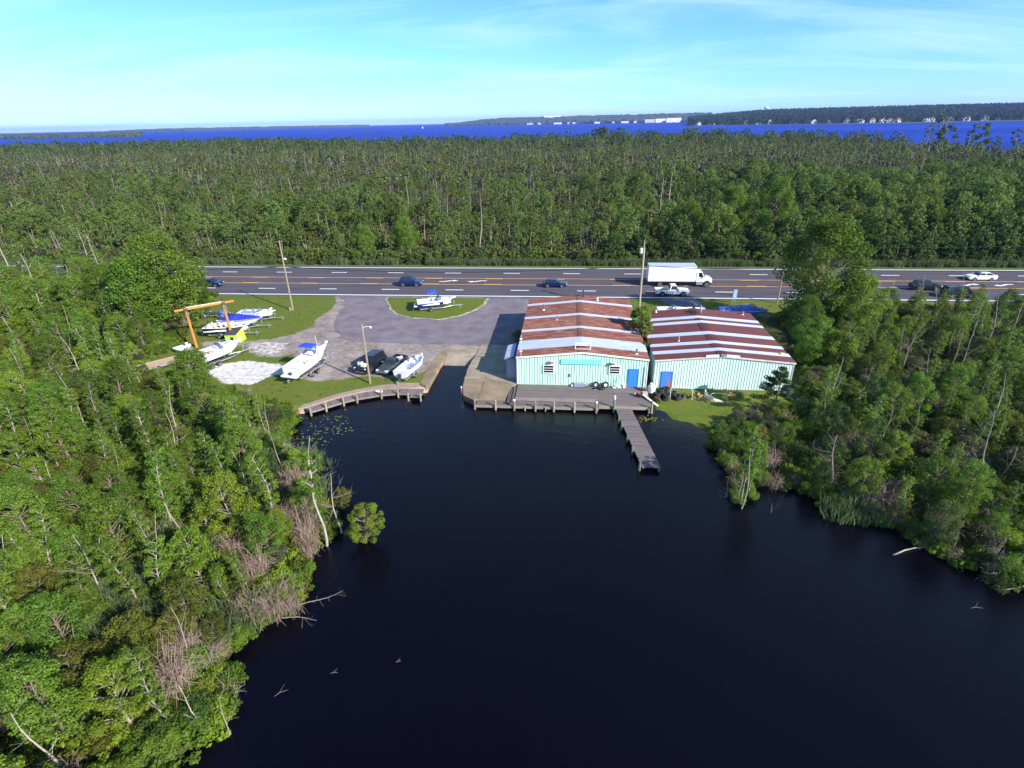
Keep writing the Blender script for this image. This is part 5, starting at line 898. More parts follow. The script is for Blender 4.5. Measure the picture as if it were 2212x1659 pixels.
for k, (x, y) in enumerate(((14.3, 55.5), (14.9, 55.8), (15.3, 55.0), (13.4, 55.9), (18.5, 55.8), (19.3, 56.1), (10.2, 54.4))):
    s = MB()
    for q in range(5): s.box((random.uniform(-.3, .3), random.uniform(-.2, .2), .08 + .08 * q), (random.uniform(.3, .9), random.uniform(.08, .2), .06), 0, random.uniform(0, 3), random.uniform(-.4, .4), random.uniform(-.4, .4))
    tag(s.build('scrap_heap', [mat('rot_wood', (.10, .06, .04), .9), mat('rust_rack', (.4, .22, .12)), M_dark][k % 3], None, (x, y, gz(x, y))), ['rotten wood heap right of the tall white arch', 'rusty scrap heap by the block skirt of the hall', 'dark scrap heap in front of the cream hull piece', 'rotten wood heap behind the tall white arch', 'rusty scrap piece under the middle of the hall wall', 'dark scrap piece under the hall wall near the pine', 'rotten sticks below the propane tank'][k], 'debris')
s = MB(); s.box((0, 0, .25), (.9, .6, .5)); s.box((0, 0, .52), (1.0, .7, .06)); tag(s.build('blue_bin', mat('dull_blue', (.16, .22, .38), .6), None, (24.4, 56.4, gz(24.4, 56.4))), 'dull blue bin at the right corner of the red-roofed hall', 'bin')
o = MB(); o.tube([(0, 0, -.7), (0, 0, .55)], .05, 6, 0); o.lathe([(.07, .5), (.09, .62), (.02, .72)], (0, 0, 0), 'z', 8, 1); o.lathe([(.08, -.05), (.08, .25)], (0, 0, 0), 'z', 8, 2); tag(o.build('marker_post', [M_steel, M_trim, M_redp], None, (-11.5, 54.6, .05)), 'thin red and white marker post at the slab corner', 'post')
for k, (x, y, sc_) in enumerate(((-52.5, 66.6, 1), (-53.5, 67.5, .6))):
    s = MB(); s.ell((0, 0, .15 * sc_), (.45 * sc_, .35 * sc_, .22 * sc_), 9, 5); s.box((.2, .1, .3 * sc_), (.3 * sc_, .25 * sc_, .15), 0, .4); tag(s.build('white_scrap', M_trim, None, (x, y, 0)), ['larger white scrap lump left of the gantry', 'smaller white scrap lump left of the gantry'][k], 'debris')

# ================================================================== VEGETATION
def leaf_mesh(name, pos, nrm, size, shade, material, aspect=.62):
    """one mesh of many leaf-shaped quads"""
    k = len(pos); nrm = nrm / (np.linalg.norm(nrm, axis=1, keepdims=True) + 1e-9)
    a = np.cross(nrm, rng.normal(size=(k, 3))); a /= np.linalg.norm(a, axis=1, keepdims=True) + 1e-9; b_ = np.cross(nrm, a)
    s = size[:, None] * .5
    V = np.stack([pos - a * s, pos + b_ * s * aspect + nrm * s * .15, pos + a * s, pos - b_ * s * aspect + nrm * s * .15], 1).reshape(-1, 3)
    me = bpy.data.meshes.new(name); me.vertices.add(4 * k); me.vertices.foreach_set('co', V.astype(np.float32).ravel())
    me.loops.add(4 * k); me.loops.foreach_set('vertex_index', np.arange(4 * k, dtype=np.int32)); me.polygons.add(k); me.polygons.foreach_set('loop_start', np.arange(0, 4 * k, 4, dtype=np.int32)); me.update(calc_edges=True)
    at = me.attributes.new('shade', 'FLOAT', 'POINT'); at.data.foreach_set('value', np.repeat(np.clip(shade, 0, 1), 4).astype(np.float32)); me.materials.append(material); return me
def blobs_leaves(centres, radii, per, leaf, flat=.8, updir=.45):
    P = []; Nn = []; S = []; H = []
    for c, r_ in zip(centres, radii):
        k = max(4, int(per * (r_ / np.mean(radii)) ** 2)); d = rng.normal(size=(k, 3)); d /= np.linalg.norm(d, axis=1, keepdims=True)
        rad = r_ * rng.random(k)[:, None] ** .38; p_ = c + d * rad * np.array([1, 1, flat]); P.append(p_)
        Nn.append(d * .7 + np.array([0, 0, updir]) + rng.normal(size=(k, 3)) * .45); S.append(leaf * rng.uniform(.6, 1.35, k)); H.append(np.clip(rng.normal(.5, .2, k) + rng.normal(0, .16), 0, 1))
    return np.concatenate(P), np.concatenate(Nn), np.concatenate(S), np.concatenate(H)
def make_tree(name, seed, h, cr, cb, nb, per, leaf, leafm, barkm, tr=.12, shape='round', lean=.3, limbs=True, brange=(.20, .36)):
    """trunk mesh, crown mesh; h height, cr crown radius, cb crown base height"""
    random.seed(seed); s = MB(); lx, ly = random.uniform(-lean, lean), random.uniform(-lean, lean)
    tp = lambda z: (lx * (z / h) ** 1.3 + .06 * h * .3 * math.sin(z * 1.1 + seed), ly * (z / h) ** 1.3 + .06 * h * .3 * math.cos(z * .9 + seed), z)
    zs = [-.25] + [h * .88 * q / 6 for q in range(1, 7)]; s.tube([tp(max(0, z)) if z > 0 else (tp(0)[0], tp(0)[1], -.3) for z in zs], [tr * (1.25 - .95 * q / 6) for q in range(7)], 6)
    C = []; Rr = []
    for k in range(nb):
        u = (k + .5) / nb; z = cb + (h - cb) * (u ** .85)
        prof = {'round': math.sin(math.pi * min(1, .12 + .82 * u)) ** .7, 'cone': 1.05 - .85 * u, 'vase': .45 + .75 * u if u < .7 else 1.0 - (u - .7) * 1.6, 'column': .75 - .3 * abs(u - .4)}[shape]
        ang = k * 2.39996 + random.uniform(-.5, .5); rr = cr * prof * math.sqrt(random.uniform(.25, 1.0)); t0 = tp(z)
        c = np.array([t0[0] + rr * math.cos(ang), t0[1] + rr * math.sin(ang), z + random.uniform(-.1, .1) * h * .1]); rb = cr * random.uniform(*brange); C.append(c); Rr.append(rb)
        if limbs and rr > .25 * cr:
            zb = max(cb * .6, z - rr * random.uniform(.5, .9)); b0 = tp(zb); s.tube([b0, tuple((np.array(b0) * .45 + c * .55) + np.array([0, 0, .05])), tuple(c)], [tr * .38, tr * .25, tr * .08], 4, 0, False)
    P, Nn, S, H = blobs_leaves(C, Rr, per, leaf)
    return s.mesh(name + '_trunk', barkm, True), leaf_mesh(name + '_crown', P, Nn, S, H, leafm)
def make_pine(name, seed, h, cr, ntier, per, leaf):
    random.seed(seed); s = MB(); s.tube([(0, 0, -.3), (.05, .1, h * .5), (.1, .05, h)], [.13, .10, .04], 7); C = []; Rr = []
    for t in range(ntier):
        z = h * (.35 + .63 * t / (ntier - 1)); nbr = 4 if t < ntier - 1 else 1
        for k in range(nbr):
            ang = k * 6.28 / nbr + t * .9 + random.uniform(-.4, .4); rr = cr * (1.1 - .85 * t / (ntier - 1)) * random.uniform(.55, 1.1) if nbr > 1 else 0; c = np.array([rr * math.cos(ang), rr * math.sin(ang), z + rr * .18]); s.tube([(0, 0, z - .1), tuple(c)], [.04, .02], 4, 0, False)
            for q in (.55, .8, 1.0): C.append(np.array([c[0] * q, c[1] * q, z + rr * q * .18 + .05])); Rr.append(.32 * cr * .6 * random.uniform(.8, 1.2))
    P, Nn, S, H = blobs_leaves(C, Rr, per, leaf, .6, .8); return s.mesh(name + '_trunk', M_bark, True), leaf_mesh(name + '_crown', P, Nn, S, H, M_leaf['pine'], .3)
def make_shrub(name, seed, h, cr, nb, per, leaf, leafm):
    random.seed(seed); C = []; Rr = []; s = MB()
    for k in range(nb):
        ang = random.uniform(0, 6.28); rr = cr * math.sqrt(random.random()) * .8; z = h * random.uniform(.25, .95) * (1 - .45 * (rr / cr) ** 2); c = np.array([rr * math.cos(ang), rr * math.sin(ang), z]); C.append(c); Rr.append(cr * random.uniform(.26, .42)); s.tube([(rr * .2 * math.cos(ang), rr * .2 * math.sin(ang), -.1), tuple(c)], [.03, .01], 3, 0, False)
    P, Nn, S, H = blobs_leaves(C, Rr, per, leaf); P[:, 2] = np.maximum(P[:, 2], .03)
    return s.mesh(name + '_stems', M_bark), leaf_mesh(name + '_leaves', P, Nn, S, H, leafm)
def make_snag(name, seed, h, tr, nbr, spread, twig=True, barkm=M_dead, fork=False):
    random.seed(seed); s = MB(); lx, ly = random.uniform(-.06, .06) * h, random.uniform(-.06, .06) * h
    tp = lambda z: (lx * (z / h) + .02 * h * math.sin(z * .8 + seed), ly * (z / h) + .02 * h * math.cos(z * .7 + seed), z)
    s.tube([(0, 0, -.3)] + [tp(h * q / 6) for q in range(1, 7)], [tr] + [tr * (1 - .88 * q / 6) for q in range(1, 7)], 6)
    for k in range(nbr):
        z = h * random.uniform(.3, .97); a = random.uniform(0, 6.28); L = spread * random.uniform(.15, 1.0) ** 1.4 * (1.25 - .6 * z / h); b0 = np.array(tp(z)); up = random.uniform(-.05, 1.5); d = np.array([math.cos(a), math.sin(a), up]); d /= np.linalg.norm(d); e = b0 + d * L; mid = b0 + d * L * .5 + np.array([0, 0, -.06 * L]); rb = tr * .38 * (1.1 - z / h); s.tube([b0, mid, e], [rb, rb * .7, rb * .25], 4, 0, False)
        if twig:
            for q in range(3):
                u = random.uniform(.4, 1); p0 = b0 + (e - b0) * u; dd = d + np.array([random.uniform(-.8, .8), random.uniform(-.8, .8), random.uniform(-.1, .7)]); s.tube([p0, p0 + dd / np.linalg.norm(dd) * L * random.uniform(.25, .55)], [rb * .4, rb * .12], 3, 0, False)
    return s.mesh(name, barkm, True)
def make_brush(name, seed, n_, h, cr, barkm):
    random.seed(seed); s = MB()
    for k in range(n_):
        a = random.uniform(0, 6.28); r0 = cr * .5 * random.random(); x, y = r0 * math.cos(a), r0 * math.sin(a); b_ = a + random.uniform(-1.2, 1.2); L = h * random.uniform(.5, 1.1); ou = cr * random.uniform(.2, 1.0)
        p0 = (x, y, -.1); p1 = (x + ou * .35 * math.cos(b_), y + ou * .35 * math.sin(b_), L * .65); p2 = (x + ou * math.cos(b_), y + ou * math.sin(b_), L * random.uniform(.35, 1.0)); p1 = tuple(np.array(p1) + np.random.default_rng(k + seed).normal(0, .12, 3)); p3 = (p2[0] + random.gauss(0, .35), p2[1] + random.gauss(0, .35), max(.1, p2[2] + random.gauss(-.15, .35))); s.tube([p0, p1, p2, p3], [.016, .012, .008, .004], 3, 0, False)
    return s.mesh(name, barkm)
def make_reeds(name, seed, n_, h, cr, material):
    k = n_; a = rng.random(k) * 6.28; r_ = cr * np.sqrt(rng.random(k)); x, y = r_ * np.cos(a), r_ * np.sin(a); hh = h * rng.uniform(.6, 1.15, k); bend = rng.normal(0, .22, (k, 2)) * hh[:, None]; th = rng.random(k) * 6.28; w_ = .035 * rng.uniform(.7, 1.4, k)
    ox_, oy_ = np.cos(th) * w_, np.sin(th) * w_
    V = np.stack([np.stack([x - ox_, y - oy_, 0 * x], -1), np.stack([x + ox_, y + oy_, 0 * x], -1), np.stack([x + ox_ + bend[:, 0] * .4, y + oy_ + bend[:, 1] * .4, hh * .6], -1), np.stack([x - ox_ + bend[:, 0] * .4, y - oy_ + bend[:, 1] * .4, hh * .6], -1), np.stack([x + bend[:, 0], y + bend[:, 1], hh], -1)], 1).reshape(-1, 3)
    f = []
    for q in range(k): b_ = 5 * q; f += [(b_, b_ + 1, b_ + 2, b_ + 3), (b_ + 3, b_ + 2, b_ + 4)]
    me = bpy.data.meshes.new(name); me.from_pydata(V.tolist(), [], f); at = me.attributes.new('shade', 'FLOAT', 'POINT'); at.data.foreach_set('value', np.repeat(rng.random(k), 5).astype(np.float32)); me.materials.append(material); return me

L_ = M_leaf; TREE = {}     # kind -> list of (trunk, crown, height)
def T(kind, *a, **k): tm, cm = make_tree(kind, *a, **k); TREE.setdefault(kind, []).append((tm, cm, a[1]))
# near trees: leafy, bright, slim, dark, olive
for q in range(3): T('leafy', 21 + q, 6.5, 1.75, 1.4, 50, 150, .135, L_['green'], M_bark, .11, 'round', .5)
for q in range(2): T('bright', 31 + q, 5.6, 1.6, 1.0, 46, 150, .14, L_['light'], M_barkpale, .09, 'round', .4)
for q in range(3): T('slim', 41 + q, 7.0, .95, 1.8, 38, 80, .125, L_['green'], M_barkpale, .075, 'column', .7)
for q in range(2): T('dark', 51 + q, 6.2, 1.8, .9, 50, 150, .135, L_['dark'], M_bark, .12, 'round', .4)
for q in range(2): T('olive', 61 + q, 4.2, 1.45, .5, 44, 150, .125, L_['olive'], M_bark, .09, 'round', .4)
T('big', 71, 10.5, 3.3, 1.5, 80, 230, .22, L_['green'], M_bark, .22, 'round', .4); T('big', 72, 12.5, 3.4, 1.2, 90, 230, .22, L_['green'], M_bark, .24, 'round', .3); T('big', 73, 9.0, 3.0, 1.2, 74, 230, .21, L_['green'], M_bark, .2, 'round', .4)
SHRUB = {k: [] for k in ('green', 'olive', 'light', 'dark', 'grey')}
for q, (kd, h_, c_) in enumerate((('green', 2.4, 1.3), ('green', 1.7, 1.1), ('olive', 2.2, 1.3), ('olive', 1.5, 1.0), ('light', 1.8, 1.1), ('dark', 2.3, 1.35), ('dark', 1.6, 1.1), ('grey', 2.2, 1.2))):
    sm, lm = make_shrub('shrub', 81 + q, h_, c_, 24, 120, .12, L_[kd]); SHRUB[kd].append((sm, lm, h_))
SNAG = [make_snag('dead_tree', 91 + q, 8.0, .105, 7 + 2 * q, 2.9) for q in range(4)] + [make_snag('dead_tree', 97 + q, 8.0, .10, 3, 1.2, False, M_barkpale) for q in range(2)]
BRUSH = [make_brush('brush', 101 + q, 95, 2.9, .95, M_dry) for q in range(2)] + [make_brush('brush', 104, 55, 2.6, 1.1, M_dead)]
REED = [make_reeds('reed_clump', 111 + q, 260, 1.7, 1.1, L_['reed']) for q in range(2)]
PINE = make_pine('pine', 121, 5.6, 2.0, 6, 90, .26)

def in_view(x, y, z=3.0, m_=1.12):
    d = np.stack([x, y, np.zeros_like(x) + z - CAM_H], -1); Ri = np.array(CAM_M.transposed()); p_ = d @ Ri.T; dep = -p_[:, 2]
    u = p_[:, 0] / dep * FPX; v = p_[:, 1] / dep * FPX
    return (dep > 2) & (np.abs(u) < 1106 * m_ + 60) & (v < 829.5 * 1.1) & (v > -829.5 * m_ - 130), dep
plants = []     # (class, kind, variant, x, y, scale, rot)
SIGHT = ([300, 360, 400, 440, 470, 560, 640, 700, 1520, 1560, 1600, 1735, 1790, 1830], [700, 815, 800, 800, 838, 852, 885, 940, 960, 950, 900, 885, 790, 690])   # lines of sight kept open over the yard
def fit(x, y, h, s_):
    q = CAM_M.transposed() @ Vector((x, y, h * s_ - CAM_H)); u = 1106 + FPX * q.x / -q.z; v = 829.5 - FPX * q.y / -q.z
    if not (300 < u < 700 or 1520 < u < 1830): return s_
    lim = float(np.interp(u, *SIGHT))
    while v < lim and s_ > .12:
        s_ *= .88; q = CAM_M.transposed() @ Vector((x, y, h * s_ - CAM_H)); v = 829.5 - FPX * q.y / -q.z
    return s_ if s_ > .25 else 0
def scatter(poly, step, box, jitter=.9, keep=None):
    xs = np.arange(box[0], box[2], step); ys = np.arange(box[1], box[3], step); X, Y = np.meshgrid(xs, ys); X = X.ravel() + rng.uniform(-.5, .5, X.size) * step * jitter; Y = Y.ravel() + rng.uniform(-.5, .5, Y.size) * step * jitter
    ok = inside(X, Y, poly); X, Y = X[ok], Y[ok]; v, _ = in_view(X, Y); return X[v], Y[v]
FLATTR = [(-55, 56.5), (-50.2, 55.6), (-48.5, 62), (-53.5, 64)]
def clear_of(x, y):
    return not (bool(inside(np.array([x]), np.array([y]), FLATTR)[0]))
def wood(poly, box, tree_step, mix, dens_seed, shr_mix, shr_step, hs=1.0, setback=.6):
    X, Y = scatter(poly, tree_step, box); d = edge_dist(X, Y, poly)
    for x, y, q in zip(X, Y, d):
        if q < setback or not clear_of(x, y): continue
        nzv = float(vnoise(np.array([x]), np.array([y]), 9, dens_seed)[0])
        if random.random() > .55 + .6 * nzv: continue
        kd = random.choices([a for a, _ in mix], [b_ for _, b_ in mix])[0]; sc_ = random.uniform(.62, 1.08) * hs * (.7 + .3 * min(1, q / 4)) * (1 + .45 * float(smooth01((y - 58) / 20.0)) * (x < -58))
        sc_ = fit(x, y, TREE[kd][0][2], sc_)
        if sc_: plants.append(('tree', kd, random.randrange(len(TREE[kd])), x, y, sc_, random.uniform(0, 6.28)))
    X, Y = scatter(poly, shr_step, box); d = edge_dist(X, Y, poly)
    for x, y, q in zip(X, Y, d):
        if q < .25 or not clear_of(x, y): continue
        kd = random.choices([a for a, _ in shr_mix], [b_ for _, b_ in shr_mix])[0]; plants.append(('shrub', kd, random.randrange(len(SHRUB[kd])), x, y, random.uniform(.6, 1.15) * (.75 + .25 * min(1, q / 2)), random.uniform(0, 6.28)))
random.seed(17)
wood(MARSH_L, (-135, 8, -15, 91), 2.35, [('leafy', 24), ('bright', 18), ('slim', 42), ('dark', 2), ('olive', 14)], 4, [('green', 30), ('olive', 26), ('light', 18), ('dark', 12), ('grey', 14)], 1.75, .92, .9)
wood(MARSH_R, (13, 10, 130, 88), 2.5, [('leafy', 22), ('slim', 40), ('dark', 14), ('olive', 20), ('bright', 4)], 5, [('green', 22), ('olive', 26), ('dark', 22), ('grey', 30), ('light', 4)], 1.8, .78, .7)
# dead trees scattered in both woods
for poly, box, step in ((MARSH_L, (-130, 10, -16, 90), 4.6), (MARSH_R, (15, 12, 110, 86), 4.3)):
    X, Y = scatter(poly, step, box)
    for x, y in zip(X, Y):
        sc_ = fit(x, y, 8.0, random.uniform(.5, 1.05))
        if random.random() < .62 and sc_ > .4: plants.append(('snag', 'dead', random.choices(range(6), [3, 3, 3, 3, 3, 3])[0], x, y, sc_, random.uniform(0, 6.28)))
    X, Y = scatter(poly, step * .9, box)
    for x, y in zip(X, Y):
        if random.random() < .4: plants.append(('brush', 'dry', random.randrange(3), x, y, random.uniform(.6, 1.1), random.uniform(0, 6.28)))
# brown thickets and bushes along the shore lines
for sh_, sgn in ((SHORE_L, -1), (SHORE_R[6:], 1)):
    for q, d in along(sh_, .8):
        side = np.array([d[1], -d[0]]) if sgn < 0 else np.array([-d[1], d[0]]); side = side if ((side[0] < 0) == (sgn < 0)) else -side
        pt = q + side * random.uniform(.0, 1.2)
        plants.append(random.choice([('brush', 'dry', random.randrange(3), pt[0], pt[1], random.uniform(.35, .8), random.uniform(0, 6)), ('brush', 'dry', random.randrange(3), pt[0], pt[1], random.uniform(.35, .7), random.uniform(0, 6)), ('shrub', random.choice(['green', 'light', 'olive'] if sgn < 0 else ['dark', 'olive', 'green']), 0, pt[0], pt[1], random.uniform(.45, .85), random.uniform(0, 6)), ('shrub', 'green' if sgn < 0 else 'dark', 1 if sgn < 0 else 1, pt[0], pt[1], random.uniform(.5, .9), random.uniform(0, 6))]))
for px, py, n_, sp in ((650, 1040, 3, .7), (640, 1100, 3, .7), (665, 1140, 3, .6), (545, 1230, 3, .7), (570, 1290, 3, .8), (610, 1290, 2, .6), (405, 1330, 2, .5), (415, 1400, 3, .5), (380, 1470, 2, .6), (1900, 1060, 3, 1.2), (2000, 1120, 3, 1.2), (1860, 960, 3, 1.0), (1800, 930, 2, .8)):
    x0, y0 = place(px, py + 25)
    for k in range(n_): plants.append(('brush', 'dry', k % 2, x0 + random.uniform(-sp, sp), y0 + random.uniform(-sp, sp), random.uniform(.8, 1.25), random.uniform(0, 6)))

# far wood across the road: everything as instances in one object, save for the plants of its edge
WOOD2 = [(-420, 118), (-60, 118), (400, 118), (500, 300), (420, 380), (335, 455), (322, 590), (262, 762), (43, 803), (-164, 765), (-330, 850), (-580, 950), (-853, 888), (-1050, 884)]
def ring_scatter(y0, y1, step, frac, classes):
    hw = 1.35 * y1; X, Y = scatter(WOOD2, step, (-hw, y0, hw, y1)); out = []
    for x, y in zip(X, Y):
        if random.random() > frac: continue
        out.append((x, y))
    return out
# low-detail forms for the far wood
def lowtree(name, seed, h, cr, cb, nb, per, leaf, leafm, barkm, shape, tr=.09):
    tm, cm = make_tree(name, seed, h, cr, cb, nb, per, leaf, leafm, barkm, tr, shape, .5, False); return tm, cm
def joined(name, tm, cm):
    o1 = bpy.data.meshes.new(name); V = []; F = []; MI = []; SH = []
    for k, me_ in enumerate((tm, cm)):
        b_ = len(V); co = np.empty(len(me_.vertices) * 3, np.float32); me_.vertices.foreach_get('co', co); V += co.reshape(-1, 3).tolist(); F += [tuple(b_ + i for i in p_.vertices) for p_ in me_.polygons]; MI += [k] * len(me_.polygons)
        if 'shade' in me_.attributes: a = np.empty(len(me_.vertices), np.float32); me_.attributes['shade'].data.foreach_get('value', a); SH += a.tolist()
        else: SH += [.5] * len(me_.vertices)
    o1.from_pydata(V, [], F); o1.polygons.foreach_set('material_index', MI); at = o1.attributes.new('shade', 'FLOAT', 'POINT'); at.data.foreach_set('value', np.array(SH, np.float32)); o1.materials.append(tm.materials[0]); o1.materials.append(cm.materials[0]); o1.update(); return o1
FORMS = []
def form(me_, kind): FORMS.append((me_, kind)); return len(FORMS) - 1
LOWF = {}
def reg(kd, me_): LOWF.setdefault(kd, []).append(form(me_, kd))
for q in range(2): reg('bush', joined('woodland_form', *lowtree('w', 201 + q, 3.4, 1.7, .3, 14, 34, .38, L_['wood'], M_bark, 'round')))
for q in range(2): reg('bush', joined('woodland_form', *lowtree('w', 205 + q, 3.0, 1.6, .2, 13, 34, .40, L_['olive'], M_bark, 'round')))
[reg('bush', joined('woodland_form', *lowtree('w', 206 + q, 3.2, 1.6, .3, 13, 34, .38, L_['grey'], M_bark, 'round'))) for q in (3, 4)]
for q in range(2): reg('tree', joined('woodland_form', *lowtree('w', 211 + q, 6.6, 1.3, 2.6, 15, 30, .38, L_['wood'], M_barkpale, 'column', .10)))
reg('tree', joined('woodland_form', *lowtree('w', 214, 7.4, 1.2, 3.6, 12, 30, .40, L_['olive'], M_barkpale, 'column', .10)))
reg('dark', joined('woodland_form', *lowtree('w', 216, 6.5, 2.2, .8, 20, 42, .45, L_['dark'], M_bark, 'round', .14)))
reg('dark', joined('woodland_form', *lowtree('w', 217, 7.5, 2.4, 1.2, 22, 42, .45, L_['dark'], M_bark, 'round', .14)))
reg('big', joined('woodland_form', *lowtree('w', 218, 9.0, 2.4, 1.5, 34, 44, .40, L_['wood'], M_bark, 'round', .16)))
for q in range(3): reg('snag', make_snag('woodland_form', 221 + q, 6.5, .11, 3 + 2 * q, 1.3, q > 0, M_dead))
reg('greysnag', make_snag('woodland_form', 225, 5.5, .08, 16, 2.2, True, M_dead))
reg('brush', make_brush('woodland_form', 226, 60, 2.4, 1.7, M_dead))
reg('reed', REED[0]); reg('reed', REED[1])
reg('low', joined('woodland_form', *make_shrub('w', 231, 1.0, .9, 10, 40, .22, L_['green']))); reg('low', joined('woodland_form', *make_shrub('w', 232, .9, .9, 10, 40, .22, L_['olive']))); reg('low', joined('woodland_form', *make_shrub('w', 233, .9, .9, 10, 40, .20, L_['light'])))
FARF = {}
def regf(kd, me_): FARF.setdefault(kd, []).append(form(me_, kd))
for q, lm_ in enumerate(('wood', 'olive', 'grey', 'grey', 'wood')): regf('bush', joined('woodland_form', *lowtree('w', 241 + q, 3.6, 2.2, .2, 8, 16, .85, L_[lm_], M_bark, 'round')))
for q, lm_ in enumerate(('wood', 'olive')): regf('tree', joined('woodland_form', *lowtree('w', 245 + q, 6.8, 1.5, 2.4, 9, 14, .75, L_[lm_], M_barkpale, 'column', .13)))
regf('dark', joined('woodland_form', *lowtree('w', 248, 7.5, 2.6, 1.5, 12, 18, .9, L_['dark'], M_bark, 'round', .16)))
regf('snag', make_snag('woodland_form', 249, 6.5, .15, 3, 1.5, False, M_dead)); regf('greysnag', make_snag('woodland_form', 250, 5.0, .12, 9, 2.4, False, M_dead))
farpts = []     # (form index, x, y, scale, rot)
random.seed(23)
def greyness(x, y): return float(vnoise(np.array([x]), np.array([y]), 60, 31)[0]) * .7 + (.35 if (x < -40 and y > 180) else 0) * float(vnoise(np.array([x]), np.array([y]), 35, 37)[0])
def fill(y0, y1, step, F_, frac=.92, hs=1.0):
    for x, y in ring_scatter(y0, y1, step, frac, None):
        g = greyness(x, y); u = random.random(); right = smooth01(np.array((x - 20) / 60.0)) * smooth01(np.array((330 - y) / 120.0))
        kd = 'greysnag' if u < .06 + .30 * g else 'snag' if u < .19 + .28 * g else 'tree' if u < (.38 if y < 420 else .5) + .1 * g else 'bush'
        if random.random() < .40 * right: kd = random.choice(['dark', 'dark', 'big'])
        if y > 600 and random.random() < .35: kd = 'dark' if random.random() < .5 else 'tree'
        s_ = random.uniform(.6, 1.15) * hs * (1 + .25 * right) * (.72 + .62 * float(vnoise(np.array([x]), np.array([y]), 24, 77)[0]))
        if y < 260 and random.random() < .05 * (1.6 if y < 165 else .6): kd = 'big'
        if kd in ('snag', 'greysnag'): s_ *= random.uniform(.55, 1.1)
        lst_ = F_.get(kd) or F_['bush']; pv_ = float(vnoise(np.array([x]), np.array([y]), 17, 91)[0]); ix_ = int(np.clip(pv_ + random.gauss(0, .18), 0, .999) * len(lst_)); farpts.append((lst_[ix_], x, y, s_ * (1.12 if kd == 'bush' else 1), random.uniform(0, 6.28)))
fill(121, 175, 2.05, LOWF, .95, .92); fill(175, 260, 2.9, LOWF, .95, .98); fill(260, 420, 4.4, FARF, .95, 1.05); fill(420, 620, 6.6, FARF, .95, 1.25); fill(620, 1000, 7.4, FARF, .95, 1.6)
# tall clumps against the open water
for px, py, n_, hh in ((1290, 300, 10, 2.3), (1330, 300, 12, 2.4), (1400, 300, 12, 2.0), (1010, 312, 14, 1.5), (1120, 308, 16, 1.7), (1200, 306, 14, 1.9), (1500, 305, 16, 1.9), (1560, 300, 12, 1.8), (640, 315, 8, 1.3), (230, 320, 8, 1.4), (340, 318, 8, 1.2), (1990, 310, 2, 3.0), (1965, 315, 3, 1.7), (2115, 320, 3, 2.0), (2190, 330, 4, 2.2), (1870, 312, 6, 1.5), (1750, 308, 6, 1.5), (700, 312, 8, 1.3)):
    x0, y0 = place(px, py, 2)
    for k in range(n_): farpts.append((random.choice(FARF['tree'] + FARF['dark'] * 2), x0 + random.gauss(0, 14), y0 + random.gauss(0, 16), hh * random.uniform(.75, 1.35), random.uniform(0, 6.28)))
# dense dark mass and grass edge at the far roadside
X, Y = scatter([(-200, 117.3), (200, 117.3), (200, 122), (-200, 122)], 1.15, (-200, 117, 200, 122))
for x, y in zip(X, Y): farpts.append((random.choice(LOWF['bush'] + (LOWF['dark'] if x > 10 else LOWF['bush'][:2])), x, y, random.uniform(.5, .95), random.uniform(0, 6.28)))
X, Y = scatter([(-200, 115.8), (200, 115.8), (200, 118.2), (-200, 118.2)], .75, (-200, 115, 200, 119))
for x, y in zip(X, Y):
    if x < -30 and random.random() < .7: continue
    farpts.append((random.choice(LOWF['reed']), x, y, random.uniform(.55, 1.0), random.uniform(0, 6.28)))
# undergrowth of the near woods
for poly, box in ((MARSH_L, (-135, 8, -15, 91)), (MARSH_R, (13, 10, 130, 88))):
    X, Y = scatter(poly, .82, box)
    for x, y in zip(X, Y):
        if clear_of(x, y): farpts.append((random.choice(LOWF['low']), x, y, random.uniform(.6, 1.25), random.uniform(0, 6.28)))
for px, py, n_, sp in ((740, 0, 0, 0), (620, 1035, 26, 1.6), (590, 1010, 20, 1.6), (250, 1310, 26, 1.6), (150, 1290, 20, 1.6), (330, 1270, 16, 1.4), (60, 1400, 14, 1.2), (420, 1200, 12, 1.2), (470, 1350, 10, .9), (1850, 1085, 6, .6), (2150, 900, 8, 2.5)):
    if not n_: continue
    x0, y0 = place(px, py + 10)
    for k in range(n_): farpts.append((random.choice(LOWF['reed']), x0 + random.gauss(0, sp), y0 + random.gauss(0, sp), random.uniform(.7, 1.15), random.uniform(0, 6.28)))
# grass tufts on the yard
reg('tuft', make_reeds('woodland_form', 261, 40, .22, .28, leaf_mat('tuft', (.10, .150, .016), (.19, .22, .045), .5))); reg('tuft', make_reeds('woodland_form', 262, 34, .3, .22, MATS['tuft']))
X, Y = scatter(LOT, .85, (-64, 45, 70, 91)); ok = ~inside(X, Y, GRAVEL) & ~inside(X, Y, SHELL) & ~inside(X, Y, DRIVE_B) & ~inside(X, Y, APRON[0]) & (ground_height(X, Y) > -.58) & ~((X > -5.5) & (X < 25) & (Y > 56.6) & (Y < 79.5)) & ~((X > -17) & (X < 9.6) & (Y < 80)) & ~((X > 9) & (Y < 82)) & ~((Y < 57.2) & (X > -29) & (X < -15) & (edge_dist(X, Y, DOCK_BACK, False) < 1.9))
for x, y in zip(X[ok], Y[ok]):
    if random.random() < .22: farpts.append((random.choice(LOWF['tuft']), x, y, random.uniform(.3, .75), random.uniform(0, 6.28)))
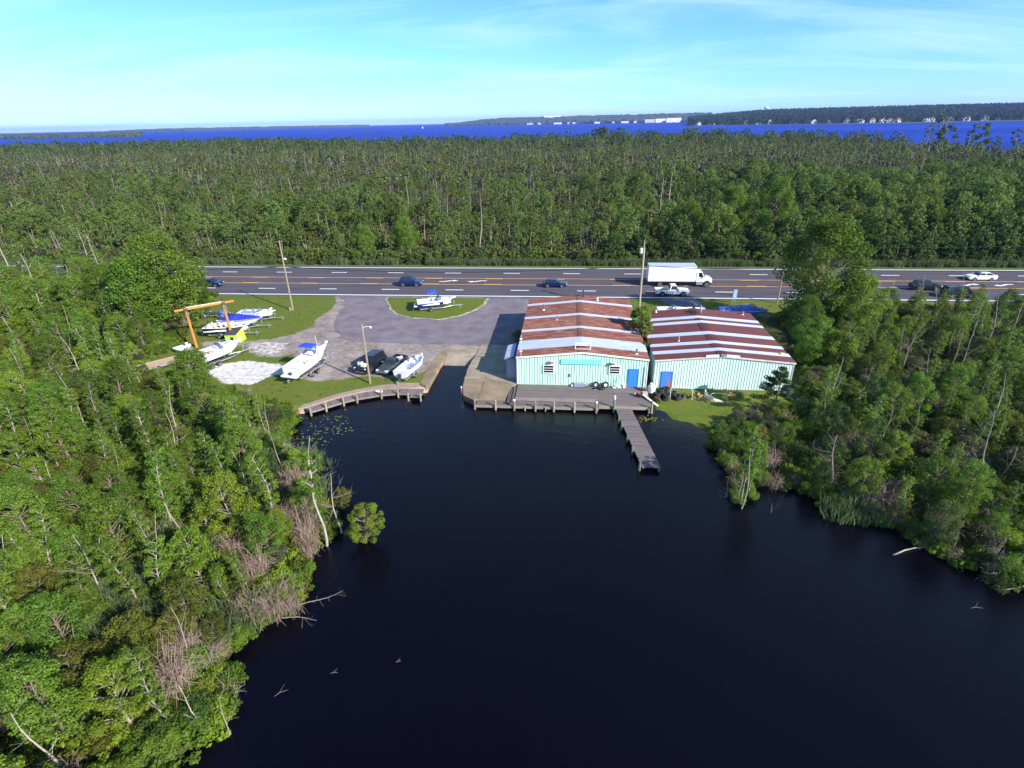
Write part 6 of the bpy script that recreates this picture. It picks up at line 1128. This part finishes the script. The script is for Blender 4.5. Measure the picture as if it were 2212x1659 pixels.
# weeds on the lot edges
X, Y = scatter([(-62, 88), (-57.5, 77), (-55.4, 71), (-53.4, 66.8), (-54, 63), (-52.7, 58.6), (-46.4, 55.6), (-41, 54.1), (-38, 53.6), (-33.5, 51.6), (-29.5, 50.3), (-30, 49), (-38, 51), (-56, 56), (-66, 90)], .9, (-68, 48, -28, 91))
for x, y in zip(X, Y):
    if clear_of(x, y): farpts.append((random.choice(LOWF['low']), x, y, random.uniform(.35, .8), random.uniform(0, 6.28)))

# choose individuals: the 300 largest of a kind as seen, the rest join the woodland
def pick(cls, n_):
    it = [p_ for p_ in plants if p_[0] == cls]
    if not it: return [], []
    x = np.array([p_[3] for p_ in it]); y = np.array([p_[4] for p_ in it]); vis, dep = in_view(x, y, 3.0, 1.0); sc_ = np.array([p_[5] for p_ in it]) / dep * np.where(vis, 1, .3)
    o = np.argsort(-sc_); return [it[k] for k in o[:n_]], [it[k] for k in o[n_:]]
def tree_thing(kind, var, x, y, s_, rot, label, group=None, name='leafy_tree', z=None, meshes=None):
    tm, cm, h = meshes or TREE[kind][var]; e = bpy.data.objects.new(name, None); COL.objects.link(e); e.location = (x, y, gz(x, y) - .05 if z is None else z); e.rotation_euler = (0, 0, rot); e.scale = (s_, s_, s_ * random.uniform(.9, 1.15)); tag(e, label, 'tree', group)
    for nm, me_ in (('trunk', tm), ('crown', cm)): c = bpy.data.objects.new(nm, me_); COL.objects.link(c); c.parent = e
    return e
LAB = {'leafy': 'mid green leafy tree', 'bright': 'light yellow-green leafy tree', 'slim': 'slim pale-trunked tree', 'dark': 'dark green dense tree', 'olive': 'low olive green bushy tree', 'big': 'big broad tree'}
SLAB = {'green': 'mid green shrub', 'olive': 'olive green shrub', 'light': 'light green shrub', 'dark': 'dark green shrub', 'grey': 'grey-green shrub'}
def where(x, y):
    d = Vector((x, y, -CAM_H)); q = CAM_M.transposed() @ d; u = 1106 + FPX * q.x / -q.z; v = 829.5 - FPX * q.y / -q.z; left = x < 0; sd_ = 'left' if left else 'right'
    e = float(edge_dist(np.array([x]), np.array([y]), SHORE_L if left else SHORE_R, False)[0])
    a = "at the water's edge" if e < 2.2 else 'near the %s picture edge' % sd_ if (u < 190 if left else u > 2030) else 'by the open yard' if (left and x > -58 and y > 48) or (not left and x < 36) else 'deep in the wood'
    b_ = 'bottom %s bank' % sd_ if v > 1400 else 'lower %s bank' % sd_ if v > 1200 else 'middle %s bank' % sd_ if v > 1000 else 'upper %s bank' % sd_ if v > 820 else '%s bank near the road' % sd_
    return a + ', ' + b_
def sized(s_): return 'tall ' if s_ > .86 else 'small ' if s_ < .68 else 'middling '
sel, rest_t = pick('tree', 288)
for _, kd, v, x, y, s_, r_ in sel: lb = sized(s_) + LAB[kd] + ' ' + where(x, y); tree_thing(kd, v, x, y, s_, r_, lb, lb.replace(' tree ', ' trees '))
sel, rest_s = pick('shrub', 300)
for _, kd, v, x, y, s_, r_ in sel:
    sm, lm, h = SHRUB[kd][v % len(SHRUB[kd])]; e = bpy.data.objects.new('shrub', None); COL.objects.link(e); e.location = (x, y, gz(x, y) - .05); e.rotation_euler = (0, 0, r_); e.scale = (s_, s_, s_); lb = sized(s_) + SLAB[kd] + ' ' + where(x, y); tag(e, lb, 'shrub', lb.replace('shrub', 'shrubs'))
    for nm, me_ in (('stems', sm), ('foliage', lm)): c = bpy.data.objects.new(nm, me_); COL.objects.link(c); c.parent = e
sel, rest_d = pick('snag', 300)
for _, kd, v, x, y, s_, r_ in sel:
    e = bpy.data.objects.new('dead_tree', SNAG[v]); COL.objects.link(e); e.location = (x, y, gz(x, y) - .05); e.rotation_euler = (random.uniform(-.14, .14), random.uniform(-.14, .14), r_); e.scale = (s_,) * 3; lb = sized(s_ * .95) + ('pole-like dead tree ' if v > 3 else 'branching dead tree ') + where(x, y); tag(e, lb, 'dead tree', lb.replace('tree', 'trees'))
sel, rest_b = pick('brush', 300)
for _, kd, v, x, y, s_, r_ in sel:
    e = bpy.data.objects.new('dry_thicket', BRUSH[v]); COL.objects.link(e); e.location = (x, y, gz(x, y) - .05); e.rotation_euler = (0, 0, r_); e.scale = (s_,) * 3; lb = sized(s_ * .85) + ('tangle of grey twigs ' if v == 2 else 'tangle of brown vines ') + where(x, y); tag(e, lb, 'thicket', lb.replace('tangle', 'tangles'))
TF = {}; 
for lst in (rest_t, rest_s, rest_d, rest_b):
    for c_, kd, v, x, y, s_, r_ in lst:
        key = (c_, kd, v)
        if key not in TF:
            if c_ == 'tree': TF[key] = form(joined('woodland_form', *TREE[kd][v][:2]), kd)
            elif c_ == 'shrub': q = SHRUB[kd][v % len(SHRUB[kd])]; TF[key] = form(joined('woodland_form', q[0], q[1]), kd)
            elif c_ == 'snag': TF[key] = form(SNAG[v], kd)
            else: TF[key] = form(BRUSH[v], kd)
        farpts.append((TF[key], x, y, s_, r_))

# singular trees
def snag_at(base, top, var, label, wob=0.0, z=None):
    x, y, h = height_at(base, top); e = bpy.data.objects.new('dead_tree', SNAG[var]); COL.objects.link(e); e.location = (x, y, (gz(x, y) - .1) if z is None else z); s_ = max(1.5, h) / 8.0; e.scale = (s_, s_, s_)
    e.rotation_euler = (random.uniform(-wob, wob), random.uniform(-wob, wob), random.uniform(0, 6.28)); tag(e, label, 'dead tree'); return e
random.seed(41)
for b_, t_, v, lb in (((240, 678), (178, 500), 2, 'tall bare forked dead tree left of the big dense tree'), ((228, 660), (210, 488), 3, 'second tall bare dead tree beside the big dense tree'), ((186, 695), (142, 565), 1, 'leaning bare dead tree behind the left bank wood'), ((118, 725), (58, 540), 3, 'branching bare dead tree near the left picture edge'), ((48, 670), (2, 485), 2, 'bare dead tree at the extreme left edge above the road gap'), ((72, 855), (52, 735), 0, 'spreading grey dead tree low on the left bank'), ((882, 470), (884, 378), 2, 'forked bare snag standing above the far wood left of centre'), ((968, 478), (955, 402), 4, 'thin bare pole standing in the far wood near the centre'), ((1038, 545), (1036, 415), 4, 'tall thin bare pole with one arm in the far wood'), ((1425, 520), (1424, 378), 3, 'great bare double snag above the far wood, left stem'), ((1440, 520), (1440, 366), 2, 'great bare double snag above the far wood, right stem'), ((762, 545), (757, 490), 5, 'short bare pole at the edge of the far wood, left of centre'), ((1005, 545), (1003, 500), 5, 'short bare stump pole at the far wood edge, left of the tall pole'), ((1016, 545), (1016, 495), 5, 'pale bare stump pole at the far wood edge beside the tall pole'), ((668, 395), (665, 330), 4, 'bare pole on the far wood skyline left of centre'), ((560, 388), (560, 345), 4, 'bare pole in the grey part of the far wood')):
    snag_at(b_, t_, v, lb)
for b_, t_, v, lb in (((733, 1135), (738, 970), 1, 'bare grey dead tree on the small point of the left shore'), ((1604, 1088), (1610, 905), 5, 'pale bare trunk rising from the right shore tip'), ((1590, 1075), (1585, 915), 4, 'second pale bare trunk at the right shore tip'), ((1575, 1060), (1560, 985), 0, 'spreading bare dead tree over the water at the right shore tip'), ((1665, 1095), (1668, 1030), 0, 'small bare dead tree standing in the water off the right shore'), ((485, 1580), (520, 1440), 0, 'fan of bare branches leaning over the water at the lower left shore'), ((440, 1560), (410, 1430), 2, 'pale dead tree at the lower left shore'), ((2055, 1187), (2098, 1105), 4, 'leaning pale trunk on the right shore')):
    snag_at(b_, t_, v, lb, .08)
x, y, h = height_at((703, 1168), (682, 965)); tm, cm = make_tree('white', 301, 8, .95, 5.2, 16, 80, .19, L_['green'], mat('white_bark', (.40, .37, .33), .85, (.26, .23, .2), 3, (3, 3, .8)), .10, 'column', .6)
e = tree_thing('', 0, x, y, h / 8, .4, 'white-trunked slim tree on the small point of the left shore', name='slim_tree', meshes=(tm, cm, 8))
x, y = place(788, 1172, -.6); tm, cm = make_tree('cyp', 302, 3.4, 1.35, .35, 64, 130, .095, L_['light'], M_bark, .14, 'round', .5, brange=(.12, .26)); tree_thing('', 0, x, y, 1.0, 0, 'small round olive tree standing alone in the dark water', name='cypress_tree', z=-.75, meshes=(tm, cm, 3.4))
x, y = place(735, 1085, -.3); tree_thing('olive', 1, x, y, .55, 1, 'small olive tree beside the white-trunked tree on the point', name='cypress_tree')
tm, cm = make_tree('alley', 303, 6.9, 1.45, 2.6, 40, 170, .20, L_['green'], M_bark, .10, 'round', .15); tree_thing('', 0, 9.75, 67.0, 1.0, 0, 'bushy green tree growing up in the gap between the two metal halls', meshes=(tm, cm, 6.9))
tm, cm = make_tree('alley2', 304, 5.2, 1.0, 1.2, 30, 120, .18, L_['olive'], M_bark, .07, 'column', .1); tree_thing('', 0, 9.75, 64.6, 1.0, 0, 'vine covered narrow olive shrub tree in the gap between the two halls', meshes=(tm, cm, 5.2)); tree_thing('', 0, 9.72, 61.6, .72, 2, 'short vine clump in the front of the gap between the two halls', meshes=(tm, cm, 5.2))
x, y = place(1671, 893, -.4); tree_thing('', 0, x, y, 1.0, 0, 'scraggly pine tree in front of the right end of the pale green hall', name='pine_tree', meshes=(*PINE, 5.6))
for px, py, tx, ty, v, lb in ((385, 700, 360, 490, 0, 'big broad green tree at the road side left of the boats'), (330, 720, 300, 560, 2, 'broad green tree beside the big tree left of the boats'), (430, 660, 425, 575, 2, 'broad tree at the edge of the grass verge by the road'), (1756, 712, 1742, 500, 1, 'tallest dark tree right of the red-roofed hall'), (1835, 720, 1830, 585, 1, 'dark broad tree behind the tallest tree right of the hall'), (1725, 740, 1712, 640, 1, 'dark broad tree close behind the right corner of the hall'), (430, 852, 435, 745, 2, 'broad green tree in front of the large white cruiser'), (1748, 790, 1742, 690, 0, 'broad green tree below the tallest tree beside the hall'), (1800, 800, 1798, 715, 2, 'broad green tree right of the jon boat below the tallest tree')):
    x, y, h = height_at((px, py), (tx, ty)); e = tree_thing('big', v, x, y, h / TREE['big'][v][2] * .95, px * .1, lb, name='broad_tree'); k_ = 1.4 if 'tallest' in lb else 1.18; e.scale.x *= k_; e.scale.y *= k_; e.scale.z *= 1.06
for px, py, tx, ty, lb in ((1570, 545, 1570, 405, 'tall dark tree at the far road edge behind the box truck, left'), (1655, 548, 1650, 395, 'tall dark tree at the far road edge behind the box truck, right'), (1900, 545, 1895, 440, 'dark tree of the far road edge above the black SUV'), (1980, 545, 1970, 430, 'dark tree of the far road edge between the two right cars'), (2090, 545, 2080, 440, 'dark tree of the far road edge above the white sedan'), (2180, 545, 2175, 450, 'dark tree of the far road edge at the right picture border'), (1480, 545, 1475, 440, 'dark tree of the far road edge above the truck cargo box'), (880, 555, 880, 465, 'bright tree of the far road edge above the blue SUV'), (790, 555, 785, 480, 'green tree of the far road edge left of the blue SUV')):
    x, y, h = height_at((px, py), (tx, ty)); v = 1 if px > 1400 else 0; tree_thing('big', v, x, y, h / TREE['big'][v][2] * .95, px * .1, lb, name='broad_tree')
x, y = place(1615, 556); sm, lm = make_shrub('shrub', 310, 3.0, 1.5, 24, 120, .22, L_['light']); e = empty('shrub', (x, y, -.3), 0, 'round light green shrub at the far road edge right of the truck', 'shrub'); [setattr(ob_from(nm, me_), 'parent', e) for nm, me_ in (('stems', sm), ('foliage', lm))]
for (x, y, s_, lb) in ((-6.35, 70.4, .85, 'dark shrub in the shade at the left wall of the boathouse'), (26.6, 73.4, 1.1, 'dark shrub at the back right corner of the red-roofed hall'), (27.6, 71.0, .8, 'small dark shrub beside the right wall of the red-roofed hall')):
    q = SHRUB['dark'][0]; e = empty('shrub', (x, y, 0), 0, lb, 'shrub'); e.scale = (s_,) * 3; [setattr(ob_from(nm, me_), 'parent', e) for nm, me_ in (('stems', q[0]), ('foliage', q[1]))]

# one woodland object: a point cloud that carries plant forms
pc = bpy.data.collections.new('woodland_forms')
for k, (me_, kd) in enumerate(FORMS): pc.objects.link(bpy.data.objects.new('woodland_form_%03d' % k, me_))
def gn_scatter(name, pts, coll, label, cat, zfun=None):
    X = np.array([p_[1] for p_ in pts]); Y = np.array([p_[2] for p_ in pts]); Zz = (ground_height(X, Y) - .06) if zfun is None else zfun(X, Y)
    me_ = bpy.data.meshes.new(name); me_.vertices.add(len(pts)); me_.vertices.foreach_set('co', np.stack([X, Y, Zz], -1).astype(np.float32).ravel())
    a = me_.attributes.new('form', 'INT', 'POINT'); a.data.foreach_set('value', np.array([p_[0] for p_ in pts], np.int32))
    a = me_.attributes.new('size', 'FLOAT', 'POINT'); a.data.foreach_set('value', np.array([p_[3] for p_ in pts], np.float32))
    a = me_.attributes.new('turn', 'FLOAT_VECTOR', 'POINT'); a.data.foreach_set('vector', np.stack([rng.normal(0, .05, len(pts)), rng.normal(0, .05, len(pts)), np.array([p_[4] for p_ in pts])], -1).astype(np.float32).ravel())
    o = ob_from(name, me_); tag(o, label, cat, None, 'stuff')
    ng = bpy.data.node_groups.new(name, 'GeometryNodeTree'); ng.interface.new_socket('Geometry', in_out='INPUT', socket_type='NodeSocketGeometry'); ng.interface.new_socket('Geometry', in_out='OUTPUT', socket_type='NodeSocketGeometry')
    n = ng.nodes.new; l = ng.links.new; gi = n('NodeGroupInput'); go = n('NodeGroupOutput'); ci = n('GeometryNodeCollectionInfo'); ci.inputs['Collection'].default_value = coll; ci.inputs['Separate Children'].default_value = True; ci.inputs['Reset Children'].default_value = True
    ip = n('GeometryNodeInstanceOnPoints'); ip.inputs['Pick Instance'].default_value = True
    def na(nm, ty): q = n('GeometryNodeInputNamedAttribute'); q.data_type = ty; q.inputs['Name'].default_value = nm; return q.outputs[0]
    l(gi.outputs[0], ip.inputs['Points']); l(ci.outputs[0], ip.inputs['Instance']); l(na('form', 'INT'), ip.inputs['Instance Index']); l(na('turn', 'FLOAT_VECTOR'), ip.inputs['Rotation']); l(na('size', 'FLOAT'), ip.inputs['Scale']); l(ip.outputs[0], go.inputs[0])
    md = o.modifiers.new('plants', 'NODES'); md.node_group = ng; return o
gn_scatter('woodland', farpts, pc, 'mass of low trees, shrubs and reeds filling the woods beyond the road and on both banks', 'woodland')

# lily pads
s = []; random.seed(51)
for px, py, n_, sp in ((690, 925, 80, 1.9), (655, 950, 60, 1.5), (720, 915, 26, 1.2), (640, 975, 40, 1.2)):
    x0, y0 = place(px, py, -.6); s += [(x0 + random.gauss(0, sp), y0 + random.gauss(0, sp * .8)) for k in range(n_)]
for k in range(40): s.append((8.6 + random.gauss(0, .6), 50.7 + random.gauss(0, .35)))
P = np.array([(x, y, WATER_Z + .012) for x, y in s if inside(np.array([x]), np.array([y]), POND)[0] and not (6.0 < x < 7.4 and y < 52)]); lm = leaf_mesh('lily_pads', P, np.tile([0, 0, 1.0], (len(P), 1)) + rng.normal(0, .02, (len(P), 3)), rng.uniform(.12, .26, len(P)), rng.random(len(P)), L_['lily'], .9); tag(ob_from('lily_pads', lm), 'scatter of small green and yellow lily pads on the creek', 'lily pads', None, 'stuff')
# driftwood in the water
for px, py, L, a, lb in ((860, 1430, .5, .4, 'small bent stick floating at the left of the open creek'), (720, 1455, .7, .2, 'thin curved twig floating in the creek lower left'), (605, 1500, 1.2, .7, 'forked branch floating near the lower left shore'), (2110, 1315, 1.2, .1, 'curved twig floating near the right shore')):
    x, y = place(px, py, -.6); b_ = MB(); b_.tube([(-L / 2, 0, 0), (0, .1 * L, .05), (L / 2, 0, .02)], [.012, .018, .008], 5); b_.tube([(0, .1 * L, .05), (L * .3, .35 * L, .12)], [.012, .005], 4); tag(b_.build('driftwood', M_wet, None, (x, y, WATER_Z - .035), a), lb, 'branch')
for px, py, v, s_, rx, rz_, lb in ((628, 1312, 3, .42, 1.42, 2.0, 'bare fallen tree reaching into the water from the left shore'), (600, 1330, 1, .38, 1.35, 1.4, 'smaller bare fallen tree beside it on the left shore'), (1935, 1195, 3, .62, 1.45, 1.9, 'bleached fallen tree in the water off the right shore'), (2150, 1270, 0, .4, 1.3, 1.6, 'small fallen dead tree near the right picture edge')):
    x, y = place(px, py, -.5); e = bpy.data.objects.new('fallen_tree', SNAG[v]); COL.objects.link(e); e.location = (x, y, WATER_Z - .02); e.scale = (s_,) * 3; e.rotation_euler = (rx, 0, rz_); tag(e, lb, 'dead tree')
x, y = place(1602, 1085, -.5); tree_thing('slim', 0, x, y, .92, 0, 'slim leafy tree at the very tip of the right shore', name='slim_tree', z=-.65); tree_thing('slim', 2, x + .8, y + .9, .8, 2, 'second slim leafy tree behind the tip of the right shore', name='slim_tree', z=-.6)
for k, (ax, ay, s_, lb) in enumerate(((-.3, .1, .5, 'small shrub at the foot of the pale trunks, right shore tip'), (.9, .7, .6, 'larger shrub behind the pale trunks at the right shore tip'), (-.1, 1.3, .55, 'shrub between the pale trunks and the lawn on the right shore'))):
    q = SHRUB['green'][k % 2]; e = empty('shrub', (x + ax, y + ay, -.65), k, lb, 'shrub'); e.scale = (s_,) * 3; [setattr(ob_from(nm, me_), 'parent', e) for nm, me_ in (('stems', q[0]), ('foliage', q[1]))]

# ================================================================== FAR SHORES
def canopy_land(name, line, depth, h, label, seed, step=18.0, rise=0.0, taper_end=False):
    """a wooded far shore: land edge polyline (front) with a bumpy closed canopy behind it"""
    rg = np.random.default_rng(seed); P = along(line, step); s = MB(); rows = []; nd = max(4, int(depth / (step * 1.3)))
    for k, (q, d) in enumerate(P):
        nrm = q / np.linalg.norm(q); row = [(q[0], q[1], -1.0), (q[0] + nrm[0] * 2, q[1] + nrm[1] * 2, 1.2)]; tp = smooth01(min(k / (len(P) * .25), (len(P) - 1 - k) / (len(P) * .25) if taper_end else 1)); tp = float(.25 + .75 * tp)
        for j in range(nd):
            u = 8 + depth * j / (nd - 1); hh = (h * rg.uniform(.55, 1.15) * (.55 + .45 * tp) + rise * tp * (j / (nd - 1)) ** .8) * (.55 if j == 0 else 1); jx = rg.uniform(-.4, .4, 2) * step; row.append((q[0] + nrm[0] * u + jx[0], q[1] + nrm[1] * u + jx[1], hh))
        e = q + nrm * (depth + 20); row.append((e[0], e[1], -1.0)); rows.append(row)
    s.loft(rows, False, False); s.add(rows[0], [tuple(range(len(rows[0])))]); s.add(rows[-1], [tuple(range(len(rows[-1])))])
    o = s.build(name, mat('far_canopy', (.030, .050, .030), .95, (.055, .080, .040), .06, lo=.35, hi=.65)); tag(o, label, 'woodland', None, 'stuff'); return o
def pt(px, py, z=0): return place(px, py, z)
def far(px, dist):
    d = ray(px, 262 + (1106 - px) * .021); k = dist / math.hypot(d.x, d.y); return (d.x * k, d.y * k)
# right-hand shore: land and individual-looking trees
SR = [pt(1490, 272), pt(1560, 270.5), pt(1650, 269.5), pt(1800, 268), pt(1950, 265.5), pt(2100, 262.5), pt(2260, 259.5)]
rows = []
for q, d in along(SR, 30.0):
    nr = q / np.linalg.norm(q); u_ = float(np.clip((q[0] - SR[0][0]) / 260.0, .0, 1)); rows.append([(q[0], q[1], -1.2), (*(q + nr * 4), .9)] + [(*(q + nr * dd), zz * (.3 + .7 * u_)) for dd, zz in ((120, 2), (320, 5), (700, 16), (1200, 32), (1900, 46), (2600, 52))])
b = MB(); b.loft(rows, False, False); o = b.build('far_land', mat('far_grass', (.06, .10, .03), .9, (.04, .06, .03), .05), smooth=True); o['kind'] = 'structure'
def farland_z(r_, u_): return float(np.interp(r_, [0, 4, 120, 320, 700, 1200, 1900, 2600], [-1, .9, 2, 5, 16, 32, 46, 52])) * (.3 + .7 * u_)
# trees along that shore as instances
fp = []; random.seed(61)
FT = bpy.data.collections.new('shore_tree_forms')
for k in range(3):
    tm, cm = make_tree('f', 401 + k, 20, 7, 2, 14, 26, 3.0, L_['pine'], M_bark, .4, 'round', .5, False); FT.objects.link(bpy.data.objects.new('shore_tree_form_%d' % k, joined('shore_tree_form', tm, cm)))
fz_ = {}
for q, d in along(SR, 11.0):
    nr = q / np.linalg.norm(q); u_ = float(np.clip((q[0] - SR[0][0]) / 260.0, .0, 1)); r_ = 34.0; row_ = 0
    while r_ < 2500:
        if random.random() < (.22 if r_ < 90 else .62 if r_ < 350 else .8):
            p_ = q + nr * (r_ + random.uniform(-8, 8)) + np.array([random.uniform(-6, 6), 0]); fp.append((random.randrange(3), p_[0], p_[1], random.uniform(.75, 1.35) * (1.15 if r_ > 350 else 1.0), random.uniform(0, 6.28))); fz_[len(fp) - 1] = farland_z(max(5, r_ - 8), u_) - .8
        r_ += 13 + r_ * .022
fzl = np.array([fz_[k] for k in range(len(fp))])
gn_scatter('shore_trees', fp, FT, 'dark trees covering the far right shore behind and among the houses', 'woodland', lambda X, Y: fzl)
# peninsula at the left, the thin far shore and the town shore
canopy_land('far_wood', [pt(-160, 303), pt(0, 300.5), pt(150, 298.5), pt(310, 296)], 500, 19, 'low wooded point reaching in from the left over the open water', 2, 16)
LS = [far(240, 9000), far(340, 10000), far(480, 11500), far(640, 13000), far(800, 14500)]
canopy_land('far_wood', LS, 700, 42, 'thin wooded shoreline on the horizon at the left', 3, 60)
TS = [far(960, 7400), far(1060, 7000), far(1180, 6600), far(1300, 6200), far(1420, 5800), far(1540, 5400)]
canopy_land('far_wood', TS, 900, 30, 'distant wooded shore with white buildings, centre right of the horizon', 4, 30, 52)
# houses, distant buildings, water tower, sailboat
def house(x, y, z, w_, d_, h_, rz_, wallm, roofm, label, name='house', cat='house', flat=False, group=None):
    e = empty(name, (x, y, z), rz_, label, cat, group); s = MB(); s.bb(-w_ / 2, -d_ / 2, -1, w_ / 2, d_ / 2, h_); s.build('wall', wallm, e); s = MB()
    if flat: s.bb(-w_ / 2 - .3, -d_ / 2 - .3, h_, w_ / 2 + .3, d_ / 2 + .3, h_ + h_ * .08)
    else: s.extr([(-w_ / 2 - .5, -d_ / 2 - .6, h_ - .2), (w_ / 2 + .5, -d_ / 2 - .6, h_ - .2), (0, -d_ / 2 - .6, h_ + w_ * .34)], (0, d_ + 1.2, 0))
    s.build('roof', roofm, e)
    for k in (-1, 1): ww = min(w_ * .09, 3.0); s = MB(); s.bb(k * w_ * .25 - ww, -d_ / 2 - .08, h_ * .35, k * w_ * .25 + ww, -d_ / 2 - .01, min(h_ * .75, h_ * .35 + 5)); s.build('window', M_glass, e)
    ww = min(w_ * .06, 2.5); s = MB(); s.bb(-ww, -d_ / 2 - .1, 0, ww, -d_ / 2 - .01, min(h_ * .6, 5)); s.build('door', M_dark, e)
HW = [mat('house_white', (.75, .74, .72), .7), mat('house_cream', (.6, .52, .42), .7), mat('house_grey', (.35, .37, .42), .7), mat('house_tan', (.5, .36, .27), .7)]; HR = [mat('roof_grey', (.22, .23, .27), .8), mat('roof_pale', (.55, .56, .62), .7), mat('roof_brown', (.22, .12, .08), .8)]
random.seed(71)
order = [(1510, 'first'), (1538, 'second'), (1560, 'third'), (1614, 'fourth'), (1640, 'fifth'), (1665, 'sixth'), (1716, 'seventh'), (1745, 'eighth'), (1760, 'ninth'), (1795, 'tenth'), (1830, 'eleventh'), (1855, 'twelfth'), (1862, 'thirteenth'), (1885, 'fourteenth'), (1908, 'fifteenth'), (1925, 'sixteenth'), (1940, 'seventeenth'), (2000, 'eighteenth'), (2015, 'nineteenth'), (2055, 'twentieth'), (2090, 'twenty-first'), (2130, 'twenty-second'), (2160, 'twenty-third')]
for k, (px, o_) in enumerate(order):
    yb = np.interp(px, [1490, 1560, 1650, 1800, 1950, 2100, 2260], [272, 270.5, 269.5, 268, 265.5, 262.5, 259.5]); x, y = pt(px, yb - .5); w_ = random.uniform(16, 26)
    house(x, y + 12, 1.0, w_, random.uniform(9, 14), random.uniform(7, 12), random.uniform(-.5, .5), HW[k % 4 if px < 1850 else [0, 2, 0, 1][k % 4]], HR[(k * 2) % 3], 'small waterfront house on the right shore, %s from the left' % o_, group='houses on the far right shore')
for k, (px, py, o_) in enumerate(((1970, 259, 'leftmost'), (1985, 256, 'second from left'), (2005, 255, 'third from left'), (2040, 252.5, 'fourth from left'), (2062, 253, 'fifth from left'), (2105, 251, 'sixth from left'), (2150, 250, 'rightmost'))):
    x, y = pt(px, 262.5 - (px - 2000) * .02); x, y = x * 1.1, y * 1.1; house(x, y, 5, random.uniform(14, 20), 12, 12, random.uniform(-.4, .4), HW[0], HR[1], 'pale house standing behind the waterfront row, %s' % o_, group='houses on the far right shore')
for k, (px, py, w_, h_, lb) in enumerate(((1145, 264.5, 70, 18, 'cream block, leftmost building of the distant town shore'), (1165, 264.3, 30, 16, 'small pale block beside the leftmost town building'), (1205, 263.5, 90, 14, 'low pale shed below the big white hall of the town'), (1228, 263, 24, 22, 'narrow pale block right of the low shed on the town shore'), (1240, 262.8, 28, 20, 'narrow cream block on the town shore'), (1290, 262.4, 60, 16, 'cream block in the middle of the town shore'), (1325, 261.6, 26, 14, 'tiny pale block between the middle and right town buildings'), (1350, 261.4, 80, 20, 'pale block right of the middle of the town shore'), (1372, 261.0, 30, 14, 'tiny white block near the right town halls'), (1405, 260.2, 120, 40, 'white hall, left one of the right-hand town group'), (1430, 259.8, 140, 46, 'white hall, middle one of the right-hand town group'), (1455, 259.4, 160, 52, 'white hall, right one of the right-hand town group'), (1440, 260.6, 60, 16, 'low white block in front of the right-hand town group'))):
    x, y = far(px, float(np.interp(px, [960, 1540], [7400, 5400])) - 60); ds = math.hypot(x, y) / 1180.0; house(x, y, 0, w_ * .17 * ds, 60, max(14, h_ * .13 * ds), 0, HW[0 if k % 3 else 1], HW[0], lb, 'town_building', 'building', True)
x, y = far(1194, 7300); house(x, y, 0, 200, 60, 90, 0, HW[0], HR[1], 'large white hall rising above the trees of the distant town', 'town_building', 'building', True)
x, y = pt(1650, 266); x, y = x * 1.5, y * 1.5; WT = empty('water_tower', (x, y, 0), 0, 'white water tower above the trees of the far right shore', 'water tower')
s = MB(); s.ell((0, 0, 88), (15, 15, 11), 14, 8); s.build('tank', HW[0], WT); s = MB(); s.lathe([(7, 0), (4, 10), (4, 70), (9, 80)], (0, 0, 0), 'z', 12); s.build('stem', HW[0], WT)
x, y = pt(913, 277); SB = empty('sailboat', (x, y, -.9), .3, 'tiny white sailboat on the open water', 'sailboat')
s = MB(); s.loft([[(-5, -1.2, 0), (-5, 1.2, 0), (-5, 1.3, 1.5), (-5, -1.3, 1.5)], [(1, -1.6, -.2), (1, 1.6, -.2), (1, 1.7, 1.6), (1, -1.7, 1.6)], [(6, -.1, .6), (6, .1, .6), (6, .15, 1.8), (6, -.15, 1.8)]]); s.build('hull', M_gel, SB); s = MB(); s.tube([(0, 0, 1.5), (0, 0, 18)], .12, 6); s.build('mast', M_steel, SB)
s = MB(); s.loft([[(0 - 5.5 * (1 - u), .5 * math.sin(math.pi * u) + .4, 2.5 + 15 * u), (0, .08, 2.5 + 15 * u)] for u in (0, .2, .4, .6, .8, 1)], False, False); s.loft([[(.2, -.08, 2 + 12 * u), (.2 + 5 * (1 - u), -.5 * math.sin(math.pi * u) - .1, 2 + 12 * u)] for u in (0, .25, .5, .75, 1)], False, False); s.build('sail', M_trim, SB)

# ================================================================== THE AIR
s = MB(); s.bb(-15500, -90, -6, 15500, 15500, 135); hz = s.build('haze', []); hz['kind'] = 'stuff'; hz['label'] = 'thin blue summer haze over the whole place'; hz['category'] = 'haze'
m, t = new_mat('haze_air'); out = t.nodes.new('ShaderNodeOutputMaterial'); pv = t.nodes.new('ShaderNodeVolumePrincipled'); pv.inputs['Color'].default_value = (.28, .38, 1.0, 1); pv.inputs['Density'].default_value = .000055; pv.inputs['Anisotropy'].default_value = .1; t.links.new(pv.outputs[0], out.inputs['Volume'])
hz.data.materials.clear(); hz.data.materials.append(m)
